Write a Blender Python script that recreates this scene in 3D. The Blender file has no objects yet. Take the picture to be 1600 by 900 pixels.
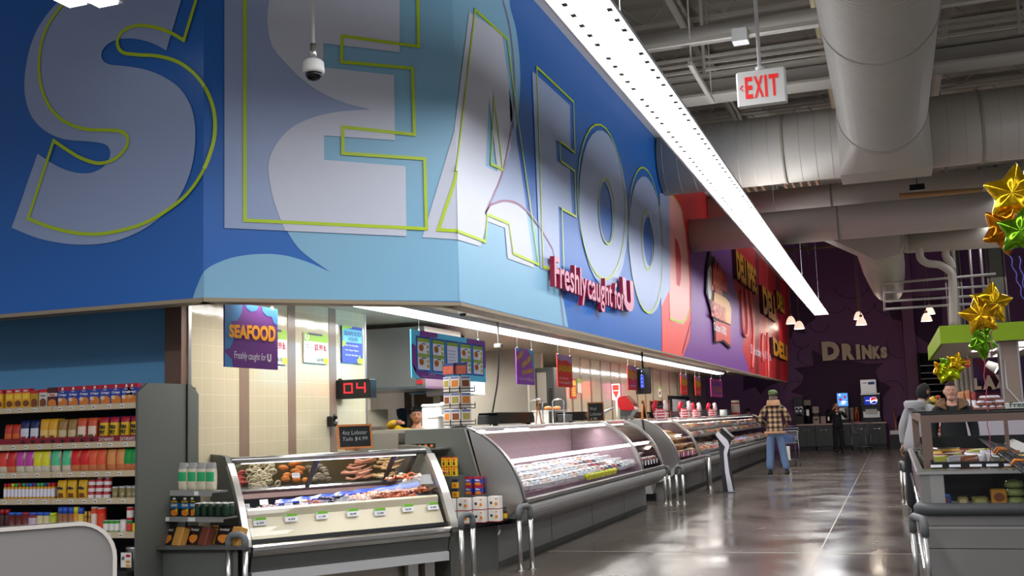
import bpy, bmesh, math, random
from mathutils import Vector, Matrix
from mathutils.geometry import tessellate_polygon
random.seed(7)
C = bpy.context.scene
COL = C.collection
# ------------------------------------------------------------------ camera
FPX = 1665.0
CH = 1.42
yaw, pitch, roll = 0.3379, 0.1239, -0.0343
_cy, _sy, _cp, _sp, _cr, _sr = math.cos(yaw), math.sin(yaw), math.cos(pitch), math.sin(pitch), math.cos(roll), math.sin(roll)
VF = Vector((-_sy*_cp, _cy*_cp, _sp)); _r0 = Vector((_cy, _sy, 0)); _u0 = _r0.cross(VF)
VR = _r0*_cr + _u0*_sr; VU = _u0*_cr - _r0*_sr
cam_d = bpy.data.cameras.new('camera'); cam = bpy.data.objects.new('camera', cam_d); COL.objects.link(cam)
cam_d.sensor_width = 36; cam_d.lens = FPX/1600*36; cam_d.clip_end = 300
cam.matrix_world = Matrix(((VR.x, VU.x, -VF.x, 0), (VR.y, VU.y, -VF.y, 0), (VR.z, VU.z, -VF.z, CH), (0, 0, 0, 1)))
C.camera = cam
C.view_settings.view_transform = 'Standard'
try: C.view_settings.look = 'None'
except Exception: pass
C.view_settings.exposure = 0.0
C.view_settings.gamma = 1.0
C.view_settings.use_curve_mapping = False
w = bpy.data.worlds.new('world'); C.world = w; w.use_nodes = True
w.node_tree.nodes['Background'].inputs[0].default_value = (0.75, 0.78, 0.9, 1)
w.node_tree.nodes['Background'].inputs[1].default_value = 0.42
LIGHTS = []
def area(name, loc, sx, sy, power, color=(1, 1, 1), rot=(0, 0, 0), spread=180):
    l = bpy.data.lights.new(name, 'AREA'); l.shape = 'RECTANGLE'; l.size = sx; l.size_y = sy
    l.energy = power; l.color = color; l.spread = math.radians(spread)
    o = bpy.data.objects.new(name, l); o.location = loc; o.rotation_euler = rot; COL.objects.link(o); return o
COOL = (0.93, 0.95, 1.0)
WARM = (1.0, 0.93, 0.82)
# long aisle fixture lamps, soffit strips, the store's other rows, case lamps, added fills
area('aisle_lamp', (-1.82, 15.6, 4.22), 0.36, 34.0, 700, COOL, spread=175)
area('aisle_uplight', (-1.82, 9.0, 4.42), 0.3, 19.0, 200, COOL, rot=(math.pi, 0, 0), spread=170)
area('aisle_uplight', (-1.82, 26.6, 4.42), 0.3, 11.5, 90, COOL, rot=(math.pi, 0, 0), spread=170)
area('soffit_lamp', (-4.95, 20.0, 2.60), 0.12, 25.0, 420, (1, .98, .92), spread=170)
area('kitchen_lamp', (-7.9, 17.0, 2.66), 0.5, 12.0, 330, (1, .97, .9), spread=170)
for i, X in enumerate((2.1, 6.5, 11.0)):
    area('store_lamp', (X, 12.0, 4.9), 0.4, 26.0, (190, 320, 320)[i], COOL, spread=165)
area('far_lamp', (3.5, 34.0, 5.0), 8, 4.0, 70, (1, .9, .85), spread=170)
area('low_wall_fill', (-6.5, 0.2, 4.4), 5.0, 0.4, 330, COOL, spread=170)  # added fill, set back to light the lower blue wall under the soffit
area('front_fill', (1.0, -3.0, 5.0), 8.0, 3.0, 520, COOL, spread=170)  # added fill from behind the camera, no fixture modelled
# ------------------------------------------------------------------ rays onto real planes
def ray(x, y): return VR*((x-800)/FPX) + VU*((450-y)/FPX) + VF
CO = Vector((0, 0, CH))
def PL(x, y, P, n):
    d = ray(x, y); P = Vector(P); n = Vector(n); return CO + d*((P-CO).dot(n)/d.dot(n))
def PX(x, y, X): return PL(x, y, (X, 0, 0), (1, 0, 0))
def PY(x, y, Y): return PL(x, y, (0, Y, 0), (0, 1, 0))
def PZ(x, y, Z=0.0): return PL(x, y, (0, 0, Z), (0, 0, 1))
# ------------------------------------------------------------------ materials
MATS = {}
def s2l(c):
    c = c/255.0
    return c/12.92 if c <= 0.04045 else ((c+0.055)/1.055)**2.4
def mat(name, rgb, rough=0.5, metal=0.0, noise=0.0, scale=8.0, bump=0.0, emit=None, estr=0.0, alpha=1.0, trans=0.0, coat=0.0, stretch=None, ior=1.45):
    if name in MATS: return MATS[name]
    m = bpy.data.materials.new(name); m.use_nodes = True; nt = m.node_tree; b = nt.nodes['Principled BSDF']
    col = tuple(s2l(c) for c in rgb) + (1,)
    b.inputs['Base Color'].default_value = col; b.inputs['Roughness'].default_value = rough; b.inputs['Metallic'].default_value = metal
    b.inputs['IOR'].default_value = ior
    if coat: b.inputs['Coat Weight'].default_value = coat; b.inputs['Coat Roughness'].default_value = 0.08
    if trans: b.inputs['Transmission Weight'].default_value = trans
    if alpha < 1: b.inputs['Alpha'].default_value = alpha
    if emit: b.inputs['Emission Color'].default_value = tuple(s2l(c) for c in emit)+(1,); b.inputs['Emission Strength'].default_value = estr
    if noise or bump:
        tc = nt.nodes.new('ShaderNodeTexCoord'); mp = nt.nodes.new('ShaderNodeMapping'); nz = nt.nodes.new('ShaderNodeTexNoise')
        nz.inputs['Scale'].default_value = scale; nz.inputs['Detail'].default_value = 4
        if stretch: mp.inputs['Scale'].default_value = stretch
        nt.links.new(tc.outputs['Object'], mp.inputs[0]); nt.links.new(mp.outputs[0], nz.inputs['Vector'])
        if noise:
            mx = nt.nodes.new('ShaderNodeMix'); mx.data_type = 'RGBA'
            mx.inputs[6].default_value = tuple(c*(1-noise) for c in col[:3])+(1,)
            mx.inputs[7].default_value = tuple(min(1, c*(1+noise)) for c in col[:3])+(1,)
            nt.links.new(nz.outputs[0], mx.inputs[0]); nt.links.new(mx.outputs[2], b.inputs['Base Color'])
        if bump:
            bp = nt.nodes.new('ShaderNodeBump'); bp.inputs['Strength'].default_value = bump; bp.inputs['Distance'].default_value = 0.02
            nt.links.new(nz.outputs[0], bp.inputs['Height']); nt.links.new(bp.outputs[0], b.inputs['Normal'])
    MATS[name] = m; return m
def H(s): return tuple(int(s[i:i+2], 16) for i in (0, 2, 4))
def pm(hexs, rough=0.45, **k): return mat('paint_'+hexs+('_%d' % int(rough*100)), H(hexs), rough, **k)
GREY = mat('case_grey', (132, 130, 128), 0.42, 0.1, noise=.05, scale=3)
GREYD = mat('case_grey_dark', (78, 80, 76), 0.5, 0.1, noise=.05, scale=3)
PANEL = mat('laminate_grey', (86, 88, 82), 0.5, 0.0, noise=.05, scale=2)
STEEL = mat('stainless', (196, 194, 190), 0.28, 0.95, noise=.06, scale=6, stretch=(1, 1, .1))
CHROME = mat('chrome', (215, 215, 218), 0.16, 1.0, noise=.02)
BLACK = mat('black_plastic', (18, 19, 20), 0.35, noise=.1)
RUBBER = mat('grey_rubber', (98, 100, 100), 0.55, noise=.06)
WHITE = mat('white_plastic', (225, 224, 220), 0.4, noise=.02)
WHITEP = mat('white_paint', (214, 210, 200), 0.55, noise=.04)
DUCT = mat('duct_paint', (186, 180, 168), 0.5, 0.15, noise=.04, scale=1.5)
DUCTJ = mat('duct_seam', (150, 144, 130), 0.6)
RED = pm('c2202c'); YEL = pm('e8c21c'); ORG = pm('d8761c'); GRN = pm('2e8a34'); BLU = pm('27409c'); KRAFT = pm('b5803c', .7)
WOOD = mat('easel_wood', (190, 120, 66), 0.5, noise=.18, scale=14, stretch=(1, 1, 6))
GLASS = None
def glass():
    global GLASS
    if GLASS: return GLASS
    m = bpy.data.materials.new('case_glass'); m.use_nodes = True; nt = m.node_tree; nt.nodes.clear()
    out = nt.nodes.new('ShaderNodeOutputMaterial'); mix = nt.nodes.new('ShaderNodeMixShader'); tr = nt.nodes.new('ShaderNodeBsdfTransparent')
    gl = nt.nodes.new('ShaderNodeBsdfGlossy'); gl.inputs['Roughness'].default_value = 0.03
    fr = nt.nodes.new('ShaderNodeFresnel'); fr.inputs[0].default_value = 1.28
    nz = nt.nodes.new('ShaderNodeTexNoise'); nz.inputs['Scale'].default_value = 1.2
    rp = nt.nodes.new('ShaderNodeMapRange'); rp.inputs[3].default_value = 0.93; rp.inputs[4].default_value = 0.98
    nt.links.new(nz.outputs[0], rp.inputs[0]); nt.links.new(rp.outputs[0], tr.inputs[0])
    ge = nt.nodes.new('ShaderNodeNewGeometry'); iv = nt.nodes.new('ShaderNodeMath'); iv.operation = 'SUBTRACT'; iv.inputs[0].default_value = 1; ml = nt.nodes.new('ShaderNodeMath'); ml.operation = 'MULTIPLY'
    nt.links.new(ge.outputs['Backfacing'], iv.inputs[1]); nt.links.new(iv.outputs[0], ml.inputs[0]); nt.links.new(fr.outputs[0], ml.inputs[1]); nt.links.new(ml.outputs[0], mix.inputs[0]); nt.links.new(tr.outputs[0], mix.inputs[1]); nt.links.new(gl.outputs[0], mix.inputs[2]); nt.links.new(mix.outputs[0], out.inputs[0])
    GLASS = m; MATS['case_glass'] = m; return m
GL = glass()
def emi(name, rgb, s): return mat(name, rgb, 0.5, emit=rgb, estr=s)
LAMP = emi('lamp_white', (255, 253, 250), 7.0)
LAMPS = emi('lamp_soft', (255, 250, 240), 1.6)
# ------------------------------------------------------------------ mesh builder
def rotz(a): return Matrix.Rotation(a, 4, 'Z')
class MB:
    def __init__(s): s.v = []; s.f = []; s.m = []; s.mats = []; s.sm = []
    def mi(s, m):
        if m not in s.mats: s.mats.append(m)
        return s.mats.index(m)
    def add(s, vs, fs, m, smooth=False):
        b = len(s.v); s.v += [Vector(v) for v in vs]; k = s.mi(m)
        for f in fs: s.f.append([b+i for i in f]); s.m.append(k); s.sm.append(smooth)
        return s
    def box(s, x0, x1, y0, y1, z0, z1, m, T=None):
        vs = [Vector((x, y, z)) for x in (x0, x1) for y in (y0, y1) for z in (z0, z1)]
        if T: vs = [T @ v for v in vs]
        return s.add(vs, [(0, 1, 3, 2), (4, 6, 7, 5), (0, 4, 5, 1), (2, 3, 7, 6), (0, 2, 6, 4), (1, 5, 7, 3)], m)
    def bbox(s, x0, x1, y0, y1, z0, z1, m, b=0.01, T=None):      # box with chamfered vertical and top edges
        pr = [(x0+b, y0), (x1-b, y0), (x1, y0+b), (x1, y1-b), (x1-b, y1), (x0+b, y1), (x0, y1-b), (x0, y0+b)]
        pi = [(x0+b, y0+b), (x1-b, y0+b), (x1-b, y0+b), (x1-b, y1-b), (x1-b, y1-b), (x0+b, y1-b), (x0+b, y1-b), (x0+b, y0+b)]
        rows = [[(x, y, z0) for x, y in pr], [(x, y, z1-b) for x, y in pr], [(x, y, z1) for x, y in pi]]
        return s.loft(rows, m, T=T, cap=True)
    def loft(s, rows, m, closed=True, cap=False, smooth=False, T=None):
        n = len(rows[0]); vs = [Vector(p) for r in rows for p in r]
        if T: vs = [T @ v for v in vs]
        fs = []
        for j in range(len(rows)-1):
            for i in range(n if closed else n-1):
                a = j*n+i; b = j*n+(i+1) % n; fs.append((a, b, b+n, a+n))
        s.add(vs, fs, m, smooth)
        if cap:
            b = len(s.v)-len(vs); k = s.mi(m)
            s.f.append([b+i for i in range(n)][::-1]); s.m.append(k); s.sm.append(False)
            s.f.append([b+(len(rows)-1)*n+i for i in range(n)]); s.m.append(k); s.sm.append(False)
        return s
    def cyl(s, p, q, r, m, r2=None, n=12, cap=True, smooth=True):
        p = Vector(p); q = Vector(q); r2 = r if r2 is None else r2; d = (q-p).normalized()
        a = Vector((0, 0, 1)) if abs(d.z) < .9 else Vector((1, 0, 0)); u = d.cross(a).normalized(); v = d.cross(u)
        rows = [[c + (u*math.cos(2*math.pi*i/n) + v*math.sin(2*math.pi*i/n))*rr for i in range(n)] for c, rr in ((p, r), (q, r2))]
        return s.loft(rows, m, cap=cap, smooth=smooth)
    def tube(s, pts, r, m, n=8, cap=True):
        pts = [Vector(p) for p in pts]; rows = []
        rr = r if isinstance(r, (list, tuple)) else [r]*len(pts); up = None
        for i, p in enumerate(pts):
            d = (pts[min(i+1, len(pts)-1)] - pts[max(i-1, 0)]).normalized()
            if up is None: a = Vector((0, 0, 1)) if abs(d.z) < .9 else Vector((1, 0, 0)); up = d.cross(a).normalized()
            else: up = (up - d*up.dot(d)).normalized()
            v = d.cross(up); rows.append([p + (up*math.cos(2*math.pi*k/n) + v*math.sin(2*math.pi*k/n))*rr[i] for k in range(n)])
        return s.loft(rows, m, cap=cap, smooth=True)
    def lathe(s, prof, m, c=(0, 0, 0), n=16, T=None, smooth=True):
        c = Vector(c); rows = [[c + Vector((r*math.cos(2*math.pi*i/n), r*math.sin(2*math.pi*i/n), z)) for i in range(n)] for r, z in prof]
        return s.loft(rows, m, smooth=smooth, T=T, cap=(prof[0][0] > 1e-4))
    def ell(s, c, rx, ry, rz, m, n=12, k=8, T=None):
        prof = [(math.sin(math.pi*j/k), -math.cos(math.pi*j/k)) for j in range(k+1)]
        rows = [[Vector((c[0]+rx*max(a, 1e-4)*math.cos(2*math.pi*i/n), c[1]+ry*max(a, 1e-4)*math.sin(2*math.pi*i/n), c[2]+rz*b)) for i in range(n)] for a, b in prof]
        return s.loft(rows, m, smooth=True, T=T)
    def prism(s, poly, fn, t0, t1, m):    # poly of 2D points; fn(u, v, t) -> 3D
        n = len(poly); vs = [fn(u, v, t0) for u, v in poly]+[fn(u, v, t1) for u, v in poly]
        tri = tessellate_polygon([[Vector((u, v, 0)) for u, v in poly]])
        fs = [tuple(t) for t in tri]+[tuple(i+n for i in t[::-1]) for t in tri]+[(i, (i+1) % n, (i+1) % n+n, i+n) for i in range(n)]
        return s.add(vs, fs, m)
    def flat(s, loops, fn, m):             # loops: outer + holes, 2D; fn(u, v) -> 3D
        pts = [p for l in loops for p in l]
        tri = tessellate_polygon([[Vector((u, v, 0)) for u, v in l] for l in loops])
        return s.add([fn(u, v) for u, v in pts], [tuple(t) for t in tri], m)
    def build(s, name, parent=None, T=None, origin=True, recalc=True):
        me = bpy.data.meshes.new(name)
        vs = s.v
        o = bpy.data.objects.new(name, me)
        if parent is None:
            if T is None:
                lo = Vector([min(v[i] for v in vs) for i in range(3)]); hi = Vector([max(v[i] for v in vs) for i in range(3)])
                org = Vector(((lo.x+hi.x)/2, (lo.y+hi.y)/2, lo.z)) if origin else Vector((0, 0, 0))
                T = Matrix.Translation(org); vs = [v-org for v in vs]
            o.matrix_basis = T
        elif T is None:
            Mi = WM(parent).inverted(); vs = [Mi @ v for v in vs]
            o.parent = parent
        else: o.parent = parent
        me.from_pydata([tuple(v) for v in vs], [], s.f)
        for m in s.mats: me.materials.append(m)
        me.polygons.foreach_set('material_index', s.m); me.polygons.foreach_set('use_smooth', s.sm)
        if recalc:
            bm = bmesh.new(); bm.from_mesh(me); bmesh.ops.recalc_face_normals(bm, faces=bm.faces); bm.to_mesh(me); bm.free()
        me.update(); COL.objects.link(o); return o
def WM(o):
    return (WM(o.parent) @ o.matrix_basis) if o.parent else o.matrix_basis.copy()
def tag(o, label=None, cat=None, group=None, kind=None):
    if label: o['label'] = label
    if cat: o['category'] = cat
    if group: o['group'] = group
    if kind: o['kind'] = kind
    return o
def thing(name, loc, rz, label, cat, group=None, T=None):
    o = bpy.data.objects.new(name, None); o.empty_display_size = .1; COL.objects.link(o)
    o.matrix_basis = T if T is not None else (Matrix.Translation(Vector(loc)) @ rotz(rz)); return tag(o, label, cat, group)
def kids(o): return [c for c in ALLO() if c.parent == o]
def ALLO(): return list(COL.objects)
def copy_tree(o, T, label=None, group=None, ch=None):
    c = o.copy(); COL.objects.link(c); c.matrix_basis = T
    if label: c['label'] = label
    if group: c['group'] = group
    for k in (o.children if ch is None else ch):
        d = k.copy(); COL.objects.link(d); d.parent = c
        for g in k.children:
            e = g.copy(); COL.objects.link(e); e.parent = d
    return c
def LOC(mb, name, parent):                     # build with vertices already in the parent's own space
    return mb.build(name, parent, T=True)
def smooth(pts, closed=True, k=5):
    out = []; n = len(pts); R = range(n if closed else n-1)
    for i in R:
        g = lambda j: pts[j % n] if closed else pts[max(0, min(n-1, j))]
        p0, p1, p2, p3 = g(i-1), g(i), g(i+1), g(i+2)
        for j in range(k):
            t = j/k; out.append(tuple(.5*((2*b)+(-a+c)*t+(2*a-5*b+4*c-d)*t*t+(-a+3*b-3*c+d)*t**3) for a, b, c, d in zip(p0, p1, p2, p3)))
    if not closed: out.append(tuple(pts[-1]))
    return out
def text_mesh(s, font_off=0.0, extrude=0.0, shear=0.0, spacing=1.0):
    cu = bpy.data.curves.new('lettering', 'FONT'); cu.body = s; cu.size = 1; cu.offset = font_off; cu.extrude = extrude; cu.shear = shear
    cu.space_character = spacing; cu.resolution_u = 3; cu.fill_mode = 'BOTH' if extrude else 'FRONT'
    o = bpy.data.objects.new('lettering', cu); COL.objects.link(o)
    dg = bpy.context.evaluated_depsgraph_get(); dg.update(); me = bpy.data.meshes.new_from_object(o.evaluated_get(dg))
    vs = [v.co.copy() for v in me.vertices]; fs = [tuple(p.vertices) for p in me.polygons]
    bpy.data.objects.remove(o); bpy.data.curves.remove(cu); bpy.data.meshes.remove(me); return vs, fs
_TX = {}
def text(mb, s, m, O, U, W, width, height, off=0.0, ext=0.0, shear=0.0, taper=None, spacing=1.0, depth=None):
    """lettering fitted in width x height at O (bottom-left); U along the line, W up; depth = thickness"""
    key = (s, off, ext > 0, shear, spacing)
    if key not in _TX: _TX[key] = text_mesh(s, off, 0.5 if ext > 0 else 0, shear, spacing)
    vs, fs = _TX[key]
    if not vs: return mb
    x0 = min(v.x for v in vs); x1 = max(v.x for v in vs); y0 = min(v.y for v in vs); y1 = max(v.y for v in vs)
    O = Vector(O); U = Vector(U).normalized(); W = Vector(W).normalized(); N = U.cross(W)
    out = []
    for v in vs:
        a = (v.x-x0)/(x1-x0); b = (v.y-y0)/(y1-y0)
        h = height*(1+(taper or 0)*a)
        out.append(O + U*(a*width) + W*(b*h) + N*((v.z+.5)*ext if ext > 0 else 0.0))
    return mb.add(out, fs, m)
# ================================================================== SETTING
XW = -3.36                      # seafood fascia plane along the aisle
P1 = Vector((XW, 8.225, 0)); P2 = Vector((-4.84, 6.748, 0))
ZB, ZT = 2.42, 5.95
NE = Vector((1, -1, 0)).normalized()
def PW(x, y, wl, off=0.0):      # a point on fascia wall 'L', 'E' or 'S', off metres proud of it
    if wl == 'L': return PX(x, y, XW+off)
    if wl == 'E': return PL(x, y, P1+NE*off, NE)
    return PY(x, y, P2.y-off)
# floor
def floor_mat():
    m = mat('polished_concrete', (120, 114, 104), 0.16); nt = m.node_tree; b = nt.nodes['Principled BSDF']
    tc = nt.nodes.new('ShaderNodeTexCoord'); nz = nt.nodes.new('ShaderNodeTexNoise'); nz.inputs['Scale'].default_value = .55; nz.inputs['Detail'].default_value = 8; nz.inputs['Roughness'].default_value = .62
    mp = nt.nodes.new('ShaderNodeMapping'); mp.inputs['Scale'].default_value = (1, .55, 1)
    cr = nt.nodes.new('ShaderNodeValToRGB'); cr.color_ramp.elements[0].position = .3; cr.color_ramp.elements[0].color = (.052, .042, .033, 1)
    cr.color_ramp.elements[1].position = .72; cr.color_ramp.elements[1].color = (.125, .105, .085, 1)
    nt.links.new(tc.outputs['Object'], mp.inputs[0]); nt.links.new(mp.outputs[0], nz.inputs['Vector']); nt.links.new(nz.outputs[0], cr.inputs[0]); nt.links.new(cr.outputs[0], b.inputs['Base Color'])
    n2 = nt.nodes.new('ShaderNodeTexNoise'); n2.inputs['Scale'].default_value = 1.1; n2.inputs['Detail'].default_value = 5
    mr = nt.nodes.new('ShaderNodeMapRange'); mr.inputs[1].default_value = .3; mr.inputs[2].default_value = .7; mr.inputs[3].default_value = .10; mr.inputs[4].default_value = .30
    nt.links.new(tc.outputs['Object'], n2.inputs['Vector']); nt.links.new(n2.outputs[0], mr.inputs[0]); nt.links.new(mr.outputs[0], b.inputs['Roughness'])
    bp = nt.nodes.new('ShaderNodeBump'); bp.inputs['Strength'].default_value = .17; bp.inputs['Distance'].default_value = .012; b.inputs['Specular IOR Level'].default_value = .38
    n3 = nt.nodes.new('ShaderNodeTexNoise'); n3.inputs['Scale'].default_value = 2.0; n3.inputs['Detail'].default_value = 2
    nt.links.new(tc.outputs['Object'], n3.inputs['Vector']); nt.links.new(n3.outputs[0], bp.inputs['Height']); nt.links.new(bp.outputs[0], b.inputs['Normal'])
    return m
FM = floor_mat(); JOINT = mat('joint_line', (142, 134, 120), .4)
mb = MB().box(-16, 14, -8, 46, -.12, 0, FM)
for Y in (11.3, 24.8, 38.0):
    mb.box(-3.7, 14, Y-.012, Y+.012, 0, .0015, JOINT)
mb.box(-.815, -.805, 5, 38.0, 0, .0015, JOINT)
tag(mb.build('floor'), kind='structure')
# roof deck with ribs
DECK = mat('deck_paint', (150, 142, 128), .7, noise=.12, scale=1)
mb = MB().box(-16, 14, -8, 46, 8.3, 8.4, DECK)
y = -2.0
while y < 44:
    mb.prism([(0, 0), (.16, 0), (.11, -.09), (.05, -.09)], lambda u, v, t, y=y: Vector((t, y+u, 8.3+v)), -4, 14, DECK); y += .55
ceil = tag(mb.build('ceiling'), kind='structure')
# walls of the fascia
BLUEW = mat('mural_blue', (24, 98, 180), .42, noise=.06, scale=.7)
LBLUE = mat('mural_light_blue', (128, 178, 206), .42, noise=.03, scale=.7)
MID = mat('mural_teal_blue', (70, 140, 190), .42)
LETT = mat('mural_letter', (150, 166, 200), .42, noise=.02)
LETW = mat('mural_letter_pale', (196, 200, 214), .42, noise=.02)
LIME = mat('mural_lime', (176, 202, 20), .42)
LIP = mat('soffit_trim', (150, 136, 112), .5, .2)
SOFF = mat('soffit_ceiling', (196, 184, 164), .38, .2, noise=.05, scale=1.0)
def wall_prism(name, poly, z0, z1, m):
    mb = MB().prism(poly, lambda u, v, t: Vector((u, v, t)), z0, z1, m)
    return mb
w = .16
tag(wall_prism('wall_left', [(XW, 8.225), (XW, 37.8), (XW-w, 37.8), (XW-w, 8.29)], ZB, ZT, BLUEW).build('wall_left'), kind='structure')
tag(wall_prism('wall_corner', [(P2.x, P2.y), (XW, 8.225), (XW-w, 8.29), (P2.x-.066, P2.y+w)], ZB, ZT, BLUEW).build('wall_corner'), kind='structure')
tag(wall_prism('wall_front', [(-14, P2.y), (P2.x, P2.y), (P2.x-.066, P2.y+w), (-14, P2.y+w)], ZB, ZT, BLUEW).build('wall_front'), kind='structure')
def trim_path(name, pts, z0, z1, out, m):
    mb = MB()
    for i in range(len(pts)-1):
        a, b = Vector(pts[i]), Vector(pts[i+1]); d = (b-a).normalized(); n = Vector((d.y, -d.x, 0))
        mb.prism([(0, 0), (1, 0), (1, 1), (0, 1)], lambda u, v, t, a=a, b=b, n=n: a+(b-a)*u + n*(out*(1-v)-.17*v) + Vector((0, 0, t)), z0, z1, m)
    return tag(mb.build(name), kind='structure')
FP = [(-14, P2.y, 0), (P2.x, P2.y, 0), (XW, 8.225, 0), (XW, 37.8, 0)]
trim_path('trim_1', FP, ZB-.03, ZB, .012, LIP)
CAPM = mat('fascia_cap', (190, 186, 182), .5, .1)
trim_path('trim_2', FP[2:], ZT, ZT+.09, .38, CAPM)
# soffit ceiling over the counters
tag(wall_prism('ceiling_kitchen', [(XW-.17, 8.3), (XW-.17, 37.8), (-14, 37.8), (-14, P2.y+.17), (P2.x-.07, P2.y+.17)], 2.70, 2.80, SOFF).build('ceiling_kitchen'), kind='structure')
# lower blue wall behind the grocery shelves, brown corner column, tiled wall
tag(MB().box(-14, -5.87, 7.86, 8.0, 0, 2.70, mat('wall_blue_low', (104, 168, 212), .6, noise=.04, scale=.6)).build('wall_side'), kind='structure')
BRN = mat('column_brown', (112, 84, 68), .45, noise=.05)
mb = MB().box(-5.87, -5.70, 7.64, 8.0, 0, 2.70, BRN).box(-5.70, -5.685, 7.72, 7.76, 0, 2.7, STEEL)
tag(mb.build('wall_column'), kind='structure')
def tile_mat():
    m = mat('cream_tile', (226, 214, 176), .10, coat=.6); nt = m.node_tree; b = nt.nodes['Principled BSDF']
    tc = nt.nodes.new('ShaderNodeTexCoord'); sp = nt.nodes.new('ShaderNodeSeparateXYZ'); cb = nt.nodes.new('ShaderNodeCombineXYZ')
    nt.links.new(tc.outputs['Generated'], sp.inputs[0])
    br = nt.nodes.new('ShaderNodeTexBrick'); br.offset = 0; br.inputs['Scale'].default_value = 1
    br.inputs['Brick Width'].default_value = .165; br.inputs['Row Height'].default_value = .145; br.inputs['Mortar Size'].default_value = .0022
    br.inputs['Color1'].default_value = (.54, .47, .325, 1); br.inputs['Color2'].default_value = (.53, .46, .32, 1); br.inputs['Mortar'].default_value = (.64, .58, .44, 1)
    g = nt.nodes.new('ShaderNodeNewGeometry')
    s2 = nt.nodes.new('ShaderNodeSeparateXYZ'); nt.links.new(g.outputs['Position'], s2.inputs[0])
    nt.links.new(s2.outputs['Y'], cb.inputs['X']); nt.links.new(s2.outputs['Z'], cb.inputs['Y']); nt.links.new(cb.outputs[0], br.inputs['Vector'])
    nt.links.new(br.outputs['Color'], b.inputs['Base Color'])
    nz = nt.nodes.new('ShaderNodeTexNoise'); nz.inputs['Scale'].default_value = 9; bp = nt.nodes.new('ShaderNodeBump'); bp.inputs['Strength'].default_value = .25; bp.inputs['Distance'].default_value = .01
    nt.links.new(g.outputs['Position'], nz.inputs['Vector']); nt.links.new(nz.outputs[0], bp.inputs['Height']); nt.links.new(bp.outputs[0], b.inputs['Normal'])
    return m
TILE = tile_mat(); BAND = mat('brown_tile_band', (134, 112, 98), .18, noise=.08, scale=5)
XT = -5.69
mb = MB().box(XT-.15, XT, 7.76, 11.03, 0, 2.70, TILE)
for xa, xb in ((374, 389), (450, 462), (515, 526)):
    ya, yb = PX(xa, 640, XT).y, PX(xb, 640, XT).y
    mb.box(XT, XT+.004, ya, yb, 0, 2.70, BAND)
mb.box(XT-.002, XT+.006, 11.0, 11.035, 0, 2.70, STEEL)
tag(mb.build('wall_tile'), kind='structure')
XK = -6.2                      # tiled wall behind the meat counter
mb = MB().box(XK-.15, XK, PX(884, 600, XK).y, 37.8, 0, 2.70, TILE)
for x in (893, 907, 923, 939, 955, 969, 995, 1008, 1020, 1033, 1046, 1058, 1066, 1074, 1082, 1090):
    yy = PX(x, 620, XK).y; mb.box(XK, XK+.004, yy, yy+.13, 0, 2.70, BAND)
tag(mb.build('wall_rear_tile'), kind='structure')
KWH = mat('kitchen_wall', (188, 182, 168), .6, noise=.03)
YK = 19.0
mb = MB().box(-14, XK-.15, YK+.6, YK+.75, 0, 2.70, KWH).box(-14, -13.85, 8, YK+.6, 0, 2.70, KWH)
tag(mb.build('wall_kitchen'), kind='structure')
# ------------------------------------------------------------------ purple back wall
YB = 41.7
PURP = mat('wall_purple', (112, 68, 112), .6, noise=.05, scale=.4); DPUR = mat('wall_purple_dark', (58, 14, 60), .6); LPUR = mat('wall_purple_line', (58, 30, 60), .6)
tag(MB().box(-16, 2.2, YB, YB+.15, 0, 8.3, PURP).box(2.2, 14, YB+1.6, YB+1.75, 0, 8.3, PURP).build('wall_back'), kind='structure')
def flatpix(mb, pts, plane, m, holes=()):
    """polygon traced on the photograph, lying on a real plane"""
    def tri(loops):
        flat = [p for l in loops for p in l]
        t = tessellate_polygon([[Vector((a, b, 0)) for a, b in l] for l in loops])
        mb.add([plane(a, b) for a, b in flat], [tuple(k) for k in t], m)
    tri([pts]+list(holes)); return mb
# ------------------------------------------------------------------ the printed mural (flat print on the three fascia walls)
WALLO = {'L': bpy.data.objects['wall_left'], 'E': bpy.data.objects['wall_corner'], 'S': bpy.data.objects['wall_front']}
def clipx(poly, f, keep):       # keep points with f(p)*keep >= 0
    out = []
    for i in range(len(poly)):
        a, b = poly[i], poly[(i+1) % len(poly)]; fa, fb = f(a)*keep, f(b)*keep
        if fa >= 0: out.append(a)
        if (fa >= 0) != (fb >= 0):
            t = fa/(fa-fb); out.append((a[0]+(b[0]-a[0])*t, a[1]+(b[1]-a[1])*t))
    return out
cSE = lambda p: p[0]-(319.6-.0022*p[1]); cEL = lambda p: p[0]-(707.3+.0222*p[1])
def region(poly, wl):
    if wl == 'S': return clipx(poly, cSE, -1)
    if wl == 'L': return clipx(poly, cEL, 1)
    return clipx(clipx(poly, cSE, 1), cEL, -1)
def Z1(l, s=1.874, ox=0, oy=0): return [(ox+a/s, oy+b/s) for a, b in l]
Z2 = lambda l: Z1(l, 1.875, 300, 0)
Z3 = lambda l: Z1(l, 1.730, 680, 100)
Z5 = lambda l: Z1(l, 2.667, 1000, 240)
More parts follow.
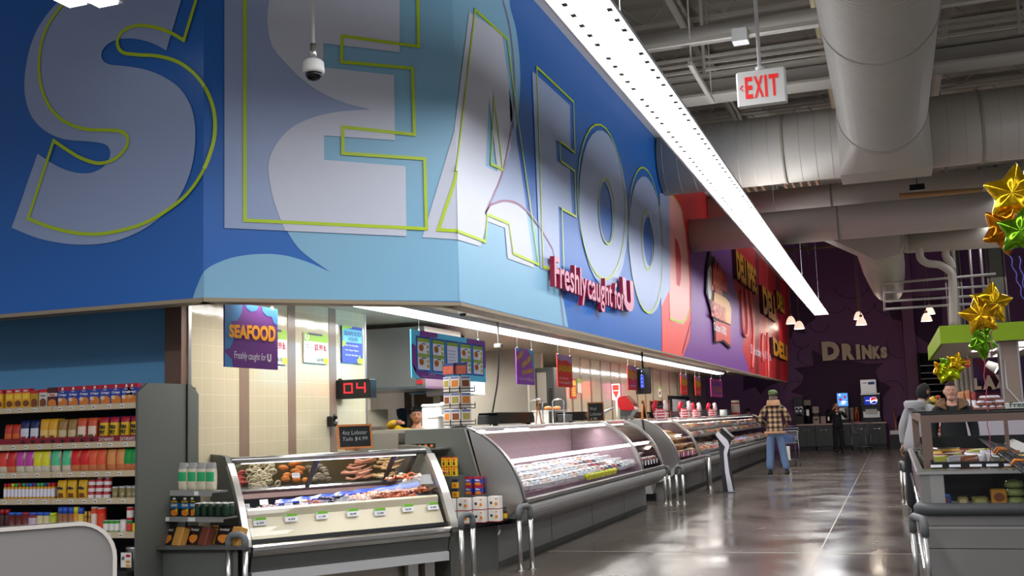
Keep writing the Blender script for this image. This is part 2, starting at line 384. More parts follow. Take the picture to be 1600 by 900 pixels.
class Mural:
    def __init__(s): s.b = {k: MB() for k in 'SEL'}
    def fill(s, pts, m, off, holes=()):
        for wl in 'SEL':
            p = region(pts, wl)
            if len(p) < 3: continue
            hs = [h for h in (region(h, wl) for h in holes) if len(h) > 2]
            flatpix(s.b[wl], p, lambda a, b, wl=wl: PW(a, b, wl, off), m, hs)
        return s
    def line(s, pts, m, off, wd=.03, closed=True):
        n = len(pts); pts2 = []
        for i in range(n if closed else n-1):              # cut at the corners
            a, b = pts[i], pts[(i+1) % n]; pts2.append(a)
            for f in (cSE, cEL):
                fa, fb = f(a), f(b)
                if fa*fb < 0: t = fa/(fa-fb); pts2.append((a[0]+(b[0]-a[0])*t, a[1]+(b[1]-a[1])*t))
        if not closed: pts2.append(pts[-1])
        n = len(pts2); segs = []
        for i in range(n if closed else n-1):
            a, b = pts2[i], pts2[(i+1) % n]; mid = ((a[0]+b[0])/2, (a[1]+b[1])/2)
            if math.hypot(b[0]-a[0], b[1]-a[1]) < .3: continue
            wl = 'S' if cSE(mid) < 0 else ('L' if cEL(mid) > 0 else 'E')
            A = PW(a[0], a[1], wl, off); B = PW(b[0], b[1], wl, off)
            nn = {'L': Vector((1, 0, 0)), 'E': NE, 'S': Vector((0, -1, 0))}[wl]
            segs.append((wl, A, B, (B-A).normalized(), nn))
        k = len(segs)
        def side(i, j, at):            # mitred offset at the joint of segments i and j
            wl, A, B, d, nn = segs[i]; q = d.cross(nn)
            if j is None or segs[j][0] != wl: return q*wd/2
            q2 = segs[j][3].cross(nn); m_ = (q+q2)
            if m_.length < .3: return q*wd/2
            m_.normalize(); return m_*(wd/2/max(.35, m_.dot(q)))
        for i in range(k):
            wl, A, B, d, nn = segs[i]
            pj = i-1 if (i > 0 or closed) else None; nj = (i+1) % k if (i < k-1 or closed) else None
            a_, b_ = side(i, pj, A), side(i, nj, B)
            s.b[wl].add([A-a_, A+a_, B+b_, B-b_], [(0, 1, 2, 3)], m)
        return s
    def done(s, name):
        for k in 'SEL':
            if s.b[k].v: s.b[k].build(name, WALLO[k], recalc=False)
SM = smooth
# light blue bubble with its cusps, dark blue beyond it
bub = Mural()
left = SM(Z2([(255, -160), (236, -60), (226, 0), (221, 60), (232, 130), (270, 180), (320, 230), (380, 272), (450, 302), (525, 321)]), False)
left += SM(Z2([(525, 321), (440, 326), (360, 342), (290, 375), (245, 425), (224, 480), (230, 545), (245, 605), (275, 670), (320, 735), (405, 797)]), False)[1:]
left += SM(Z2([(405, 797), (340, 768), (270, 748), (200, 744), (130, 752), (75, 770), (36, 795), (14, 840), (3, 872)]), False)[1:]
right = SM(Z2([(955, -160), (958, -60), (930, 0), (950, 90), (961, 200), (957, 320), (938, 430), (905, 530), (868, 610)]), False)
right += SM(Z3([(139, 388), (165, 372), (205, 370), (245, 390), (285, 440), (315, 520), (340, 610), (360, 712)]), False)[1:]
lowerE = [(887, 513.2), (718, 471.2), (303, 467)]
bub.fill(left + [(303, 466.5), (400, 467), (600, 469.3), (717.8, 470.5), (800, 491)] + right[::-1], LBLUE, .002)
red = SM(Z5([(120, 165), (140, 180), (165, 225), (180, 290), (190, 380), (205, 470), (212, 560), (214, 640), (205, 730), (175, 822)]), False)
REDM = mat('mural_red', (206, 44, 48), .45); REDL = mat('mural_coral', (232, 92, 88), .45); PURM = mat('mural_purple', (118, 64, 142), .45, noise=.03, scale=.5); SALM = mat('mural_salmon', (232, 160, 152), .42)
DB = mat('mural_deep_blue', (30, 84, 160), .42)
bub.fill(Z5([(118, 165), (250, 150), (300, 150), (330, 175), (330, 600), (140, 850), (90, 838), (90, 640), (85, 400)]), REDM, .002)
bub.fill(Z5([(90, 640), (96, 836), (175, 854)]) + SM(Z5([(175, 854), (205, 780), (214, 700), (214, 640), (205, 590), (185, 560), (150, 548), (112, 560), (95, 610), (90, 640)]), False)[1:], REDL, .003)
bub.fill(Z5([(214, 560), (214, 700), (205, 780), (175, 854), (480, 925), (445, 850), (425, 700), (415, 560), (385, 480), (380, 330), (205, 330)]), PURM, .003)
STR = [(1142, 300)] + [(1143, 400), (1148, 450), (1158, 485), (1164, 520), (1160, 545), (1172, 582.5), (1231, 597), (1235, 420), (1225, 380)]
bub.fill(STR, mat('mural_dark_red', (186, 26, 34), .45), .004)
for a, b_, m in ((1180, 1186, 'a'), (1196, 1200, 'b'), (1212, 1219, 'a')):
    bub.fill([(a, 330), (b_, 340), (b_, 470+.2476*(b_-718)), (a, 470+.2476*(a-718))], mat('mural_red_'+m, {'a': (120, 14, 20), 'b': (214, 60, 56)}[m], .45), .005)
bub.done('mural_background')
# the letters
L = Mural()   # S
so = SM(Z1([(38, 670), (38.5, 669), (120, 700), (220, 716), (320, 710), (400, 682), (465, 640), (515, 590), (548, 530), (567, 460), (572, 385), (562, 320), (532, 265), (488, 230), (430, 205), (370, 194), (318, 188), (299, 172), (300, 148), (322, 125), (360, 113), (405, 115), (450, 128), (486, 147)]), False)[2:]
so += Z1([(487, 148), (548, -60)]) + SM(Z1([(548, -60), (440, -90), (330, -90), (240, -50), (170, 5), (115, 75), (85, 150), (72, 230), (75, 290), (95, 345), (135, 385), (190, 408), (270, 415), (310, 424), (323, 445), (316, 472), (295, 494), (260, 507), (215, 504), (165, 485), (110, 450)]), False)
L.fill(so, LETT, .008)
sl = Z1([(592, -60), (538, 118)]) + SM(Z1([(538, 118), (500, 96), (450, 79), (400, 75), (360, 91), (343, 122), (357, 152), (400, 160), (460, 164), (520, 181), (570, 217), (605, 265), (626, 325), (629, 390), (615, 450), (590, 508), (550, 565), (500, 608), (440, 645), (380, 668), (300, 684), (230, 683), (150, 666), (82, 640)]), False)[1:]
sl += Z1([(157, 412)]) + SM(Z1([(157, 412), (200, 441), (240, 464), (290, 478), (335, 466), (366, 436), (374, 405), (355, 385), (320, 381), (250, 378), (190, 356), (150, 320), (125, 270), (114, 210), (118, 140), (137, 80), (165, 36), (200, -5), (250, -40)]), False)[1:]
L.line(sl, LIME, .014, .028, False); L.done('mural_letter')
L = Mural()   # E
eo = Z2([(95, -120), (95, 668), (628, 692), (626, 487), (387, 468), (387, 397), (595, 411), (592, 220), (385, 197), (385, 127), (609, 153), (607, -120)])
L.fill(eo, LETT, .008)
ew = left[:]   # paler where it crosses the bubble: trace
inner = SM(Z2([(255, -120), (236, -60), (226, 0), (221, 60), (232, 130), (270, 180), (320, 230), (380, 272), (450, 302), (525, 321)]), False)
inner += SM(Z2([(525, 321), (440, 326), (360, 342), (290, 375), (245, 425), (224, 480), (230, 545), (245, 605), (273, 676)]), False)[1:]
L.fill(inner + Z2([(628, 692), (626, 487), (387, 468), (387, 397), (595, 411), (592, 220), (385, 197), (385, 127), (609, 153), (607, -120)]), LETW, .011)
L.line(Z2([(155, -120), (155, 645), (687, 670), (682, 465), (442, 449), (442, 372), (652, 394), (646, 200), (438, 181), (440, 105), (664, 136), (660, -120)]), LIME, .014, .028, False); L.done('mural_letter')
L = Mural()   # A
ao = Z2([(812, 35), (908, 98), (1003, 785), (925, 757), (917, 668), (866, 648), (845, 722), (779, 702), (675, 695), (768, 385)])
L.fill(ao, LETW, .008, [Z2([(870, 290), (860, 487), (895, 503)])])
L.fill(Z3([(139, 388), (165, 372), (205, 370), (245, 390)]) + Z2([(985, 660), (930, 260), (945, 350), (935, 430), (905, 530)]), LETT, .011)
L.line(Z2([(830, 28), (925, 115), (948, 300), (1017, 775), (942, 742), (930, 655), (866, 628), (861, 708), (778, 676), (722, 673), (772, 525)]), LIME, .014, .028)
L.line(Z2([(885, 283), (877, 480), (911, 497)]), LIME, .014, .028)
PINKL = mat('mural_pink_line', (150, 96, 130), .45)
L.line(SM(Z2([(905, -20), (930, 70), (944, 190), (944, 300), (930, 410), (905, 520), (860, 625)]), False) + SM(Z2([(875, 600), (915, 588), (960, 600), (1005, 645), (1040, 700)]), False) + Z3([(318, 500), (335, 590), (350, 712)]), PINKL, .012, .022, False)
L.done('mural_letter')
L = Mural()   # F
L.fill(Z3([(262, 18), (364, 112), (366, 232), (326, 205), (328, 262), (364, 285), (370, 405), (333, 385), (338, 572), (284, 552)]), LETT, .008)
L.line(Z3([(275, 8), (375, 103), (378, 240), (337, 208), (340, 262), (378, 290), (382, 413), (343, 391), (349, 566), (293, 548)]), LIME, .014, .028); L.done('mural_letter')
def oval(cx, cy, rx, ry, sk=0.0, n=28):
    return [(cx+rx*math.cos(2*math.pi*i/n)+sk*math.sin(2*math.pi*i/n), cy+ry*math.sin(2*math.pi*i/n)+.35*rx*math.cos(2*math.pi*i/n)) for i in range(n)]
for (o1, h1, o2, h2) in (((455, 392, 66, 212, 3), (459, 405, 20, 84, 2), (450, 372, 64, 208, 3), (464, 398, 21, 88, 2)),
                         ((572, 490, 48, 186, 5), (577, 480, 14, 66, 2), (569, 476, 46, 196, 5), (573, 478, 15, 78, 2))):
    L = Mural(); L.fill(Z3(oval(*o1)), LETT, .008, [Z3(oval(*h1))]); L.line(Z3(oval(*o2)), LIME, .014, .026); L.line(Z3(oval(*h2)), LIME, .014, .026); L.done('mural_letter')
L = Mural()   # D
L.fill(Z5([(120, 165), (150, 190), (175, 240), (190, 330), (200, 430), (206, 540), (206, 640), (196, 690), (178, 714), (126, 696), (120, 560)]), SALM, .008, [Z5([(145, 350), (160, 370), (170, 430), (170, 520), (165, 556), (152, 546)])])
L.fill(Z5([(82, 165), (122, 168), (126, 560), (88, 640)]), LETT, .0085)
L.line(SM(Z5([(110, 160), (145, 185), (175, 240), (180, 300)]), False), LIME, .014, .026, False); L.line(Z5([(125, 688), (178, 704), (198, 680), (207, 640)]), LIME, .014, .03, False)
L.line(Z5([(205, 270), (206, 400), (214, 560), (213, 700), (178, 830)]), mat('mural_dark_line', (80, 40, 90), .5), .012, .03, False)
L.done('mural_letter')
# ------------------------------------------------------------------ raised lettering "Freshly caught for U"
PINK = mat('letter_pink', (206, 140, 160), .4); PINKE = mat('letter_crimson', (150, 24, 60), .4)
def raised(name, words, label, depth=.05, fm=PINK, em=PINKE):
    grp = MB()
    for s, x0, y0b, y0t, x1, off, sh in words:
        O = PW(x0, y0b, 'L', .03); T_ = PW(x0, y0t, 'L', .03); E_ = PX(x1, 500, XW)
        text(grp, s, em, O, (0, 1, 0), (0, 0, 1), E_.y-O.y, T_.z-O.z, off=off, shear=sh, ext=depth)
        text(grp, s, fm, O+Vector((depth+.003, 0, 0)), (0, 1, 0), (0, 0, 1), E_.y-O.y, T_.z-O.z, off=off, shear=sh)
    return tag(grp.build(name), label, 'sign lettering')
raised('lettering', [('Freshly', 860, 463, 401, 909, .015, .1), ('caught for', 913, 481, 423, 968, .012, .1), ('U', 969, 484, 434, 983, .06, 0)],
       'pink raised script reading Freshly caught for U on the blue fascia wall')
# ================================================================== DISPLAY CASES
def case_builder(fn, s0, s1, prof, name, label, opts):
    """fn(s, o, z) -> point; s along the case, o outward from the rail plane, z up. prof: glass curve (o, z) rail->top"""
    root = thing(name, fn((s0+s1)/2, -.4, 0), 0, label, 'display case')
    d = .014
    def sweep(pr, a, b, m, nm, closed=True):
        n = len(pr); mb = MB(); mb.prism(pr, lambda u, v, t: fn(t, u, v), a, b, m); mb.build(nm, root); return mb
    rz = prof[0][1]; top = prof[-1]
    # glass: outer sheet with thickness, one pane per segment
    cuts = opts.get('cuts', [s0, s1])
    inner = [(o-.010, z-.006) for o, z in prof]
    for a, b in zip(cuts[:-1], cuts[1:]):
        sweep(prof+inner[::-1], a+.006, b-.006, GL, 'glass_pane')
    # body below the rail
    bz = opts.get('bumper', (rz-.03, rz-.22))
    bo = opts.get('base_o', -.30)
    if opts.get('pillow', True):
        bump = [(-.02, rz-.02)]+[(.02-.02*0+.0+.04*math.sin(math.pi*k/8)*1.0-(.18*(k/8)**2), rz-.04-(k/8)*.24) for k in range(9)]+[(bo-.02, rz-.30), (bo-.02, rz-.02)]
        sweep(bump, s0, s1, GREY, 'bumper')
        base = [(bo, 0.0), (bo, rz-.28), (bo-.5, rz-.28), (bo-.5, 0)]
        mb = MB().prism(base, lambda u, v, t: fn(t, u, v), s0, s1, opts.get('base_mat', GREY))
        L_ = s1-s0; k = max(1, round(L_/1.9))
        for i in range(1, k): mb.prism([(bo+.003, .02), (bo+.003, rz-.29), (bo-.01, rz-.29), (bo-.01, .02)], lambda u, v, t: fn(t, u, v), s0+L_*i/k-.004, s0+L_*i/k+.004, BLACK)
        mb.build('base_panel', root)
        sweep([(bo+.012, 0), (bo+.012, .05), (bo, .05), (bo, 0)], s0, s1, GREYD, 'kick_strip')
    # steel rail
    sweep([(.015, rz-.03), (.035, rz-.015), (.03, rz+.01), (.0, rz+.02), (-.03, rz+.01), (-.03, rz-.03)], s0, s1, STEEL, 'rail')
    # deck, inner tray, back, top
    dz = opts.get('deck', rz+.03)
    sweep([(-.02, dz-.10), (-.02, dz-.04), (-.75, dz+.02), (-.75, dz-.10)], s0+.01, s1-.01, opts.get('deck_mat', STEEL), 'deck')
    bk = opts.get('back', -1.05)
    sweep([(bk, rz-.3), (bk, top[1]-.01), (bk-.03, top[1]-.01), (bk-.03, rz-.3)], s0, s1, opts.get('back_mat', mat('case_liner', (190, 186, 190), .4)), 'back_panel')
    sweep([(bk-.02, top[1]-.035), (bk-.02, top[1]), (top[0], top[1]+.004), (top[0]+.01, top[1]-.02), (top[0], top[1]-.035)], s0, s1, mat('case_top', (186, 188, 184), .35, .3), 'top_shelf')
    sweep([(bk-.03, top[1]-.03), (bk-.62, top[1]-.03), (bk-.62, top[1]), (bk-.03, top[1])], s0, s1, STEEL, 'scale_shelf')
    sweep([(bk-.60, 0), (bk-.60, top[1]-.03), (bk-.62, top[1]-.03), (bk-.62, 0)], s0 if s0 > 11 else 12.3, s1, GREYD, 'service_side')
    # lamp under the top and its light
    lo, lz = opts.get('lamp', (top[0]-.02, top[1]-.07))
    n = max(1, round((s1-s0)/1.2)); st = (s1-s0)/n
    for i in range(n):
        mb = MB().prism([(lo-.03, lz), (lo+.03, lz), (lo+.02, lz+.025), (lo-.02, lz+.025)], lambda u, v, t: fn(t, u, v), s0+st*i+.04, s0+st*(i+1)-.04, LAMPS); mb.build('case_light', root)
    if opts.get('power', 1):
        c = fn((s0+s1)/2, lo-.02, lz-.012); dv = fn(1, 0, 0)-fn(0, 0, 0)
        area('case_lamp', c, s1-s0-.1, .06, opts.get('power', 20)*(s1-s0), (1, .93, .95), rot=(0, 0, math.atan2(dv.y, dv.x)), spread=160)
    for sa, sb in ((s0+.001, s0+.008), (s1-.008, s1-.001))[opts.get('nolp', 0):]:
        sweep([(o-.03, z-.02) for o, z in prof if z < 1.30]+[(bk+.01, 1.30), (bk+.01, rz-.05), (-.03, rz-.05)], sa, sb, opts.get('back_mat', mat('case_liner', (190, 186, 190), .4)), 'end_liner')
    # end frames
    for k, (a, b, mm) in enumerate(opts.get('frames', [(s0, s0+.03, STEEL), (s1-.03, s1, STEEL)])):
        out = [(o+.012, z+.008) for o, z in prof]; inn = [(o-.03, z-.02) for o, z in prof]
        sweep(out+inn[::-1], a, b, mm, 'end_frame')
    return root
def end_panel(fn, s, th, outline, name, root, m=PANEL, edge=True, parentname=None):
    MB().prism(outline, lambda u, v, t: fn(t, u, v), s, s+th, m).build(name, root)
    if edge:
        o2 = [(o+.012, z+.01) for o, z in outline if o > -.72 and z > .05]
        if len(o2) > 2:
            inn = [(o-.006, z-.004) for o, z in outline if o > -.72 and z > .05]
            MB().prism(o2+inn[::-1], lambda u, v, t: fn(t, u, v), s-.006, s+th+.006, STEEL).build('edge_trim', root)
# counters along the aisle: rail plane X = -3.45
XR = -3.46
fA = lambda s, o, z: Vector((XR+o, s, z))
PROF = SM([(0, .64), (-.035, .785), (-.09, .92), (-.16, 1.04), (-.27, 1.165), (-.40, 1.27), (-.52, 1.335), (-.60, 1.365)], False, 3)
OUT2 = [(o, z) for o, z in PROF]
MEATL = mat('meat_case_liner', (172, 148, 158), .35)
c2 = case_builder(fA, 10.03, 15.25, PROF, 'meat_display_case', 'long curved glass grey display case full of wrapped fish packages', dict(cuts=[10.03, 11.32, 12.62, 13.92, 15.25], back_mat=MEATL, deck_mat=MEATL, power=6, frames=[(15.2, 15.25, STEEL)]))
outl = OUT2 + [(-1.26, 1.36), (-1.26, 0), (-.30, 0), (-.30, .30), (-.25, .40), (-.14, .44), (-.05, .50), (0, .60)]
end_panel(fA, 9.98, .045, outl, 'end_panel', c2)
c2b = case_builder(fA, 15.27, 16.70, PROF, 'meat_display_case', 'short curved glass case of dark meat beside the grey partition panel', dict(back_mat=mat('liner_dark', (62, 44, 42), .4), deck_mat=mat('liner_dark', (62, 44, 42), .4), power=5))
c3 = case_builder(fA, 18.05, 20.1, PROF, 'deli_display_case', 'curved glass case of stacked round packs behind the grey partition panel', dict(back_mat=mat('liner_plum', (70, 48, 66), .4), deck_mat=mat('liner_plum', (70, 48, 66), .4), power=5))
end_panel(fA, 17.95, .09, OUT2 + [(-1.1, 1.36), (-1.1, .12), (-.45, .12), (-.40, .30), (-.25, .33), (-.1, .42), (-.03, .5)], 'end_panel', c3, mat('partition_grey', (150, 152, 150), .45))
MB().prism([(-.42, .0), (-.42, .13), (-1.1, .13), (-1.1, 0)], lambda u, v, t: fA(t, u, v), 17.96, 20.1, BLACK).build('toe_kick', c3)
c4 = case_builder(fA, 20.15, 33.2, PROF, 'deli_display_case', 'longest deli counter case with ready foods on shelves facing the aisle', dict(cuts=[20.15, 22.3, 24.5, 26.7, 28.9, 31.0, 33.2], back_mat=mat('liner_plum', (70, 48, 66), .4), power=5, pillow=True))
for z in (.98, 1.12):
    MB().box(XR-.95, XR-.30-(z-.98)*.8, 20.2, 33.1, z-.012, z, mat('shelf_grey', (120, 116, 110), .4)).build('shelf', c4)
tag(MB().box(XR-1.5, XR-.5, 33.25, 36.2, 0, .95, GREYD).build('service_counter'), 'grey work counter at the far end of the deli line', 'counter')
# seafood case on the corner, turned towards the camera
dA = Vector((.595, .804, 0)).normalized(); nA = Vector((.804, -.595, 0)).normalized(); A0 = Vector((-4.99, 7.58, 0))
fS = lambda s, o, z: A0 + dA*s + nA*o + Vector((0, 0, z))
PS = SM([(0, .47), (-.02, .53), (-.07, .62), (-.15, .775), (-.24, .91), (-.33, 1.03), (-.42, 1.13)], False, 3)
c1 = thing('seafood_display_case', fS(.95, -.4, 0), 0, 'grey seafood display case with curved glass in front of the tiled wall', 'display case')
def sw(pr, m, nm, a=0.02, b=1.87): MB().prism(pr, lambda u, v, t: fS(t, u, v), a, b, m).build(nm, c1)
inn = [(o-.010, z-.006) for o, z in PS]
sw(PS+inn[::-1], GL, 'glass_pane')
top_c = (-.45, 1.165)
MB().cyl(fS(0, *top_c), fS(1.89, *top_c), .028, STEEL, n=16).build('top_rail', c1)
sw([(.01, .44), (.035, .455), (.035, .475), (.015, .49), (-.03, .49), (-.03, .44)], STEEL, 'rail')
sw([(.012, .40), (.03, .425), (.01, .44), (-.03, .44), (-.03, .40)], STEEL, 'lower_rail')
sw([(-.02, .495), (.0, .50), (-.01, .53), (-.06, .53), (-.06, .495)], BLACK, 'gasket')
sw([(.0, .40), (-.035, .27), (-.7, .27), (-.7, .40)], GREYD, 'front_panel')
sw([(-.03, .27), (-.005, .265), (-.005, .19), (-.03, .19), (-.5, .19), (-.5, .27)], mat('bumper_white', (186, 186, 184), .4, .2), 'bumper')
sw([(-.22, .19), (-.22, .0), (-.24, 0), (-.24, .19)], mat('inner_steel', (170, 160, 144), .35, .7), 'lower_panel', .05, 1.7)
for s in (1.55, 1.72): sw([(-.10, .19), (-.10, 0), (-.16, 0), (-.16, .19)], STEEL, 'leg', s-.05, s+.05)
for s in (.08,): sw([(-.10, .19), (-.10, 0), (-.16, 0), (-.16, .19)], STEEL, 'leg', s-.05, s+.05)
CREAM = mat('inner_tray_cream', (214, 204, 176), .35, .1)
sw([(-.05, .53), (-.15, .69), (-.17, .69), (-.17, .50), (-.05, .50)], CREAM, 'inner_front', .04, 1.85)
sw([(-.15, .69), (-.145, .755), (-.17, .77), (-.18, .69)], CREAM, 'price_rail', .04, 1.85)
sw([(-.17, .62), (-.17, .66), (-.75, .70), (-.75, .62)], BLACK, 'deck', .04, 1.85)
sw([(-.74, .66), (-.74, .80), (-.77, .80), (-.77, .66)], BLACK, 'deck_back', .04, 1.85)
sw([(-.74, .80), (-.72, .815), (-.74, .87), (-.77, .87)], mat('tray_pink_steel', (120, 96, 90), .4, .3), 'step_rail', .04, 1.85)
sw([(-.72, .87), (-.70, .885), (-.72, .90), (-.76, .90)], CHROME, 'door_track', .04, 1.85)
sw([(-.76, .88), (-.52, 1.14), (-.53, 1.15), (-.77, .89)], GL, 'rear_glass', .04, 1.85)
for s in (.03, .80, 1.58, 1.80): sw([(-.73, .88), (-.47, 1.15), (-.50, 1.16), (-.76, .89)], mat('dark_steel', (90, 88, 86), .3, .8), 'door_stile', s, s+.035)
EO = [(o+.03, z) for o, z in PS]+[(-.46, 1.20), (-.56, 1.21), (-.98, 1.22), (-.98, .3), (-.3, .27), (-.05, .27), (.0, .40), (.03, .44)]
for a, b in ((-.045, .0), (1.89, 1.945)):
    MB().prism(EO, lambda u, v, t: fS(t, u, v), a, b, PANEL).build('end_panel', c1)
    tr = [(o+.045, z+.012) for o, z in PS]; ti = [(o+.0, z-.02) for o, z in PS]
    MB().prism(tr+ti[::-1], lambda u, v, t: fS(t, u, v), a-.004 if a < 0 else a-.02, b+.004, mat('frame_steel', (188, 184, 176), .32, .8)).build('frame_strip', c1)
MB().prism([(-.98, .3), (-.98, 0), (-.30, 0), (-.20, .3)], lambda u, v, t: fS(t, u, v), -.04, .0, PANEL).build('side_skirt', c1)
area('seafood_lamp', fS(.95, -.42, 1.10), 1.8, .05, 6, (1, .95, .93), rot=(0, 0, math.atan2(dA.y, dA.x)), spread=150)
sw([(-.455, 1.128), (-.475, 1.128), (-.475, 1.136), (-.455, 1.136)], LAMPS, 'case_light', .1, 1.8)
# ================================================================== OVERHEAD
def add_at(m): return m
# long aisle light
HSG = mat('lamp_housing', (206, 208, 212), .4, .2)
LZ, LX = 4.25, -1.82
lf = thing('linear_light_fixture', (LX, 15.5, LZ), 0, 'very long glowing white linear light running above the aisle beside the fascia', 'ceiling light')
MB().prism([(-.24, -.01), (-.15, .14), (.15, .14), (.24, -.01), (.22, -.01), (.14, .12), (-.14, .12), (-.22, -.01)], lambda u, v, t: Vector((LX+u*.92, t, LZ+v)), -2.0, 33.2, HSG).build('housing', lf)
y = 6.788-1.203*7
HOLE = mat('reflector_hole', (84, 86, 88), .6)
while y < 32.2:
    mb = MB().prism([(-.215, -.005), (-.195, 0), (.195, 0), (.215, -.005), (.195, .01), (-.195, .01)], lambda u, v, t: Vector((LX+u, t, LZ+v)), y-.23, y+.96, LAMP)
    for k in range(5):
        for X in (-1.925, -1.662):
            yy = y+.216*k-.045; mb.box(X-.019, X+.019, yy, yy+.06, LZ-.009, LZ-.0055, HOLE)
    mb.build('reflector_segment', lf); y += 1.203
for Y in (2, 8, 20, 26, 32):
    MB().cyl((LX, Y, LZ+.14), (LX, Y, 8.25), .004, HSG, n=6).build('hanger_cable', lf)
def shop_light(X, y0, y1, z, label, rot=None):
    r = thing('linear_light_fixture', (X, (y0+y1)/2, z), 0, label, 'ceiling light')
    MB().prism([(-.24, -.01), (-.14, .14), (.14, .14), (.24, -.01)], lambda u, v, t: Vector((X+u, t, z+v)), y0, y1, HSG).build('housing', r)
    MB().box(X-.22, X+.22, y0+.01, y1-.01, z-.02, z-.008, LAMP).build('diffuser', r)
    for Y in (y0+.5, y1-.5): MB().cyl((X, Y, z+.1), (X, Y, 8.25), .008, HSG, n=6).build('hanger_cable', r)
shop_light(2.1, 13.2, 16.3, 4.5, 'white light fixture glowing at the right edge above the gold balloons')
for x0, x1, lb in ((90, 127, 'glowing white lamp at the top edge above the letter S, left one'), (137, 178, 'glowing white lamp at the top edge above the letter S, right one')):
    a = PZ(x0, 3, 4.5); b_ = PZ(x1, 3, 4.5); zz = 4.5; yc = a.y
    r = thing('linear_light_fixture', ((a.x+b_.x)/2, yc, zz), 0, lb, 'ceiling light')
    MB().prism([(-.16, 0), (-.08, .12), (.08, .12), (.16, 0)], lambda u, v, t: Vector((t, yc+u, zz+.02+v)), a.x-.02, b_.x+.02, HSG).build('housing', r)
    MB().box(a.x, b_.x, yc-.12, yc+.12, zz, zz+.015, LAMP).build('diffuser', r)
    for X in (a.x+.03, b_.x-.03): MB().cyl((X, yc, zz+.1), (X, yc, 8.25), .008, HSG, n=6).build('hanger_cable', r)
# exit sign on a rod
ex = thing('exit_sign', (-.72, 7.6, 3.6), 0, 'white exit sign with red letters hanging from a white rod', 'exit sign')
MB().bbox(-.897, -.55, 7.57, 7.64, 3.60, 3.855, WHITE, b=.012).build('housing', ex)
MB().cyl((-.728, 7.605, 3.85), (-.728, 7.605, 8.25), .014, WHITE, n=8).cyl((-.728, 7.605, 3.85), (-.728, 7.605, 3.88), .03, WHITE).build('hanging_rod', ex)
EXR = mat('exit_red', (226, 36, 34), .5, emit=(230, 40, 36), estr=.35)
mb = MB()
for i, ch in enumerate('EXIT'):
    xx = -.835+[0, .062, .137, .168][i]; text(mb, ch, EXR, (xx, 7.566, 3.648), (1, 0, 0), (0, 0, 1), [.052, .066, .018, .066][i], .16, off=.03)
mb.build('letters', ex)
MB().tube([(-.852, 7.567, 3.752), (-.872, 7.567, 3.732), (-.852, 7.567, 3.712)], .004, EXR, n=5).build('arrow', ex)
# dome cameras
def dome(loc, label, rod=None, s=1.0):
    x, y, z = loc; r = thing('security_camera', loc, 0, label, 'security camera')
    MB().lathe([(0.001, .075*s), (.05*s, .075*s), (.066*s, .06*s), (.07*s, .0), (.062*s, -.012*s), (.001, -.012*s)], WHITE, c=(x, y, z)).build('housing', r)
    MB().lathe([(.052*s, -.01*s), (.05*s, -.03*s), (.034*s, -.052*s), (.001, -.062*s)], mat('dome_black', (12, 12, 14), .08), c=(x, y, z)).build('dome', r)
    if rod: MB().cyl((x, y, z+.07), (x, y, rod), .011, WHITE, n=8).cyl((x, y, z+.07), (x, y, z+.19), .022, STEEL, n=10).build('hanging_rod', r)
    return r
pc = PL(490, 112, (-3.45, 6.0, 0), (1, -1, 0)); dome((pc.x, pc.y, pc.z), 'white dome camera on a long rod in front of the letter E', rod=8.25, s=1.05)
pc = PZ(723, 488, 2.63); dome((pc.x, pc.y, 2.625), 'small dome camera under the soffit corner above the menu board', s=.75)
pc = PZ(1139, 581, 2.63); dome((pc.x, pc.y, 2.625), 'small dark dome camera under the far end of the soffit', s=1)
# ducts
DUCTF = mat('duct_fine_seam', (166, 160, 148), .6)
dA_z, dA_y = 5.62, 17.35
mb = MB().cyl((-3.34, dA_y, dA_z), (11, dA_y, dA_z), .55, DUCT, n=32)
for X in (-1.35, .95+.6, 3.4): mb.cyl((X-.02, dA_y, dA_z), (X+.02, dA_y, dA_z), .565, DUCTJ, n=32)
x = -3.25
while x < 10: mb.cyl((x-.004, dA_y, dA_z), (x+.004, dA_y, dA_z), .5508, DUCTF, n=32, cap=False); x += .24
tag(mb.build('cross_duct'), 'big pale round duct crossing the aisle behind the exit sign', 'air duct')
sp = thing('spiral_duct', (.17, 10, 5.6), 0, 'large spiral ribbed duct coming overhead towards the camera', 'air duct')
cx_, cz_, rr_ = .155, 5.62, .60
mb = MB(); rows = []
y = 2.0
while y < 15.85:
    for dy, dr in ((0, 0), (.015, .010), (.03, 0)):
        rows.append([(cx_+(rr_+dr)*math.cos(2*math.pi*i/40), y+dy, cz_+(rr_+dr)*math.sin(2*math.pi*i/40)) for i in range(40)])
    y += .085
mb.loft(rows, DUCT, smooth=False); mb.build('duct_tube', sp)
for Y in (7.4, 11.6, 15.7): MB().cyl((cx_, Y-.035, cz_), (cx_, Y+.035, cz_), rr_+.02, DUCT, n=40).build('band', sp)
bx0, bx1, bz0, bz1 = -.50, .81, 4.93, 6.28
mb = MB(); n = 40
circ = [(cx_+rr_*math.cos(2*math.pi*i/n), 15.85, cz_+rr_*math.sin(2*math.pi*i/n)) for i in range(n)]
sq = []
for i in range(n):
    c, s_ = math.cos(2*math.pi*i/n), math.sin(2*math.pi*i/n); k = 1/max(abs(c), abs(s_))
    sq.append(((bx0+bx1)/2+(bx1-bx0)/2*c*k, 16.55, (bz0+bz1)/2+(bz1-bz0)/2*s_*k))
sq2 = [(a, 17.3, b) for a, _, b in sq]
mb.loft([circ, sq], DUCT, smooth=True); mb.loft([sq, sq2], DUCT); mb.build('square_transition', sp)
mb = MB().cyl((-3.35, 19.8, 4.75), (9, 19.8, 4.76), .31, DUCT, n=28)
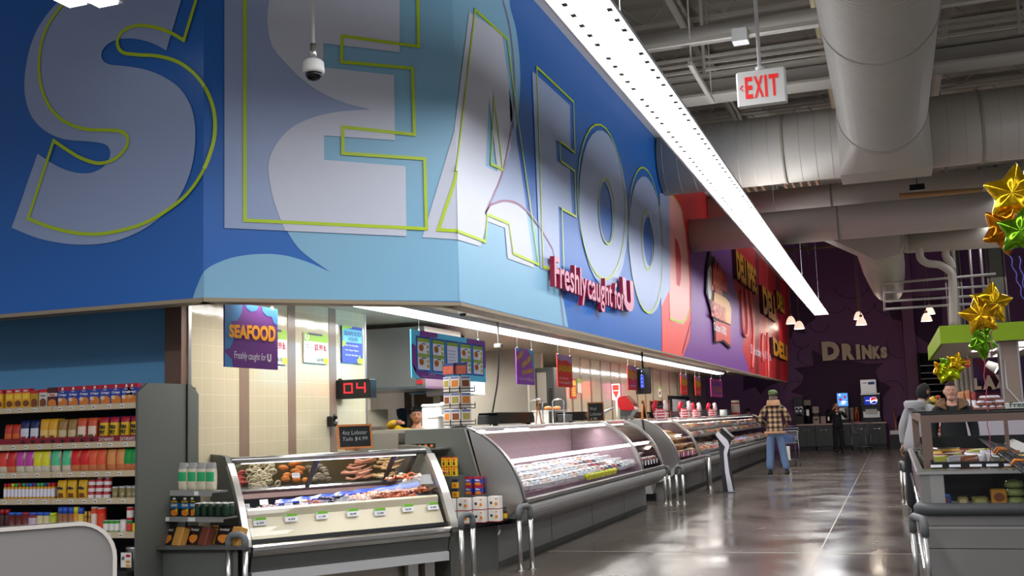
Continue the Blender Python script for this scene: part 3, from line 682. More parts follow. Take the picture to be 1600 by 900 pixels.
for X in (-.70, 2.6): mb.cyl((X-.015, 19.8, 4.74), (X+.015, 19.8, 4.74), .322, DUCTJ, n=28)
tag(mb.build('cross_duct'), 'thinner pale duct crossing lower behind the big cross duct', 'air duct')
mb = MB().cyl((-3.35, 22.3, 5.62), (9, 22.3, 5.62), .36, DUCT, n=24).cyl((-.9, 22.3, 5.62), (-.86, 22.3, 5.62), .372, DUCTJ, n=24)
tag(mb.build('cross_duct'), 'farther pale duct touching the red part of the mural', 'air duct')
tp = thing('branch_duct', (-.3, 23, 4.5), 0, 'pale duct elbow dropping towards the drinks wall', 'air duct')
pts = [PY(1375, 372, 22.0), PY(1375, 392, 23.2), PY(1380, 415, 25.2), PY(1384, 432, 28), PY(1387, 447, 32), PY(1389, 452, 35)]
MB().tube(pts, [.46, .46, .46, .45, .43, .42], DUCT, n=24).build('duct_tube', tp)
MB().prism([(-1.2, 4.9), (.35, 5.1), (.35, 4.35), (-.1, 4.25), (-.5, 4.5)], lambda u, v, t: Vector((u, t, v)), 21.6, 22.4, DUCT).build('reducer', tp)
p = [PY(1418, 378, 22.5), PY(1600, 366, 22.5)]
tag(MB().cyl(p[0], p[1]+(p[1]-p[0]), .23, DUCT, n=20).ell(p[0], .23, .23, .23, DUCT).build('cross_duct'), 'small pale duct with a rounded end on the right under the cross duct', 'air duct')
tb = SM([tuple(PY(a, b, 22.4)) for a, b in ((1437, 385), (1438, 402), (1448, 411), (1468, 414), (1484, 424), (1488, 436), (1489, 470), (1490, 508))], False, 4)
tag(MB().tube(tb, .075, DUCT, n=12).build('drain_pipe'), 'bent pale pipe dropping behind the green canopy', 'pipe')
tb = SM([tuple(PY(a, b, 22.6)) for a, b in ((1478, 385), (1478, 400), (1484, 408), (1488, 420))], False, 4)
tag(MB().tube(tb, .075, DUCT, n=12).build('drain_pipe'), 'short pale pipe joining the bent pipe near the star balloons', 'pipe')
# conduit grid
CND = mat('conduit', (168, 164, 158), .45, .3)
gr = thing('conduit_rack', tuple(PY(1450, 460, 24)), 0, 'open rack of thin horizontal pipes hung left of the gold star balloons', 'pipe rack')
for (a, b, c, d) in ((1382, 443, 1556, 428), (1382, 457, 1545, 447), (1382, 471, 1545, 461), (1382, 483, 1545, 473)):
    MB().cyl(PY(a, b, 24), PY(c, d, 24), .026, CND, n=8).build('rail', gr)
for a, b, c, d in ((1382, 440, 1382, 486), (1513, 372, 1522, 475), (1529, 362, 1538, 465)):
    MB().cyl(PY(a, b, 24.05), PY(c, d, 24.05), .026, CND, n=8).build('upright', gr)
MB().cyl(PY(1382, 443, 24), PY(1382, 443, 24)+Vector((0, 0, 3.2)), .01, CND, n=6).build('hanger_rod', gr)
# steel columns
for x0, x1, Y, lb in ((1485, 1502, 33.5, 'grey steel column behind the bent pale pipe'), (1552, 1572, 33, 'grey green steel column behind the gold balloons')):
    a = PY(x0, 480, Y); b_ = PY(x1, 480, Y); CM = mat('column_grey', (124, 132, 120), .55)
    mb = MB().box(a.x, b_.x, Y, Y+.04, 0, 8.3, CM).box(a.x, b_.x, Y+.26, Y+.30, 0, 8.3, CM).box((a.x+b_.x)/2-.03, (a.x+b_.x)/2+.03, Y+.04, Y+.26, 0, 8.3, CM)
    mb.cyl((a.x-.06, Y+.1, 0), (a.x-.06, Y+.1, 8.3), .025, CND, n=6).cyl((b_.x+.06, Y+.1, 0), (b_.x+.06, Y+.1, 8.3), .025, CND, n=6)
    tag(mb.build('steel_column'), lb, 'column')
# roof structure: bar joists crossing, girder, trays, conduits
JST = mat('joist_paint', (158, 150, 138), .6, .1)
def joist(Y, x0, x1, z0, z1):
    mb = MB().box(x0, x1, Y-.05, Y-.01, z0, z0+.05, JST).box(x0, x1, Y+.01, Y+.05, z0, z0+.05, JST).box(x0, x1, Y-.06, Y+.06, z1-.05, z1, JST)
    x = x0; k = 0
    while x < x1-.5:
        a = (x, Y, z0+.03 if k % 2 else z1-.03); c = (x+.62, Y, z1-.03 if k % 2 else z0+.03); mb.cyl(a, c, .014, JST, n=5); x += .62; k += 1
    return mb
for i in range(17):
    Y = 8.6+i*1.9
    joist(Y, -3.9, 9.0, 7.55, 8.2).build('roof_joist', ceil)
for X in (-2.6, 1.2, 3.6, 5.8):
    mb = MB().box(X-.05, X+.05, 4, 42, 7.30, 7.34, JST).box(X-.05, X+.05, 4, 42, 7.52, 7.56, JST)
    y = 4
    while y < 41: mb.cyl((X, y, 7.34), (X, y+.5, 7.52), .014, JST, n=5).cyl((X, y+.5, 7.52), (X, y+1.0, 7.34), .014, JST, n=5); y += 1.0
    mb.build('girder_truss', ceil)
def bar(name, a, b, r, m, label, cat='pipe'): return tag(MB().cyl(a, b, r, m, n=10).build(name), label, cat)
GIR = mat('girder_paint', (176, 170, 158), .5, .05)
Yt = 15.58
mb = MB()
for dz in (0, .10, .2): mb.box(-3.3, 9, Yt-.02, Yt+.02, 6.52+dz, 6.56+dz, GIR)
for X in (-2.3, 0.3, 2.0, 4.5): mb.box(X-.02, X+.02, Yt-.03, Yt+.03, 6.45, 8.25, GIR)
tag(mb.build('cable_tray'), 'three thin parallel rails crossing high above the exit sign', 'cable tray')
mb = MB().box(-3.3, 9, 16.3, 16.5, 6.35, 6.60, GIR).box(-3.3, 9, 16.1, 16.6, 6.62, 6.66, GIR).box(-3.3, 9, 16.1, 16.6, 6.30, 6.34, GIR)
tag(mb.build('steel_beam'), 'wide pale steel beam crossing above the big cross duct', 'beam')
bar('fat_pipe', (-3.2, 14.14, 6.55), (9, 14.0, 6.55), .13, GIR, 'fat pale pipe crossing above the exit sign near the roof')
mb = MB().box(-3.1, 3, 13.6, 13.66, 6.28, 6.34, GIR).bbox(-1.62, -1.42, 13.5, 13.7, 6.18, 6.36, WHITE)
tag(mb.build('strut_channel'), 'thin pale channel with a white junction box below the fat pipe', 'channel')
a = PZ(1078, 100, 6.1); b_ = PZ(1112, 160, 6.1)
mb = MB().box(a.x-.03, a.x+.03, a.y, b_.y, 6.08, 6.14, GIR).cyl((a.x, a.y+.1, 6.1), (a.x, a.y+.1, 8.2), .012, GIR, n=6).cyl((a.x, b_.y-.1, 6.1), (a.x, b_.y-.1, 8.2), .012, GIR, n=6)
tag(mb.build('hanging_strut'), 'slotted hanging strut left of the exit sign', 'strut')
for i in range(4):
    X = -.62+i*.16
    bar('riser_conduit', (X, 10, 6.95), (X, 21, 6.95), .055, mat('conduit_cream', (188, 174, 136), .5), ('leftmost', 'second from left', 'third from left', 'rightmost')[i]+' of the four cream conduits beside the spiral duct')
for k, (x0, n_) in enumerate(((-1.9, 5), (-2.9, 4))):
    for i in range(n_):
        X = x0+i*.17
        tag(MB().cyl((X, 19, 6.4), (X, 31, 6.4), .045, mat('conduit_tan', (150, 112, 84), .6), n=6).build('riser_conduit'), 'tan conduit in the bundles seen between the two cross ducts', 'pipe', 'tan conduits between the cross ducts')
mb = MB().cyl(PY(1405, 306, 21), PY(1535, 297, 21), .05, mat('conduit_tan2', (180, 140, 92), .6), n=8)
tag(mb.build('roof_pipe'), 'straight tan pipe between the two cross ducts on the right', 'pipe')
p = PY(1433, 294, 20.5); tag(MB().bbox(p.x-.13, p.x+.13, 20.4, 20.6, p.z-.05, p.z+.06, BLACK).cyl((p.x, 20.5, p.z), (p.x, 20.5, 8.3), .008, BLACK, n=5).build('speaker_box'), 'small black box hanging between the two cross ducts', 'box')
random.seed(3)
for i in range(9):
    z = 6.5+random.random()*.6; Y = 23.5+i*1.7
    tag(MB().cyl((-3.3, Y, z), (9, Y, z), .03+.03*random.random(), mat('conduit_dim', (138, 124, 108), .6), n=6).build('roof_pipe'), 'dim pipe crossing under the roof far down the aisle', 'pipe', 'dim pipes under the far roof')
# pendant lamps
SH = mat('pendant_glass', (238, 214, 200), .4, emit=(255, 222, 200), estr=.9)
def pendant(x, y, Y, label):
    p = PY(x, y, Y); r = thing('pendant_lamp', tuple(p), 0, label, 'pendant lamp')
    MB().lathe([(.165, 0), (.16, .02), (.13, .13), (.08, .22), (.04, .25), (.036, .25), (.075, .21), (.12, .12), (.15, .02)], SH, c=p, n=20).build('lamp_shade', r)
    MB().cyl(p+Vector((0, 0, .24)), p+Vector((0, 0, .32)), .045, BRN, n=10).build('socket', r)
    MB().cyl(p+Vector((0, 0, .3)), (p.x, p.y, 8.3), .012, BRN, n=6).build('cord', r)
    MB().ell(p+Vector((0, 0, .06)), .05, .05, .06, LAMPS).build('bulb', r)
    l = bpy.data.lights.new('pendant_bulb', 'POINT'); l.energy = 14; l.color = (1, .85, .7); l.shadow_soft_size = .06
    o = bpy.data.objects.new('pendant_bulb', l); o.location = p+Vector((0, 0, -.08)); COL.objects.link(o)
for x, y, Y, lb in ((1236, 506, 36, 'upper of the two white pendants beside the red wall end'), (1249, 514, 34.5, 'lower of the two white pendants beside the red wall end'),
                    (1342, 499, 36, 'upper of the two white pendants above the DRINKS letters'), (1346, 508, 34.5, 'lower of the two white pendants above the DRINKS letters'),
                    (1453, 491, 36, 'upper of the two white pendants left of the green canopy'), (1448, 502, 34.5, 'lower of the two white pendants left of the green canopy')):
    pendant(x, y, Y, lb)
# soffit strip light over the counters
sl_ = thing('soffit_light_strip', (-4.95, 20, 2.63), 0, 'continuous white strip light under the soffit above the counters', 'ceiling light')
MB().box(-5.10, -4.80, 7.9, 33.0, 2.645, 2.695, HSG).build('housing', sl_)
MB().prism([(-5.09, 2.645), (-5.05, 2.615), (-4.85, 2.615), (-4.81, 2.645)], lambda u, v, t: Vector((u, t, v)), 7.92, 32.98, LAMP).build('diffuser', sl_)
kl = thing('soffit_light_strip', (-7.9, 17, 2.66), 0, 'second white strip light deeper in the kitchen behind the seafood hours sign', 'ceiling light')
MB().box(-8.05, -7.75, 9, 19.4, 2.675, 2.692, HSG).build('housing', kl)
MB().box(-8.03, -7.77, 9.02, 19.38, 2.665, 2.675, LAMP).build('diffuser', kl)
# ================================================================== FAR END: back wall, drinks station, canopy
WB = bpy.data.objects['wall_back']
def wallpix(x, y, off=.012): return PY(x, y, YB-off)
def Zd(l): return Z1(l, 3.214, 1180, 480)
mb = MB()
burst = Zd([(285, 215), (292, 292), (195, 306), (243, 345), (232, 383), (178, 426), (238, 442), (290, 560), (645, 575), (640, 450), (685, 400), (625, 372), (603, 318), (645, 280), (560, 285), (480, 268), (360, 268), (320, 232)])
flatpix(mb, burst, wallpix, DPUR)
flatpix(mb, Zd([(60, -60), (62, 120), (120, 130), (180, 160), (190, 120), (255, 135), (240, 100), (300, 60), (330, -40), (200, -120)]), wallpix, DPUR)
flatpix(mb, Zd([(-60, 350), (-60, 420), (0, 400), (28, 440), (60, 400), (110, 380), (100, 330), (30, 320)]), wallpix, DPUR)
flatpix(mb, Zd([(640, -40), (690, 60), (735, 70), (740, 130), (780, 120), (880, 190), (940, 80), (940, -60)]), lambda a, b: wallpix(a, b, .012), DPUR)
def arc(cx, cy, r, a0, a1, m=LPUR, off=.02, wpx=1.1):
    P = [(cx+r*math.cos(math.radians(a0+(a1-a0)*i/12)), cy+r*.9*math.sin(math.radians(a0+(a1-a0)*i/12))) for i in range(13)]
    Q = [(cx+(r-wpx)*math.cos(math.radians(a0+(a1-a0)*i/12)), cy+(r-wpx)*.9*math.sin(math.radians(a0+(a1-a0)*i/12))) for i in range(13)]
    for i in range(12): mb.add([wallpix(*P[i], off), wallpix(*P[i+1], off), wallpix(*Q[i+1], off), wallpix(*Q[i], off)], [(0, 1, 2, 3)], m)
for cx, cy, r, a0, a1 in ((1252, 532, 14, 20, 200), (1280, 505, 16, 0, 190), (1302, 470, 22, 20, 160), (1345, 470, 24, 10, 150), (1388, 470, 24, 0, 170), (1262, 556, 16, 90, 250), (1394, 610, 18, 190, 360), (1376, 620, 12, 180, 330), (1240, 610, 16, 180, 330), (1256, 585, 14, 30, 160), (1282, 590, 22, 100, 200), (1291, 608, 20, 90, 220), (1408, 540, 22, 90, 200), (1330, 440, 30, 20, 160)):
    arc(cx, cy, r, a0, a1)
mb.build('mural_background', WB, recalc=False)
LTR = mat('sign_cream', (214, 192, 164), .5, .05); LTE = mat('sign_edge_dark', (40, 22, 34), .5)
for ch, x0, x1, yt, yb in (('D', 1285.5, 1313, 534, 564), ('R', 1316.5, 1336, 537, 563), ('I', 1338.5, 1345, 538, 562), ('N', 1347.5, 1363, 539.5, 561.5), ('K', 1364, 1377, 541, 561), ('S', 1376.5, 1387, 542, 560)):
    O = PY(x0, yb, YB-.22); T_ = PY(x0, yt, YB-.22); E_ = PY(x1, yb, YB-.22); mb = MB()
    text(mb, ch, LTR, O, (1, 0, 0), (0, 0, 1), E_.x-O.x, T_.z-O.z, off=.075, ext=0); text(mb, ch, LTE, O+Vector((0, .2, 0)), (1, 0, 0), (0, 0, 1), E_.x-O.x, T_.z-O.z, off=.075, ext=.19)
    tag(mb.build('sign_letter'), 'cream block letter %s of the DRINKS sign on the purple wall' % ch, 'sign letter')
# pilaster and dark stock opening right of the drinks sign
PIL = mat('pilaster_purple', (120, 78, 112), .6)
a = PY(1410, 500, YB-.3); b_ = PY(1428, 500, YB-.3)
tag(MB().box(a.x, b_.x, YB-.3, YB+1.6, 0, 8.3, PIL).build('wall_pilaster'), kind='structure')
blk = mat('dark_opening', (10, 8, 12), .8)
c_ = PY(1478, 560, YB-.1)
sh = thing('dark_stock_rack', ((b_.x+c_.x)/2, YB-.6, 0), 0, 'tall black rack with thin shining shelf edges left of the green canopy', 'shelf rack')
zt = PY(1450, 552, YB).z
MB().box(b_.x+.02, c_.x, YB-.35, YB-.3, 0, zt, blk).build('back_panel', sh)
for k, yy in enumerate((572, 583, 592, 601, 612, 624)):
    z = PY(1450, yy, YB).z; MB().box(b_.x+.05, c_.x, YB-.9, YB-.35, z-.03, z, mat('rack_edge', (132, 128, 134), .25, .6)).build('shelf', sh)
for X in (b_.x+.03, c_.x-.05): MB().box(X, X+.05, YB-.9, YB-.35, 0, zt, blk).build('upright', sh)
# counter
YC = 40.95; xa = PY(1246, 663, YC).x; xb = PY(1384, 663, YC).x; zc = PY(1320, 661, YC).z
CB = mat('cabinet_grey', (74, 78, 78), .5); CT = mat('counter_pink', (206, 172, 158), .35)
n = 5; st = (xb-xa)/n
for i in range(n):
    X0 = xa+st*i; r = thing('base_cabinet', (X0+st/2, YC+.3, 0), 0, 'grey drinks station cabinet, %s from the left' % ('first', 'second', 'third', 'fourth', 'fifth')[i], 'cabinet')
    MB().box(X0+.005, X0+st-.005, YC+.03, YB-.01, .1, zc-.05, CB).build('body', r)
    MB().box(X0+.03, X0+st-.03, YC+.08, YB-.05, 0, .1, BLACK).build('toe_kick', r)
    for k in (0, 1):
        dxx = X0+.01+k*(st/2); dd = MB().box(dxx, dxx+st/2-.02, YC, YC+.03, .12, zc-.07, CB).build('door', r)
        hx = dxx+(st/2-.12 if k == 0 else .02); MB().box(hx, hx+.09, YC-.03, YC, zc-.24, zc-.22, CHROME).build('handle', dd)
tag(MB().box(xa-.03, xb+.03, YC-.03, YB-.01, zc-.05, zc, CT).build('worktop'), 'pinkish worktop of the drinks station below the DRINKS sign', 'worktop')
def at(x, y=661): p = PY(x, y, YC+.3); return p
def machine(x0, x1, yt, nm, label, cat, fn):
    a = at(x0).x; b = at(x1).x; z1 = at((x0+x1)/2, yt).z; r = thing(nm, ((a+b)/2, YC+.35, zc), 0, label, cat); fn(a, b, z1, r); return r
DK = mat('brewer_black', (24, 23, 24), .3)
def brewer(a, b, z1, r):
    h = z1-zc
    MB().bbox(a, b, YC+.1, YC+.65, zc, zc+h*.30, DK).build('base', r)
    MB().bbox(a+.02, b-.02, YC+.35, YC+.65, zc+h*.3, zc+h*.7, STEEL).build('body', r)
    MB().bbox(a, b, YC+.15, YC+.65, zc+h*.66, z1, DK).build('head', r)
    w_ = (b-a)
    for k in (.3, .7): MB().lathe([(.001, 0), (w_*.2, 0), (w_*.22, h*.2), (w_*.12, h*.3), (.001, h*.3)], STEEL, c=(a+w_*k, YC+.24, zc+h*.31), n=12).build('server', r)
def grinder(a, b, z1, r):
    h = z1-zc; w_ = b-a
    MB().bbox(a, b, YC+.2, YC+.6, zc+h*.78, z1, mat('grinder_beige', (150, 136, 118), .4)).build('hopper', r)
    MB().lathe([(.001, 0), (w_*.42, 0), (w_*.48, h*.3), (w_*.4, h*.62), (w_*.2, h*.76), (.001, h*.76)], DK, c=((a+b)/2, YC+.4, zc), n=14).build('body', r)
    MB().box(a+w_*.3, b-w_*.3, YC+.19, YC+.22, zc+h*.35, zc+h*.6, STEEL).build('gauge', r)
def milk(a, b, z1, r):
    h = z1-zc
    MB().bbox(a, b, YC+.2, YC+.6, zc, zc+h*.42, mat('dispenser_beige', (176, 160, 146), .4)).build('lower_box', r)
    MB().bbox(a+.02, b-.02, YC+.3, YC+.6, zc+h*.42, zc+h*.62, DK).build('middle', r)
    MB().bbox(a, b, YC+.2, YC+.6, zc+h*.62, z1, mat('dispenser_beige', (176, 160, 146), .4)).build('upper_box', r)
    MB().box(a+.06, b-.06, YC+.19, YC+.21, zc+h*.2, zc+h*.3, DK).build('label_plate', r)
machine(1242, 1257, 621, 'coffee_brewer', 'black and steel coffee brewer, tallest machine left of the man in black', 'coffee machine', brewer)
machine(1258, 1269, 625, 'coffee_grinder', 'black coffee machine with beige top beside the tallest brewer', 'coffee machine', grinder)
machine(1271, 1281, 635, 'milk_dispenser', 'stacked beige dispenser boxes on the drinks worktop', 'dispenser', milk)
def smallbox(a, b, z1, r):
    MB().bbox(a, b, YC+.15, YC+.45, zc, z1, mat('rack_beige', (158, 140, 132), .5)).build('tray', r); w_ = b-a
    for k in range(3): MB().box(a+w_*(.06+.31*k), a+w_*(.3+.31*k), YC+.14, YC+.155, zc+.02, z1-.03, mat('packet_pink', (196, 160, 160), .6)).build('packet_slot', r)
machine(1283, 1291, 650, 'condiment_rack', 'low pinkish condiment rack on the drinks worktop', 'rack', smallbox)
def urn(a, b, z1, r):
    h = z1-zc; MB().lathe([(.001, 0), ((b-a)*.45, 0), ((b-a)*.5, h*.6), ((b-a)*.3, h), (.001, h)], DK, c=((a+b)/2, YC+.4, zc), n=14).build('body', r)
    MB().box((a+b)/2-.03, (a+b)/2+.03, YC+.12, YC+.2, zc+h*.2, zc+h*.5, STEEL).build('tap', r)
machine(1291, 1300, 640, 'drink_urn', 'black drink urn directly left of the man in black', 'urn', urn)
def cups(a, b, z1, r):
    m = mat('cup_white', (214, 206, 200), .5)
    for k in range(2):
        MB().lathe([(.06, 0), (.075, .5), (.08, .5), (.08, .52), (.001, .52)], m, c=(a+.08+.17*k, YC+.3, zc+.02), n=12).build('cup_stack', r)
    MB().box(a-.02, b+.02, YC+.15, YC+.5, zc, zc+.02, DK).build('tray', r)
def screen(a, b, z1, r):
    h = z1-zc
    MB().bbox(a, b, YC+.15, YC+.65, zc, zc+h*.12, DK).build('base', r)
    MB().bbox(a+.03, b-.03, YC+.4, YC+.65, zc+h*.12, zc+h*.55, STEEL).build('body', r)
    d = MB().bbox(a-.02, b+.02, YC+.22, YC+.65, zc+h*.52, z1, DK).build('display_housing', r)
    SB = emi('screen_blue', (70, 130, 215), 1.6)
    mb = MB().box(a, b, YC+.205, YC+.219, zc+h*.55, z1-.03, SB)
    for (u, v, rx, rz, c) in ((.25, .85, .12, .07, (220, 235, 250)), (.75, .68, .16, .08, (150, 40, 50)), (.3, .5, .2, .1, (150, 200, 60)), (.6, .3, .3, .08, (230, 240, 255)), (.5, .15, .35, .05, (180, 210, 250))):
        X = a+(b-a)*u; Z = zc+h*(.56+.42*v); mb.add([(X-(b-a)*rx, YC+.203, Z), (X, YC+.203, Z-h*rz*.6), (X+(b-a)*rx, YC+.203, Z), (X, YC+.203, Z+h*rz*.6)], [(0, 1, 2, 3)], emi('screen_%d' % c[0], c, 1.3))
    mb.build('screen', d)
machine(1311, 1327.5, 613, 'soda_fountain', 'soda machine with a glowing blue fruit screen behind the man in black', 'drinks machine', screen)
machine(1321, 1331, 640, 'cup_dispenser', 'white and grey cup dispenser right of the man in black', 'dispenser', lambda a, b, z1, r: (cups(a, b, z1, r)))
def bottles(a, b, z1, r):
    MB().box(a, b, YC+.15, YC+.5, zc, zc+.06, RED).build('tray', r)
    for k in range(3):
        X = a+.07+(b-a-.14)*k/2; h = z1-zc; MB().lathe([(.001, 0), (.06, 0), (.06, h*.62), (.03, h*.78), (.03, h*.9), (.001, h*.9)], mat('syrup_amber', (186, 96, 40), .2), c=(X, YC+.3, zc+.06), n=10).build('bottle', r)
        MB().cyl((X, YC+.3, zc+.06+h*.9), (X, YC+.3, z1+.04), .025, YEL, n=8).build('pump', r)
machine(1336, 1344, 638, 'syrup_rack', 'red rack of amber syrup bottles left of the big soda fountain', 'rack', bottles)
def fountain(a, b, z1, r):
    h = z1-zc; g = lambda y: at(1366, y).z
    MB().bbox(a, b, YC-.02, YC+.65, zc, g(652), DK).build('drip_base', r)
    MB().bbox(a+.04, b-.04, YC+.12, YC+.65, g(652), g(642), STEEL).build('splash_panel', r)
    mb = MB()
    for k in range(7):
        X = a+.16+(b-a-.32)*k/6; MB().bbox(X-.03, X+.03, YC+.0, YC+.12, g(646), g(639), WHITE).build('nozzle', r)
    MB().bbox(a+.02, b-.02, YC+.05, YC+.65, g(642), g(634), DK).build('valve_panel', r)
    p = MB().bbox(a, b, YC+.0, YC+.65, g(634), g(617), DK).build('display_housing', r)
    PB = emi('panel_blue', (22, 42, 150), 1.1); PW_ = emi('panel_white', (235, 238, 245), 1.2); PR = emi('panel_red', (210, 30, 50), 1.1)
    x0, x1_ = a+.12, b-.12; z0, z1_ = g(632), g(619.5); mb = MB().box(x0, x1_, YC-.012, YC-.001, z0, z1_, PB)
    cx, cz, rr = x0+(x1_-x0)*.76, (z0+z1_)/2, (z1_-z0)*.44
    cir = [(cx+rr*math.cos(i*math.pi/12), cz+rr*math.sin(i*math.pi/12)) for i in range(24)]
    mb.flat([cir], lambda u, v: Vector((u, YC-.014, v)), PW_)
    up = [(cx+rr*.92*math.cos(math.radians(t)), cz+rr*.92*math.sin(math.radians(t))) for t in range(10, 200, 15)]+[(cx-rr*.2, cz+rr*.1), (cx+rr*.3, cz+rr*.3)]
    dn = [(cx+rr*.92*math.cos(math.radians(t)), cz+rr*.92*math.sin(math.radians(t))) for t in range(215, 350, 15)]+[(cx+rr*.2, cz-rr*.1), (cx-rr*.3, cz-rr*.35)]
    mb.flat([up], lambda u, v: Vector((u, YC-.016, v)), PR); mb.flat([dn], lambda u, v: Vector((u, YC-.016, v)), PB)
    mb.box(x0+(x1_-x0)*.48, x0+(x1_-x0)*.54, YC-.016, YC-.013, cz-rr*.8, cz+rr*.8, PW_).box(x0+.05, x0+(x1_-x0)*.45, YC-.016, YC-.013, cz-.01, cz+.015, PW_)
    mb.build('lit_panel', p)
    MB().box(a+.0, b+.0, YC+.0, YC+.65, g(616.5), g(614.5), STEEL).build('top_tray', r)
machine(1348, 1378, 616, 'soda_fountain', 'big soda fountain with lit blue panel and round red white blue emblem', 'drinks machine', fountain)
a = at(1349).x; b_ = at(1374).x
im = thing('ice_maker', ((a+b_)/2, YC+.4, at(1360, 614.5).z), 0, 'stainless ice maker box on top of the big soda fountain', 'ice maker')
MB().bbox(a, b_, YC+.02, YC+.65, at(1360, 614.4).z, at(1360, 593).z, STEEL).build('cabinet', im)
MB().box(b_-.28, b_-.06, YC+.005, YC+.019, at(1360, 601).z, at(1360, 597).z, emi('badge_blue', (40, 60, 110), .3)).build('badge', im)
MB().box(a+.08, a+.22, YC+.005, YC+.019, at(1360, 599).z, at(1360, 598).z, DK).build('vent', im)
# broom
p0 = PY(1402, 690, 40.5); p1 = PY(1396, 636, 41.3)
br = thing('broom', (p0.x, 40.5, 0), 0, 'broom with an orange wooden handle leaning against the purple wall', 'broom')
MB().cyl((p0.x, 40.5, .55), (PY(1396, 636, 41.5).x, 41.45, p1.z), .022, WOOD, n=8).build('handle', br)
MB().bbox(p0.x-.22, p0.x+.22, 40.4, 40.55, .48, .62, WHITE).build('head', br)
MB().prism([(-.2, .48), (.2, .48), (.24, 0), (-.24, 0)], lambda u, v, t: Vector((p0.x+u, t, v)), 40.42, 40.52, DK).build('bristles', br)
bn = thing('waste_bin', (p0.x+.55, 40.9, 0), 0, 'black waste bin in the shadow beside the broom', 'bin')
MB().lathe([(.001, 0), (.26, 0), (.30, .95), (.001, .95)], DK, c=(p0.x+.36, 41.2, 0), n=18).build('body', bn); MB().lathe([(.32, .95), (.32, 1.0), (.24, 1.14), (.001, 1.2)], DK, c=(p0.x+.36, 41.2, 0), n=18).build('lid', bn)
# ------------------------------------------------------------------ green canopy
YG0, YG1 = 20.0, 27.0
xg = PY(1470, 537, YG0).x; zg0 = PY(1470, 537, YG0).z; zg1 = PY(1468, 509.5, YG0).z
GR = mat('canopy_green', (142, 178, 16), .5, noise=.02); CW = mat('canopy_under', (206, 194, 186), .6)
cn = thing('green_canopy', (xg+2.5, 23, zg0), 0, 'bright green canopy box with a white underside over the right counter', 'canopy')
MB().box(xg, xg+7, YG0, YG0+.06, zg0, zg1, GR).box(xg, xg+.06, YG0+.06, YG1, zg0, zg1, GR).box(xg+.06, xg+7, YG1-.06, YG1, zg0, zg1, GR).build('fascia', cn)
MB().box(xg+.06, xg+7, YG0+.06, YG1-.06, zg0+.02, zg0+.06, CW).build('soffit_panel', cn)
mb = MB().box(xg+.06, xg+7, YG0+.06, YG1-.06, zg0+.012, zg0+.02, CW)
LP = [((1517, 557), (1548, 557), (1575, 541), (1545, 541))]
for x0, y0, x1, y1 in ((1521, 548, 1568, 540), (1555, 556, 1600, 545), (1580, 540, 1640, 533)):
    a = PZ(x0, y0, zg0); b = PZ(x1, y1, zg0); MB().box(min(a.x, b.x), max(a.x, b.x), min(a.y, b.y), max(a.y, b.y)+.6, zg0-.0, zg0+.012, LAMPS).build('light_panel', cn)
for X in (xg+.5, xg+3): MB().cyl((X, 23, zg1), (X, 23, 8.3), .03, GIR, n=8).build('hanger_rod', cn)
area('canopy_lamp', (xg+2.2, 23.5, zg0-.03), 3, 4, 60, (1, .95, .9), spread=170)
# stainless duct column under the canopy
a = PY(1568, 600, 20.6); b_ = PY(1594, 600, 20.6)
tag(MB().box(a.x, b_.x, 20.6, 20.9, .9, zg0+.01, mat('brushed_copper_steel', (176, 156, 140), .35, .8, noise=.08, scale=4)).box(a.x-.03, a.x, 20.57, 20.93, .9, zg0, STEEL).box(b_.x, b_.x+.03, 20.57, 20.93, .9, zg0, STEEL).tube(SM([(a.x+.05, 20.55, 2.2), (a.x+.05, 20.55, 1.75), (a.x+.08, 20.55, 1.65), (a.x+.3, 20.55, 1.35)], False, 4), .014, WHITE, n=6).build('service_column'), 'stainless service column standing under the green canopy', 'column')
# far right wall with LAX lettering
YR = 31.0
a = PY(1516, 560, YR)
tag(MB().box(a.x, 14, YR, YR+.15, 0, 3.1, mat('wall_violet', (72, 40, 86), .6)).build('wall_right'), kind='structure')
WR = bpy.data.objects['wall_right']; mb = MB()
for P_ in ([(1522, 562), (1545, 562), (1560, 600), (1548, 612), (1535, 585)], [(1560, 562), (1590, 562), (1580, 590)], [(1520, 612), (1600, 614), (1600, 640), (1520, 640)]):
    flatpix(mb, P_, lambda a, b: PY(a, b, YR-.01), mat('mural_wine', (96, 22, 48), .6))
mb.build('mural_background', WR, recalc=False)
for ch, x0, x1, yt, yb in (('L', 1522.5, 1534, 591, 609), ('A', 1536, 1557, 587, 609), ('X', 1556, 1574, 585, 607)):
    O = PY(x0, yb, YR-.16); T_ = PY(x0, yt, YR-.16); E_ = PY(x1, yb, YR-.16); mb = MB(); text(mb, ch, LTR, O, (1, 0, 0), (0, 0, 1), E_.x-O.x, T_.z-O.z, off=.08, ext=0)
    text(mb, ch, LTE, O+Vector((0, .14, 0)), (1, 0, 0), (0, 0, 1), E_.x-O.x, T_.z-O.z, off=.08, ext=.13)
    tag(mb.build('sign_letter'), 'cream block letter %s on the violet wall under the green canopy' % ch, 'sign letter')
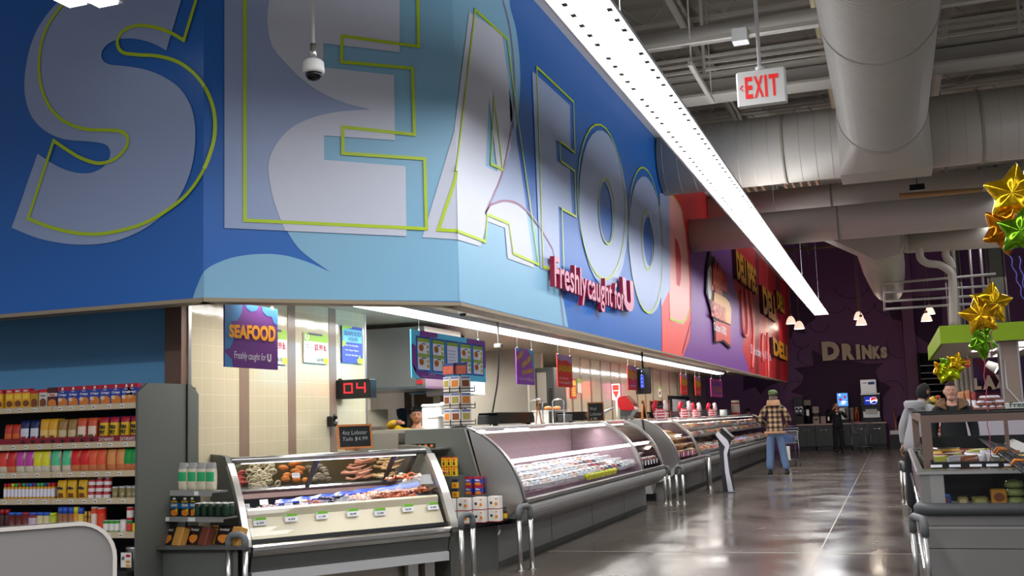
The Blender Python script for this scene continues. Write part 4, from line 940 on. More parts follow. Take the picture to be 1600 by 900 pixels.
# pleated grey panel and two hanging signs left of LAX
a = PY(1496, 600, 29); b_ = PY(1519, 600, 29); mb = MB(); x = a.x; pl = mat('pleat_grey', (150, 140, 128), .5)
while x < b_.x: mb.cyl((x, 29, 0), (x, 29, 2.9), .06, pl, n=8); x += .11
tag(mb.build('pleated_screen'), 'pleated grey screen behind the man in the dark coat', 'screen')
def flatsign(name, x0, x1, y0, y1, Y, m, label, lines, lm=WHITE, cat='sign'):
    a = PY(x0, y0, Y); b = PY(x1, y1, Y); r = thing(name, ((a.x+b.x)/2, Y, b.z), 0, label, cat)
    MB().box(a.x, b.x, Y, Y+.02, b.z, a.z, m).build('board', r); [MB().cyl((X, Y+.01, a.z), (X, Y+.01, zg0+.012), .004, WHITE, n=4).build('hanging_wire', r) for X in (a.x+.05, b.x-.05)]; H_ = a.z-b.z; W_ = b.x-a.x; mb = MB()
    for s, u0, v0, ww, hh in lines: text(mb, s, lm, (a.x+W_*u0, Y-.004, b.z+H_*v0), (1, 0, 0), (0, 0, 1), W_*ww, H_*hh, off=.02)
    if lines: mb.build('print', r)
    return r
flatsign('hanging_sign', 1476, 1494, 563, 580, 25, mat('sign_green', (20, 130, 50), .5, emit=(20, 130, 50), estr=.15), 'small green sign under the canopy edge above the dark coated man', [('Enter', .1, .45, .8, .25)])
flatsign('hanging_sign', 1495, 1517, 562, 573, 25, mat('sign_red', (170, 24, 20), .5), 'small red sign with yellow letters under the canopy edge', [('DECI', .35, .3, .6, .5)], YEL)
p = PY(1542, 568, 24); sp_ = thing('spotlight', tuple(p), 0, 'white spotlight under the canopy left of the stainless column', 'spotlight')
MB().cyl(p+Vector((0, 0, .12)), p+Vector((0, 0, .32)), .09, WHITE).build('mount', sp_); MB().cyl(p, p+Vector((.18, -.05, -.12)), .07, WHITE, r2=.11).build('head', sp_)
MB().cyl(p+Vector((.185, -.05, -.123)), p+Vector((.19, -.05, -.126)), .10, LAMPS).build('lens', sp_)
# ================================================================== GROCERY SHELVES ON THE LEFT
YS = 7.04; XE = -5.66
SLF = mat('shelf_beige', (196, 178, 146), .5, .1); SDK = mat('shelf_dark', (30, 28, 26), .7)
gs = thing('grocery_shelving', (-7.4, 7.4, 0), 0, 'dark grocery shelving with beige price strips along the blue wall', 'shelving')
MB().box(-9.2, XE-.03, 7.78, 7.83, 0, 1.80, SDK).build('back_panel', gs)
LEV = [1.645, 1.34, 1.11, .895, .63]
xj = PY(82, 640, YS).x
for z in LEV:
    for a, b in ((-9.2, xj-.003), (xj+.003, XE-.024)):
        r = MB().box(a, b, YS+.01, 7.78, z-.01, z+.012, SDK).build('shelf', gs)
        mb = MB().prism([(0, -.022), (0, .022), (.012, .026), (.012, -.026)], lambda u, v, t, z=z: Vector((t, YS-.0+u, z+v)), a, b, SLF)
        x = a+.06
        while x < b-.05:
            mb.box(x, x+.035, YS-.003, YS, z-.013, z+.012, WHITE); mb.box(x+.005, x+.03, YS-.0045, YS-.003, z-.004, z+.003, BLACK); x += .105+random.random()*.05
        mb.build('price_strip', r)
MB().box(-9.2, XE-.06, 7.0, 7.78, 0, .12, GREYD).box(-9.2, XE-.06, 7.0, 7.78, .12, .35, SDK).build('base_deck', gs)
MB().prism([(7.04, .0), (7.04, 1.745), (7.16, 1.825), (7.72, 1.825), (7.83, 1.74), (7.83, 0)], lambda u, v, t: Vector((t, u, v)), XE-.022, XE, PANEL).build('end_panel', gs)
MB().box(XE-.0, XE+.012, 7.655, 7.665, .6, 1.825, BLACK).build('panel_joint', gs)
def shelfx(px_): return PY(px_, 700, YS).x
# --- packaging meshes -------------------------------------------------
def carton(w_, d, h, base, bands=(), blobs=(), strips=(), txt=()):
    mb = MB().box(-w_/2, w_/2, 0, d, 0, h, base); e = .0008
    for z0, z1, m in bands: mb.box(-w_/2-e, w_/2+e, -e, d+e, h*z0, h*z1, m)
    for cx, cz, rx, rz, m in blobs:
        n = 12; P = [(w_*cx+w_*rx*math.cos(2*math.pi*i/n)*(1+.15*math.sin(3*i)), h*cz+h*rz*math.sin(2*math.pi*i/n)) for i in range(n)]
        mb.flat([P], lambda u, v: Vector((u, -e*2.2, v)), m)
    for x0, x1, z0, z1, m in strips: mb.box(w_*x0, w_*x1, -e*3, -e*2, h*z0, h*z1, m)
    for s, x0, z0, ww, hh, m in txt: text(mb, s, m, (w_*x0, -e*4, h*z0), (1, 0, 0), (0, 0, 1), w_*ww, h*hh, off=.03)
    return mb
def bag(w_, d, h, body, lab, l0=.25, l1=.8, top=None, lab2=None, txt=None, slump=.0):
    rows = []; n = 16; K = 9
    for j in range(K+1):
        t = j/K; th = d/2*(math.sin(math.pi*min(1, .12+t*.88))**.5 if t < .93 else .08); wd = w_/2*(1-.06*math.sin(math.pi*t)) if t < .95 else w_/2*.96
        rows.append([(wd*math.copysign(abs(math.cos(2*math.pi*i/n))**.6, math.cos(2*math.pi*i/n)), d/2+slump*t+th*math.copysign(abs(math.sin(2*math.pi*i/n))**.8, math.sin(2*math.pi*i/n)), h*t) for i in range(n)])
    mb = MB().loft(rows, body, cap=True, smooth=True)
    k = mb.mi(lab); kt = mb.mi(top) if top else None; k2 = mb.mi(lab2) if lab2 else None
    for f in range(len(mb.f)):
        c = sum((mb.v[i] for i in mb.f[f]), Vector())/len(mb.f[f]); t = c.z/h
        if top and t > .8: mb.m[f] = kt
        elif l0 < t < l1 and c.y < d/2 and abs(c.x) < w_*.42: mb.m[f] = k
        if lab2 and .1 < t < .35 and c.y < d/2 and abs(c.x) < w_*.3: mb.m[f] = k2
    if txt:
        for i, s in enumerate(txt[0]): text(mb, s, txt[1], (-w_*.34, -.004, h*(.52-.2*i)), (1, 0, 0), (0, 0, 1), w_*.68, h*.16, off=.05)
    return mb
def jar(r, h, body, cap, lab=None, capf=.16, neck=.0):
    mb = MB().lathe([(.001, 0), (r*.95, 0), (r, .06*h), (r, h*(1-capf-neck)), (r*(.8 if neck else .92), h*(1-capf))], body, n=12)
    mb.lathe([(r*(.8 if neck else .95), h*(1-capf)), (r*(.8 if neck else .95), h), (.001, h)], cap, n=12)
    if lab: mb.lathe([(r*1.01, h*.18), (r*1.015, h*.20), (r*1.015, h*(.72-neck)), (r*1.01, h*(.74-neck))], lab, n=12)
    return mb
def place_proto(name, mb, label, cat, T, group=None):
    r = mb.build(name, None, T=T); return tag(r, label, cat, group)
ORD = ['first', 'second', 'third', 'fourth', 'fifth', 'sixth', 'seventh', 'eighth', 'ninth', 'tenth', 'eleventh', 'twelfth', 'thirteenth', 'fourteenth', 'fifteenth', 'sixteenth']
def put(mesh_o, T, label, cat, group=None):
    o = mesh_o.copy(); COL.objects.link(o); o.matrix_basis = T; return tag(o, label, cat, group)
def xclamp(X, mb):
    hw = max(v.x for v in mb.v); return min(X, XE-.026-hw)
def row(name, proto_mb, xs, y, z, labf, cat, group, jit=.0, depth=0, dd=.1):
    """xs pixel centres along the shelf front"""
    base = None
    for j in range(depth+1):
        for i, px_ in enumerate(xs):
            X = xclamp(shelfx(px_), proto_mb)-random.uniform(0, .003)
            T = Matrix.Translation((X+random.uniform(-jit, jit), y+dd*j, z)) @ rotz(random.uniform(-1, 1)*jit*6)
            lb = labf(i) if callable(labf) else labf
            if base is None: base = place_proto(name, proto_mb, lb, cat, T, group)
            else: put(base, T, lb, cat, group)
    return base
PXM = 1/154.5
FOODO = mat('print_golden', (206, 120, 36), .5, noise=.25, scale=40); FOODB = mat('print_brown', (120, 62, 30), .5, noise=.3, scale=40)
# top shelf
z = LEV[0]+.013
cr = carton(.082, .045, .168, pm('e4a81c'), [(.80, 1, RED), (.0, .06, pm('d8d0b0'))], [(0, .27, .42, .16, FOODB)], [(-.4, .4, .5, .72, pm('f0c640'))], [('MIX', -.3, .84, .6, .1, WHITE)])
row('food_carton', cr, [-8, 9, 22, 35], YS+.03, z, 'yellow carton with a red top on the top shelf', 'carton', 'yellow cartons on the top shelf')
row('food_carton', carton(.08, .045, .15, pm('b8901c'), [(.82, 1, RED)], [(0, .3, .42, .24, FOODB)]), [48], YS+.03, z, 'olive yellow carton with a dish picture beside the white one, top shelf', 'carton', 'assorted cartons on the top shelf')
row('food_carton', carton(.082, .045, .155, pm('cfc6bc'), [(.82, 1, RED)], [(0, .28, .42, .24, FOODB)], (), [('Zesty', -.35, .6, .7, .1, BLACK)]), [61.5], YS+.03, z, 'white carton with a red top on the top shelf', 'carton', 'assorted cartons on the top shelf')
row('food_carton', carton(.095, .045, .165, pm('4a1c1c'), [(.55, .72, pm('d8cfc4'))], [(0, .22, .46, .2, FOODO)], (), [('Fish', -.3, .57, .6, .12, RED)]), [76], YS+.03, z, 'maroon carton with a white label left of the blue cartons', 'carton', 'assorted cartons on the top shelf')
bc = carton(.107, .05, .165, pm('283c96'), [(.80, 1, pm('a8142c')), (0, .05, pm('c8ccd4'))], [(0, .24, .46, .22, FOODO), (-.25, .36, .2, .1, pm('ded0b4'))], [(-.08, .08, .82, .96, WHITE)], [('Crispy', -.38, .52, .76, .14, pm('e4e4ee')), ('Fry', -.15, .70, .3, .08, WHITE)])
row('food_carton', bc, [92.5+16.8*i for i in range(8)], YS+.03, z, lambda i: '%s blue carton with a red top on the top shelf, counted from the left' % ORD[i], 'carton', 'blue and red coating cartons')
# second shelf
z = LEV[1]+.013
tr = MB().box(-.0, 1, 0, .05, 0, .062, pm('7c1420'))
X0 = shelfx(-6); X1 = shelfx(217)-.03
tray = thing('display_tray', ((X0+X1)/2, YS+.03, z), 0, 'long dark red display tray with small emblems holding the bags on the second shelf', 'display tray')
mb = MB().box(X0, X1, YS+.012, YS+.020, z, z+.06, pm('7c1420')).box(X0, X1, YS+.02, YS+.3, z, z+.006, pm('7c1420')); mb.build('tray', tray)
for k in range(8):
    x_ = shelfx(34+15.5*k); MB().lathe([(.001, 0), (.022, 0), (.022, .002), (.001, .002)], pm('2a1216'), T=Matrix.Translation((x_, YS+.011, z+.03)) @ Matrix.Rotation(math.pi/2, 4, 'X') @ Matrix.Diagonal((1, .55, 1, 1))).build('emblem', tray)
for px_ in (153, 186):
    mb = MB(); text(mb, "ZATARAIN'S", pm('d8c8c0'), (shelfx(px_), YS+.008, z+.018), (1, 0, 0), (0, 0, 1), .145, .028, off=.02); mb.build('lettering', tray)
BK2 = YS+.035; zz = z+.008; hb = .205
def bags2(xs, w_, mb, lab, grp): row('food_bag', mb, xs, BK2, zz, lab, 'food bag', grp, jit=.004, depth=1, dd=.07)
bags2([5, 18], .08, bag(.08, .06, .17, pm('b4321c'), pm('d0601c'), .2, .6), 'red and orange food bag at the left end of the second shelf', 'red food bags, second shelf')
bags2([31, 46], .09, bag(.092, .06, .2, pm('16204e'), pm('c8c8d0'), .1, .62, lab2=pm('9c1c2c')), 'navy food bag with a white label on the second shelf', 'navy food bags, second shelf')
bags2([61, 75.5], .09, bag(.09, .06, .205, pm('d2971a'), pm('dcb868'), .15, .6, lab2=pm('7c3c20')), 'golden yellow food bag on the second shelf', 'golden food bags, second shelf')
bags2([90, 105], .09, bag(.088, .06, .195, pm('94703c'), pm('c4b088'), .1, .6), 'tan food bag on the second shelf', 'tan food bags, second shelf')
bags2([120.5, 137], .09, bag(.09, .06, .20, pm('c4502c'), pm('dcc4b0'), .12, .7, lab2=pm('3c5c30')), 'orange food bag with a pale label on the second shelf', 'orange food bags, second shelf')
fb = bag(.086, .06, .20, pm('d4aa1a'), pm('d4aa1a'), top=pm('a81c2c'), txt=(['FISH', 'FRY'], pm('14140f')))
row('food_bag', fb, [155, 171, 188, 205], BK2, zz, lambda i: '%s yellow bag lettered FISH FRY on the second shelf, from the left' % ORD[i], 'food bag', 'FISH FRY bags', jit=.003)
row('food_bag', bag(.086, .05, .19, pm('20285c'), pm('20285c')), [158, 175, 192, 208], BK2+.07, zz+.015, 'navy bag standing behind the yellow FISH FRY bags', 'food bag', 'navy bags behind the FISH FRY bags')
# third shelf, clear bags of rice and beans
z = LEV[2]+.013
RICE = mat('rice_pale', (206, 194, 170), .6, noise=.1, scale=60, bump=.3); BEAN = mat('bean_orange', (196, 112, 66), .6, noise=.2, scale=60, bump=.3)
for (xs, col, body, nm) in (([0], 'd43c2c', RICE, 'red label, leftmost,'), ([13], 'c41c20', BEAN, 'bright red label'), ([27, 41], 'b83c94', RICE, 'magenta label'), ([54, 67], 'd4cc1c', RICE, 'yellow label'),
                            ([82, 99], '4cb884', RICE, 'mint green label'), ([113, 127], 'cc1418', BEAN, 'scarlet label'), ([141, 154.5], 'd8502c', BEAN, 'orange red label'), ([169, 184], 'd08848', BEAN, 'tan orange label'), ([197, 211], '0c8c3c', BEAN, 'dark green label')):
    row('dry_food_bag', bag(.092, .07, .185, body, pm(col), .32, .97), xs, YS+.02, z, 'clear dry food bag with a %s on the third shelf' % nm, 'food bag', ('bags with a '+nm) if len(xs) > 1 else None, jit=.004)
# fourth shelf
z = LEV[3]+.013-.0
z4 = LEV[3]+.013
z = z4
caps = ['b81c2c', 'b81c2c', 'c8cc30', '2c9c44', 'a81c3c', '2c9c44', '3c5cac', '3c5cac', '7c2c6c', '3cac4c', '3cac4c', '26408c']
for j in range(3):
    for i in range(14):
        c = caps[i % 12]; key = 'jarb_'+c
        if key not in MATS: MATS[key] = None
        X = shelfx(4+i*5.7)+j*.006; T = Matrix.Translation((X, YS+.045+j*.055, z))
        ob = bpy.data.objects.get('seasoning_bottle') if False else None
        pr = globals().setdefault('_jp', {})
        if c not in pr: pr[c] = place_proto('seasoning_bottle', jar(.0165, .135, pm('c8901c'), pm(c), pm('d8d4dc'), capf=.2, neck=.08), 'small seasoning bottle with a %s cap on the fourth shelf' % {'b81c2c': 'red', 'c8cc30': 'yellow green', '2c9c44': 'green', 'a81c3c': 'crimson', '3c5cac': 'blue', '3cac4c': 'bright green', '7c2c6c': 'plum', '26408c': 'navy'}[c], 'bottle', T, 'seasoning bottles with cap colour '+c)
        else: put(pr[c], T, pr[c]['label'], 'bottle', pr[c]['group'])
row('food_bag', bag(.095, .05, .155, pm('d0a01a'), pm('d0a01a'), lab2=FOODB, txt=(['Mix'], pm('14203c'))), [91, 107, 124.5], YS+.03, z, lambda i: ORD[i]+' yellow food bag with dark lettering on the fourth shelf, from the left', 'food bag', 'yellow bags, fourth shelf', jit=.004)
mb = MB().box(-.17, .17, 0, .15, 0, .165, pm('9c7420')); place_proto('display_carton', mb, 'open yellow carton behind the yellow bags on the fourth shelf', 'carton', Matrix.Translation((shelfx(112), YS+.12, z)))
can = jar(.031, .05, pm('b82430'), STEEL, pm('d4ccc8'), capf=.06)
cp = None
for k in range(4):
    for i, px_ in enumerate((139, 151, 163)):
        if k == 3 and i == 0: continue
        T = Matrix.Translation((shelfx(px_)+.004*((k*7+i*3) % 3-1), YS+.045+(.02 if k == 3 else 0), z+.052*k)); lb = 'red and white can in the stack on the fourth shelf'
        if cp is None: cp = place_proto('food_can', can, lb, 'can', T, 'stacked red cans, fourth shelf')
        else: put(cp, T, lb, 'can', 'stacked red cans, fourth shelf')
row('glass_jar', jar(.029, .098, mat('jar_contents', (124, 112, 72), .25, noise=.3, scale=50), pm('b0b0ac'), capf=.14), [176, 187, 198, 209], YS+.045, z, 'small jar of brown paste with a silver lid on the fourth shelf', 'jar', 'silver lidded jars, fourth shelf', depth=2, dd=.07)
# fifth shelf
z = LEV[4]+.013
for xs, mb, lb, g in (([0, 8], jar(.026, .19, pm('3c1414'), pm('a8242c'), None, .2, .1), 'tall dark bottle with a red cap on the fifth shelf', 'red capped bottles'),
        ([16, 27], jar(.038, .165, pm('5c2018'), pm('2c5cb4'), None, .14), 'dark red jar with a blue lid on the fifth shelf', 'blue lidded red jars'),
        ([38], jar(.04, .165, pm('6c2428'), pm('94242c'), None, .14), 'dark jar with a maroon lid on the fifth shelf', None), ([49], jar(.045, .165, pm('8c3434'), pm('3c4c9c'), pm('b8a8b8'), .14), 'jar with a purple blue lid on the fifth shelf', None),
        ([60, 70], jar(.034, .165, pm('c8b88c'), pm('2454b4'), None, .16), 'cream jar with a blue lid on the fifth shelf', 'blue lidded cream jars'), ([79.5], jar(.034, .16, pm('a8b03c'), pm('b4c42c'), None, .16), 'jar with a lime lid on the fifth shelf', None),
        ([91, 98.5, 107.5], jar(.028, .205, pm('8c5c3c'), pm('2c54b0'), None, .25), 'tall spice jar with a blue cap on the fifth shelf', 'tall blue capped spice jars'), ([115], jar(.026, .205, pm('cc8c3c'), pm('ccc81c'), None, .25), 'tall spice jar with a yellow cap on the fifth shelf', None), ([122.5], jar(.026, .2, pm('ccb04c'), pm('2c54b0'), None, .25), 'yellow spice jar with a blue cap beside the gold bottles', None),
        ([129.5, 135.5], jar(.014, .17, pm('b47c3c'), pm('c89848'), None, .3, .1), 'thin gold capped bottle on the fifth shelf', 'thin gold capped bottles'),
        ([143.5], jar(.03, .205, pm('c44c2c'), pm('b8b4ac'), pm('d8c8b8'), .06), 'white and orange shaker tin on the fifth shelf', None), ([154], jar(.036, .2, pm('c8281c'), pm('bcb8b0'), pm('d0401c'), .05), 'tall red tin on the fifth shelf', None),
        ([162], jar(.03, .10, pm('2c7c34'), pm('bcb8b0'), pm('d8d4cc'), .05), 'small green and white can on the lowest full shelf', None),
        ([171, 178.5], jar(.028, .10, pm('2c8c24'), pm('bcb8b0'), pm('d8d4cc'), .05), 'white and bright green can on the lowest full shelf', 'white and bright green cans'), ([188.5], jar(.03, .105, pm('c8c4bc'), pm('bcb8b0'), pm('d4ccc8'), .05), 'white can with a red mark on the lowest full shelf', None),
        ([198.5], jar(.028, .10, pm('2c7c34'), pm('bcb8b0'), pm('cc3c34'), .05), 'green and red can on the lowest full shelf under another', None), ([206.5, 213.5], jar(.022, .095, pm('d4c01c'), pm('14140f'), pm('e0cc28'), .18), 'small yellow bottle with a black cap on the lowest full shelf', 'small yellow bottles')):
    row('spice_jar' if 'jar' in lb else ('bottle' if 'bottle' in lb else 'food_can'), mb, xs, YS+.05, z, lb, 'can' if ('can' in lb or 'tin' in lb) else ('bottle' if 'bottle' in lb else 'jar'), g)
place_proto('food_can', jar(.03, .10, pm('b8242c'), pm('bcb8b0'), pm('d4d0c8'), .05), 'white can with red and green stacked on top of another can', 'can', Matrix.Translation((shelfx(198.5), YS+.05, z+.102)))
# steel pails on the base deck
for k, z_ in enumerate((.351, .10)):
    pass
pa = thing('steel_pail', (shelfx(196), YS+.14, .351), 0, 'stainless steel pail with a lobster picture label on the base deck', 'pail')
MB().lathe([(.001, 0), (.075, 0), (.08, .005), (.08, .16), (.083, .165), (.083, .18), (.001, .18)], STEEL, c=(shelfx(196), YS+.14, .351), n=24).build('body', pa)
cx0 = shelfx(196); mb = MB().box(cx0-.07, cx0+.03, YS+.045, YS+.05, .375, .49, pm('e0d8d0'))
text(mb, 'NEW', BLACK, (cx0-.062, YS+.044, .43), (1, 0, 0), (0, 0, 1), .03, .03, off=.04)
for cx, cz, c in ((-.0, .465, 'b4242c'), (.0, .42, 'cc8c3c'), (.0, .39, 'd0a43c')): mb.flat([[(cx0+cx+.024*math.cos(t*.7), cz+.012*math.sin(t*.7)) for t in range(9)]], lambda u, v: Vector((u, YS+.043, v)), pm(c))
mb.build('label', pa)
# ------------------------------------------------------------------ corner shelf unit between shelving and seafood case
q0 = PZ(228, 851, .53); q1 = PZ(383, 857, .50)
cs = thing('corner_shelf_unit', ((q0.x+q1.x)/2, 7.4, 0), 0, 'grey corner shelf unit with three levels left of the seafood case', 'shelf unit')
bkc = Vector((-5.66, 7.8, 0))
def slab(pts, z0, z1, m, nm, par): MB().prism([(p[0], p[1]) for p in pts], lambda u, v, t: Vector((u, v, t)), z0, z1, m).build(nm, par)
g0 = (-5.655, q0.y+.0); g1 = (q1.x, q1.y)
slab([g0, g1, (-5.62, 8.0), (-5.655, 8.0)], .49, .515, GREYD, 'base_shelf', cs)
slab([(-5.655, g0[1]+.08), (g1[0]-.1, g1[1]+.05), (-5.62, 8.0), (-5.655, 8.0)], 0, .49, PANEL, 'lower_body', cs)
slab([(-5.655, 7.62), (-5.13, 7.95), (-5.2, 8.05), (-5.655, 7.9)], .515, 1.19, GREYD, 'rear_panel', cs) if False else None
# products face the camera: work in a frame turned towards it
U1 = Vector((.80, .60, 0)).normalized() ; V1 = Vector((-.60, .80, 0)).normalized()
def frame_T(p, s=0.0): return Matrix(((U1.x, V1.x, 0, p.x), (U1.y, V1.y, 0, p.y), (0, 0, 1, p.z), (0, 0, 0, 1)))
def shelf_part(x0, x1, ypx, z, depth, nm='shelf'):
    a = PZ(x0, ypx, z); b = PZ(x1, ypx+1, z); n_ = Vector(((b-a).y, -(b-a).x, 0)).normalized()
    MB().prism([(0, 0), (1, 0), (1, 1), (0, 1)], lambda u, v, t: a+(b-a)*u-n_*(depth*v)+Vector((0, 0, t)), -.012, .0, mat('wire_shelf', (130, 130, 126), .4, .4)).build(nm, cs)
    mb = MB().prism([(0, 0), (1, 0), (1, 1), (0, 1)], lambda u, v, t: a+(b-a)*u+n_*(.004*v)+Vector((0, 0, t)), -.035, .005, mat('strip_grey', (150, 148, 142), .4, .3))
    mb.build('price_strip', cs)
    for u in ((.12, .5) if (x1-x0) > 70 else (.6,)):
        MB().prism([(0, 0), (.1, 0), (.1, 1), (0, 1)], lambda uu, v, t: a+(b-a)*(u+uu)+n_*(.005+.002*v)+Vector((0, 0, t)), -.03, .0, WHITE).build('price_tag', cs)
    return a, b, n_
za, zb = .735, .975
A2, B2, N2 = shelf_part(242, 349, 808, za, .17)
A3, B3, N3 = shelf_part(266, 331, 767, zb, .15)
def along(a, b, n_, t, back, z): p = a+(b-a)*t-n_*back; d = (b-a).normalized(); nn = -n_; return Matrix(((d.x, nn.x, 0, p.x), (d.y, nn.y, 0, p.y), (0, 0, 1, z), (0, 0, 0, 1)))
gp = None
for i, t in enumerate((.17, .40, .63, .84)):
    T = along(A3, B3, N3, t, .03, zb+.001); lb = '%s white rice bag with a green label on the corner shelf, from the left' % ORD[i]
    if gp is None: gp = place_proto('rice_bag', bag(.10, .06, .21, mat('rice_bag', (204, 194, 168), .5, noise=.1, scale=60), pm('1c9c5c'), .3, .72, top=mat('clear_film', (150, 148, 142), .25)), lb, 'rice bag', T, 'green label rice bags')
    else: put(gp, T, lb, 'rice bag', 'green label rice bags')
gp = None
for i, t in enumerate((.07, .23, .39)):
    T = along(A2, B2, N2, t+.02, .03, za+.001); lb = '%s tall black and blue carton on the middle corner shelf, from the left' % ORD[i]
    if gp is None: gp = place_proto('mix_carton', carton(.085, .05, .165, pm('1a1c18'), [(.40, .66, pm('1c5c84'))], [(0, .2, .44, .16, FOODO), (0, .88, .2, .06, pm('c8c8b0'))], [(.18, .42, .25, .40, pm('c8b01c'))], [('Louisiana', -.4, .70, .8, .11, pm('d0a01c')), ('CRAB', -.38, .50, .76, .13, WHITE)]), lb, 'carton', T, 'black and blue mix cartons')
    else: put(gp, T, lb, 'carton', 'black and blue mix cartons')
put(gp, along(A2, B2, N2, .49, .05, za+.001), 'fourth black carton, turned and half hidden behind the black tins', 'carton', 'black and blue mix cartons')
gp = None
for j in range(2):
    for i, t in enumerate((.55, .65, .75, .85, .95)):
        T = along(A2, B2, N2, t, .07+.06*j, za+.001); lb = 'black tin with a green label and white lid on the middle corner shelf'
        if gp is None: gp = place_proto('seasoning_tin', jar(.027, .11, pm('14281c'), pm('dcd8d0'), pm('143820'), capf=.08), lb, 'tin', T, 'black tins with white lids')
        else: put(gp, T, lb, 'tin', 'black tins with white lids')
for i, (x0, x1, c, nm) in enumerate(((234, 274, 'b8863c', 'golden brown gift box with a black sleeve, leftmost of three'), (275, 314, '6c3424', 'reddish brown gift box with a black sleeve, middle of the three'), (317, 366, 'b8863c', 'golden brown gift box with a black sleeve beside the seafood case'))):
    a = PZ(x0, 850, .517); b = PZ(x1, 853, .517); w_ = (b-a).length; d = (b-a).normalized(); nn = Vector((-d.y, d.x, 0)); mid = (a+b)/2+nn*.03
    T = Matrix(((d.x, nn.x, 0, mid.x), (d.y, nn.y, 0, mid.y), (0, 0, 1, .517), (0, 0, 0, 1))) @ Matrix.Rotation(-.35, 4, 'X')
    r = thing('gift_box', mid, 0, nm, 'box', T=T); cm = pm(c, .6)
    LOC(MB().bbox(-w_/2, w_/2, 0, .07, 0, .15, cm, b=.006), 'box', r)
    mb = MB().box(-w_*.22, w_*.22, -.003, .073, -.001, .152, pm('1c1614')); mb.flat([[(.0+w_*.17*math.cos(k*.7), .05+.035*math.sin(k*.7)*(1+.2*math.sin(2*k))) for k in range(9)]], lambda u, v: Vector((u, -.004, v)), FOODO)
    text(mb, 'Smoked', pm('d8ccc0'), (-w_*.17, -.004, .11), (1, 0, 0), (0, 0, 1), w_*.3, .022, off=.02); LOC(mb, 'sleeve', r)
# ------------------------------------------------------------------ shelf unit between the two fish cases
ZR = .47
p0, p1 = PZ(706, 823, ZR), PZ(806, 809, ZR)
rs = thing('corner_shelf_unit', (-3.9, 9.5, 0), 0, 'grey corner shelf unit with white boxes between the two fish cases', 'shelf unit')
e1 = fS(1.95, -.1, 0)
top_pts = [(p0.x, p0.y), (p1.x-.02, p1.y-.02), (p1.x, p1.y+.06), (XR-.05, 9.97), (-4.7, 9.97), (fS(1.95, -.9, 0).x, fS(1.95, -.9, 0).y), (e1.x, e1.y)]
slab(top_pts, ZR-.035, ZR, GREYD, 'base_shelf', rs)
slab([(p0.x-.03, p0.y+.12), (-3.78, 9.82), (-3.74, 9.97), (-4.7, 9.97), (fS(1.95, -.9, 0).x, fS(1.95, -.9, 0).y), (e1.x-.02, e1.y+.02)], 0, ZR-.035, PANEL, 'lower_body', rs)
sp0, sp1 = PY(690, 744, 9.6), PY(719, 744, 9.6)
MB().box(-4.62, PY(719, 750, 9.75).x, 9.70, 9.97, ZR, PY(719, 744, 9.7).z, PANEL).build('step', rs)
zs2 = PY(719, 744, 9.7).z
MB().box(-4.75, PY(690, 697, 9.75).x, 9.72, 9.97, zs2+.26, zs2+.275, STEEL).build('upper_shelf', rs)
def boxes(nm, w_, d, h, mk, spots, lab, cat, grp):
    g = None
    for k, (x, y, z_) in enumerate(spots):
        T = Matrix.Translation((x, y, z_)) @ rotz(.0); lb = lab(k) if callable(lab) else lab
        if g is None: g = place_proto(nm, mk, lb, cat, T, grp)
        else: put(g, T, lb, cat, grp)
wb = carton(.115, .09, .118, pm('d8d2ca'), [(0, .06, pm('a8242c'))], [(.22, .42, .12, .14, ORG), (-.22, .5, .12, .12, pm('40342c')), (.1, .25, .08, .06, YEL), (.22, .8, .08, .06, ORG)])
xs = [PY(p, 815, 9.5).x for p in (727, 746, 768)]
boxes('pasta_carton', 0, 0, 0, wb, [(PY(772, 812, 9.68).x-.118*k, 9.68-.10*k, ZR+.001+.120*j) for k in range(4) for j in range(2)], lambda k: 'white carton with orange pictures, %s of column %s from the right' % (('bottom', 'top')[k % 2], ORD[k//2]), 'carton', 'white cartons on the corner shelf')
rb = carton(.075, .05, .085, pm('a81c34'), [(.2, .75, pm('2c3c9c'))], [(0, .2, .4, .2, FOODO)], (), [('Mix', -.3, .5, .6, .2, WHITE)])
boxes('mix_carton', 0, 0, 0, rb, [(PY(732+15*k, 770, 9.88).x, 9.88, ZR+.245+.087*j-.12*0) for k in range(2) for j in range(2)], lambda k: 'red and blue carton, %s %s of the four above the white cartons' % (('lower', 'upper')[k % 2], ('left', 'right')[k//2]), 'carton', 'red and blue cartons')
MB().box(PY(724, 778, 9.9).x, PY(756, 778, 9.9).x, 9.86, 9.97, ZR, ZR+.243, PANEL).build('riser', rs)
ybx = carton(.048, .04, .09, pm('d8b41c'), [(.9, 1, pm('b8341c'))], [(0, .7, .3, .12, pm('c84c1c'))], [(-.2, .2, .12, .5, pm('2c2414'))])
boxes('mix_carton', 0, 0, 0, ybx, [(PY(694+8*k, 730, 9.75).x, 9.74, zs2+.001+.092*j) for k in range(3) for j in range(2)], lambda k: 'small yellow carton, %s row, %s from the left on the grey step' % (('lower', 'upper')[k % 2], ORD[k//2]), 'carton', 'small yellow cartons')
bkx = carton(.05, .04, .045, pm('1c1a18'), [], [(0, .5, .3, .3, ORG)])
boxes('spice_box', 0, 0, 0, bkx, [(PY(650+9*k, 695, 9.8).x, 9.76, zs2+.276) for k in range(4)], lambda k: ORD[k]+' small black and orange box above the yellow cartons, from the left', 'box', 'small black spice boxes')
y2 = carton(.055, .04, .085, pm('d8a41c'), [(.65, 1, pm('24283c'))], [(0, .3, .3, .2, pm('c8641c'))])
boxes('mix_carton', 0, 0, 0, y2, [(PY(712, 780, 9.62).x, 9.60, ZR+.24+.087*j) for j in range(2)], lambda k: 'yellow and black carton at the left end of the corner shelf, %s' % ('bottom', 'top')[k], 'carton', 'yellow and black cartons')
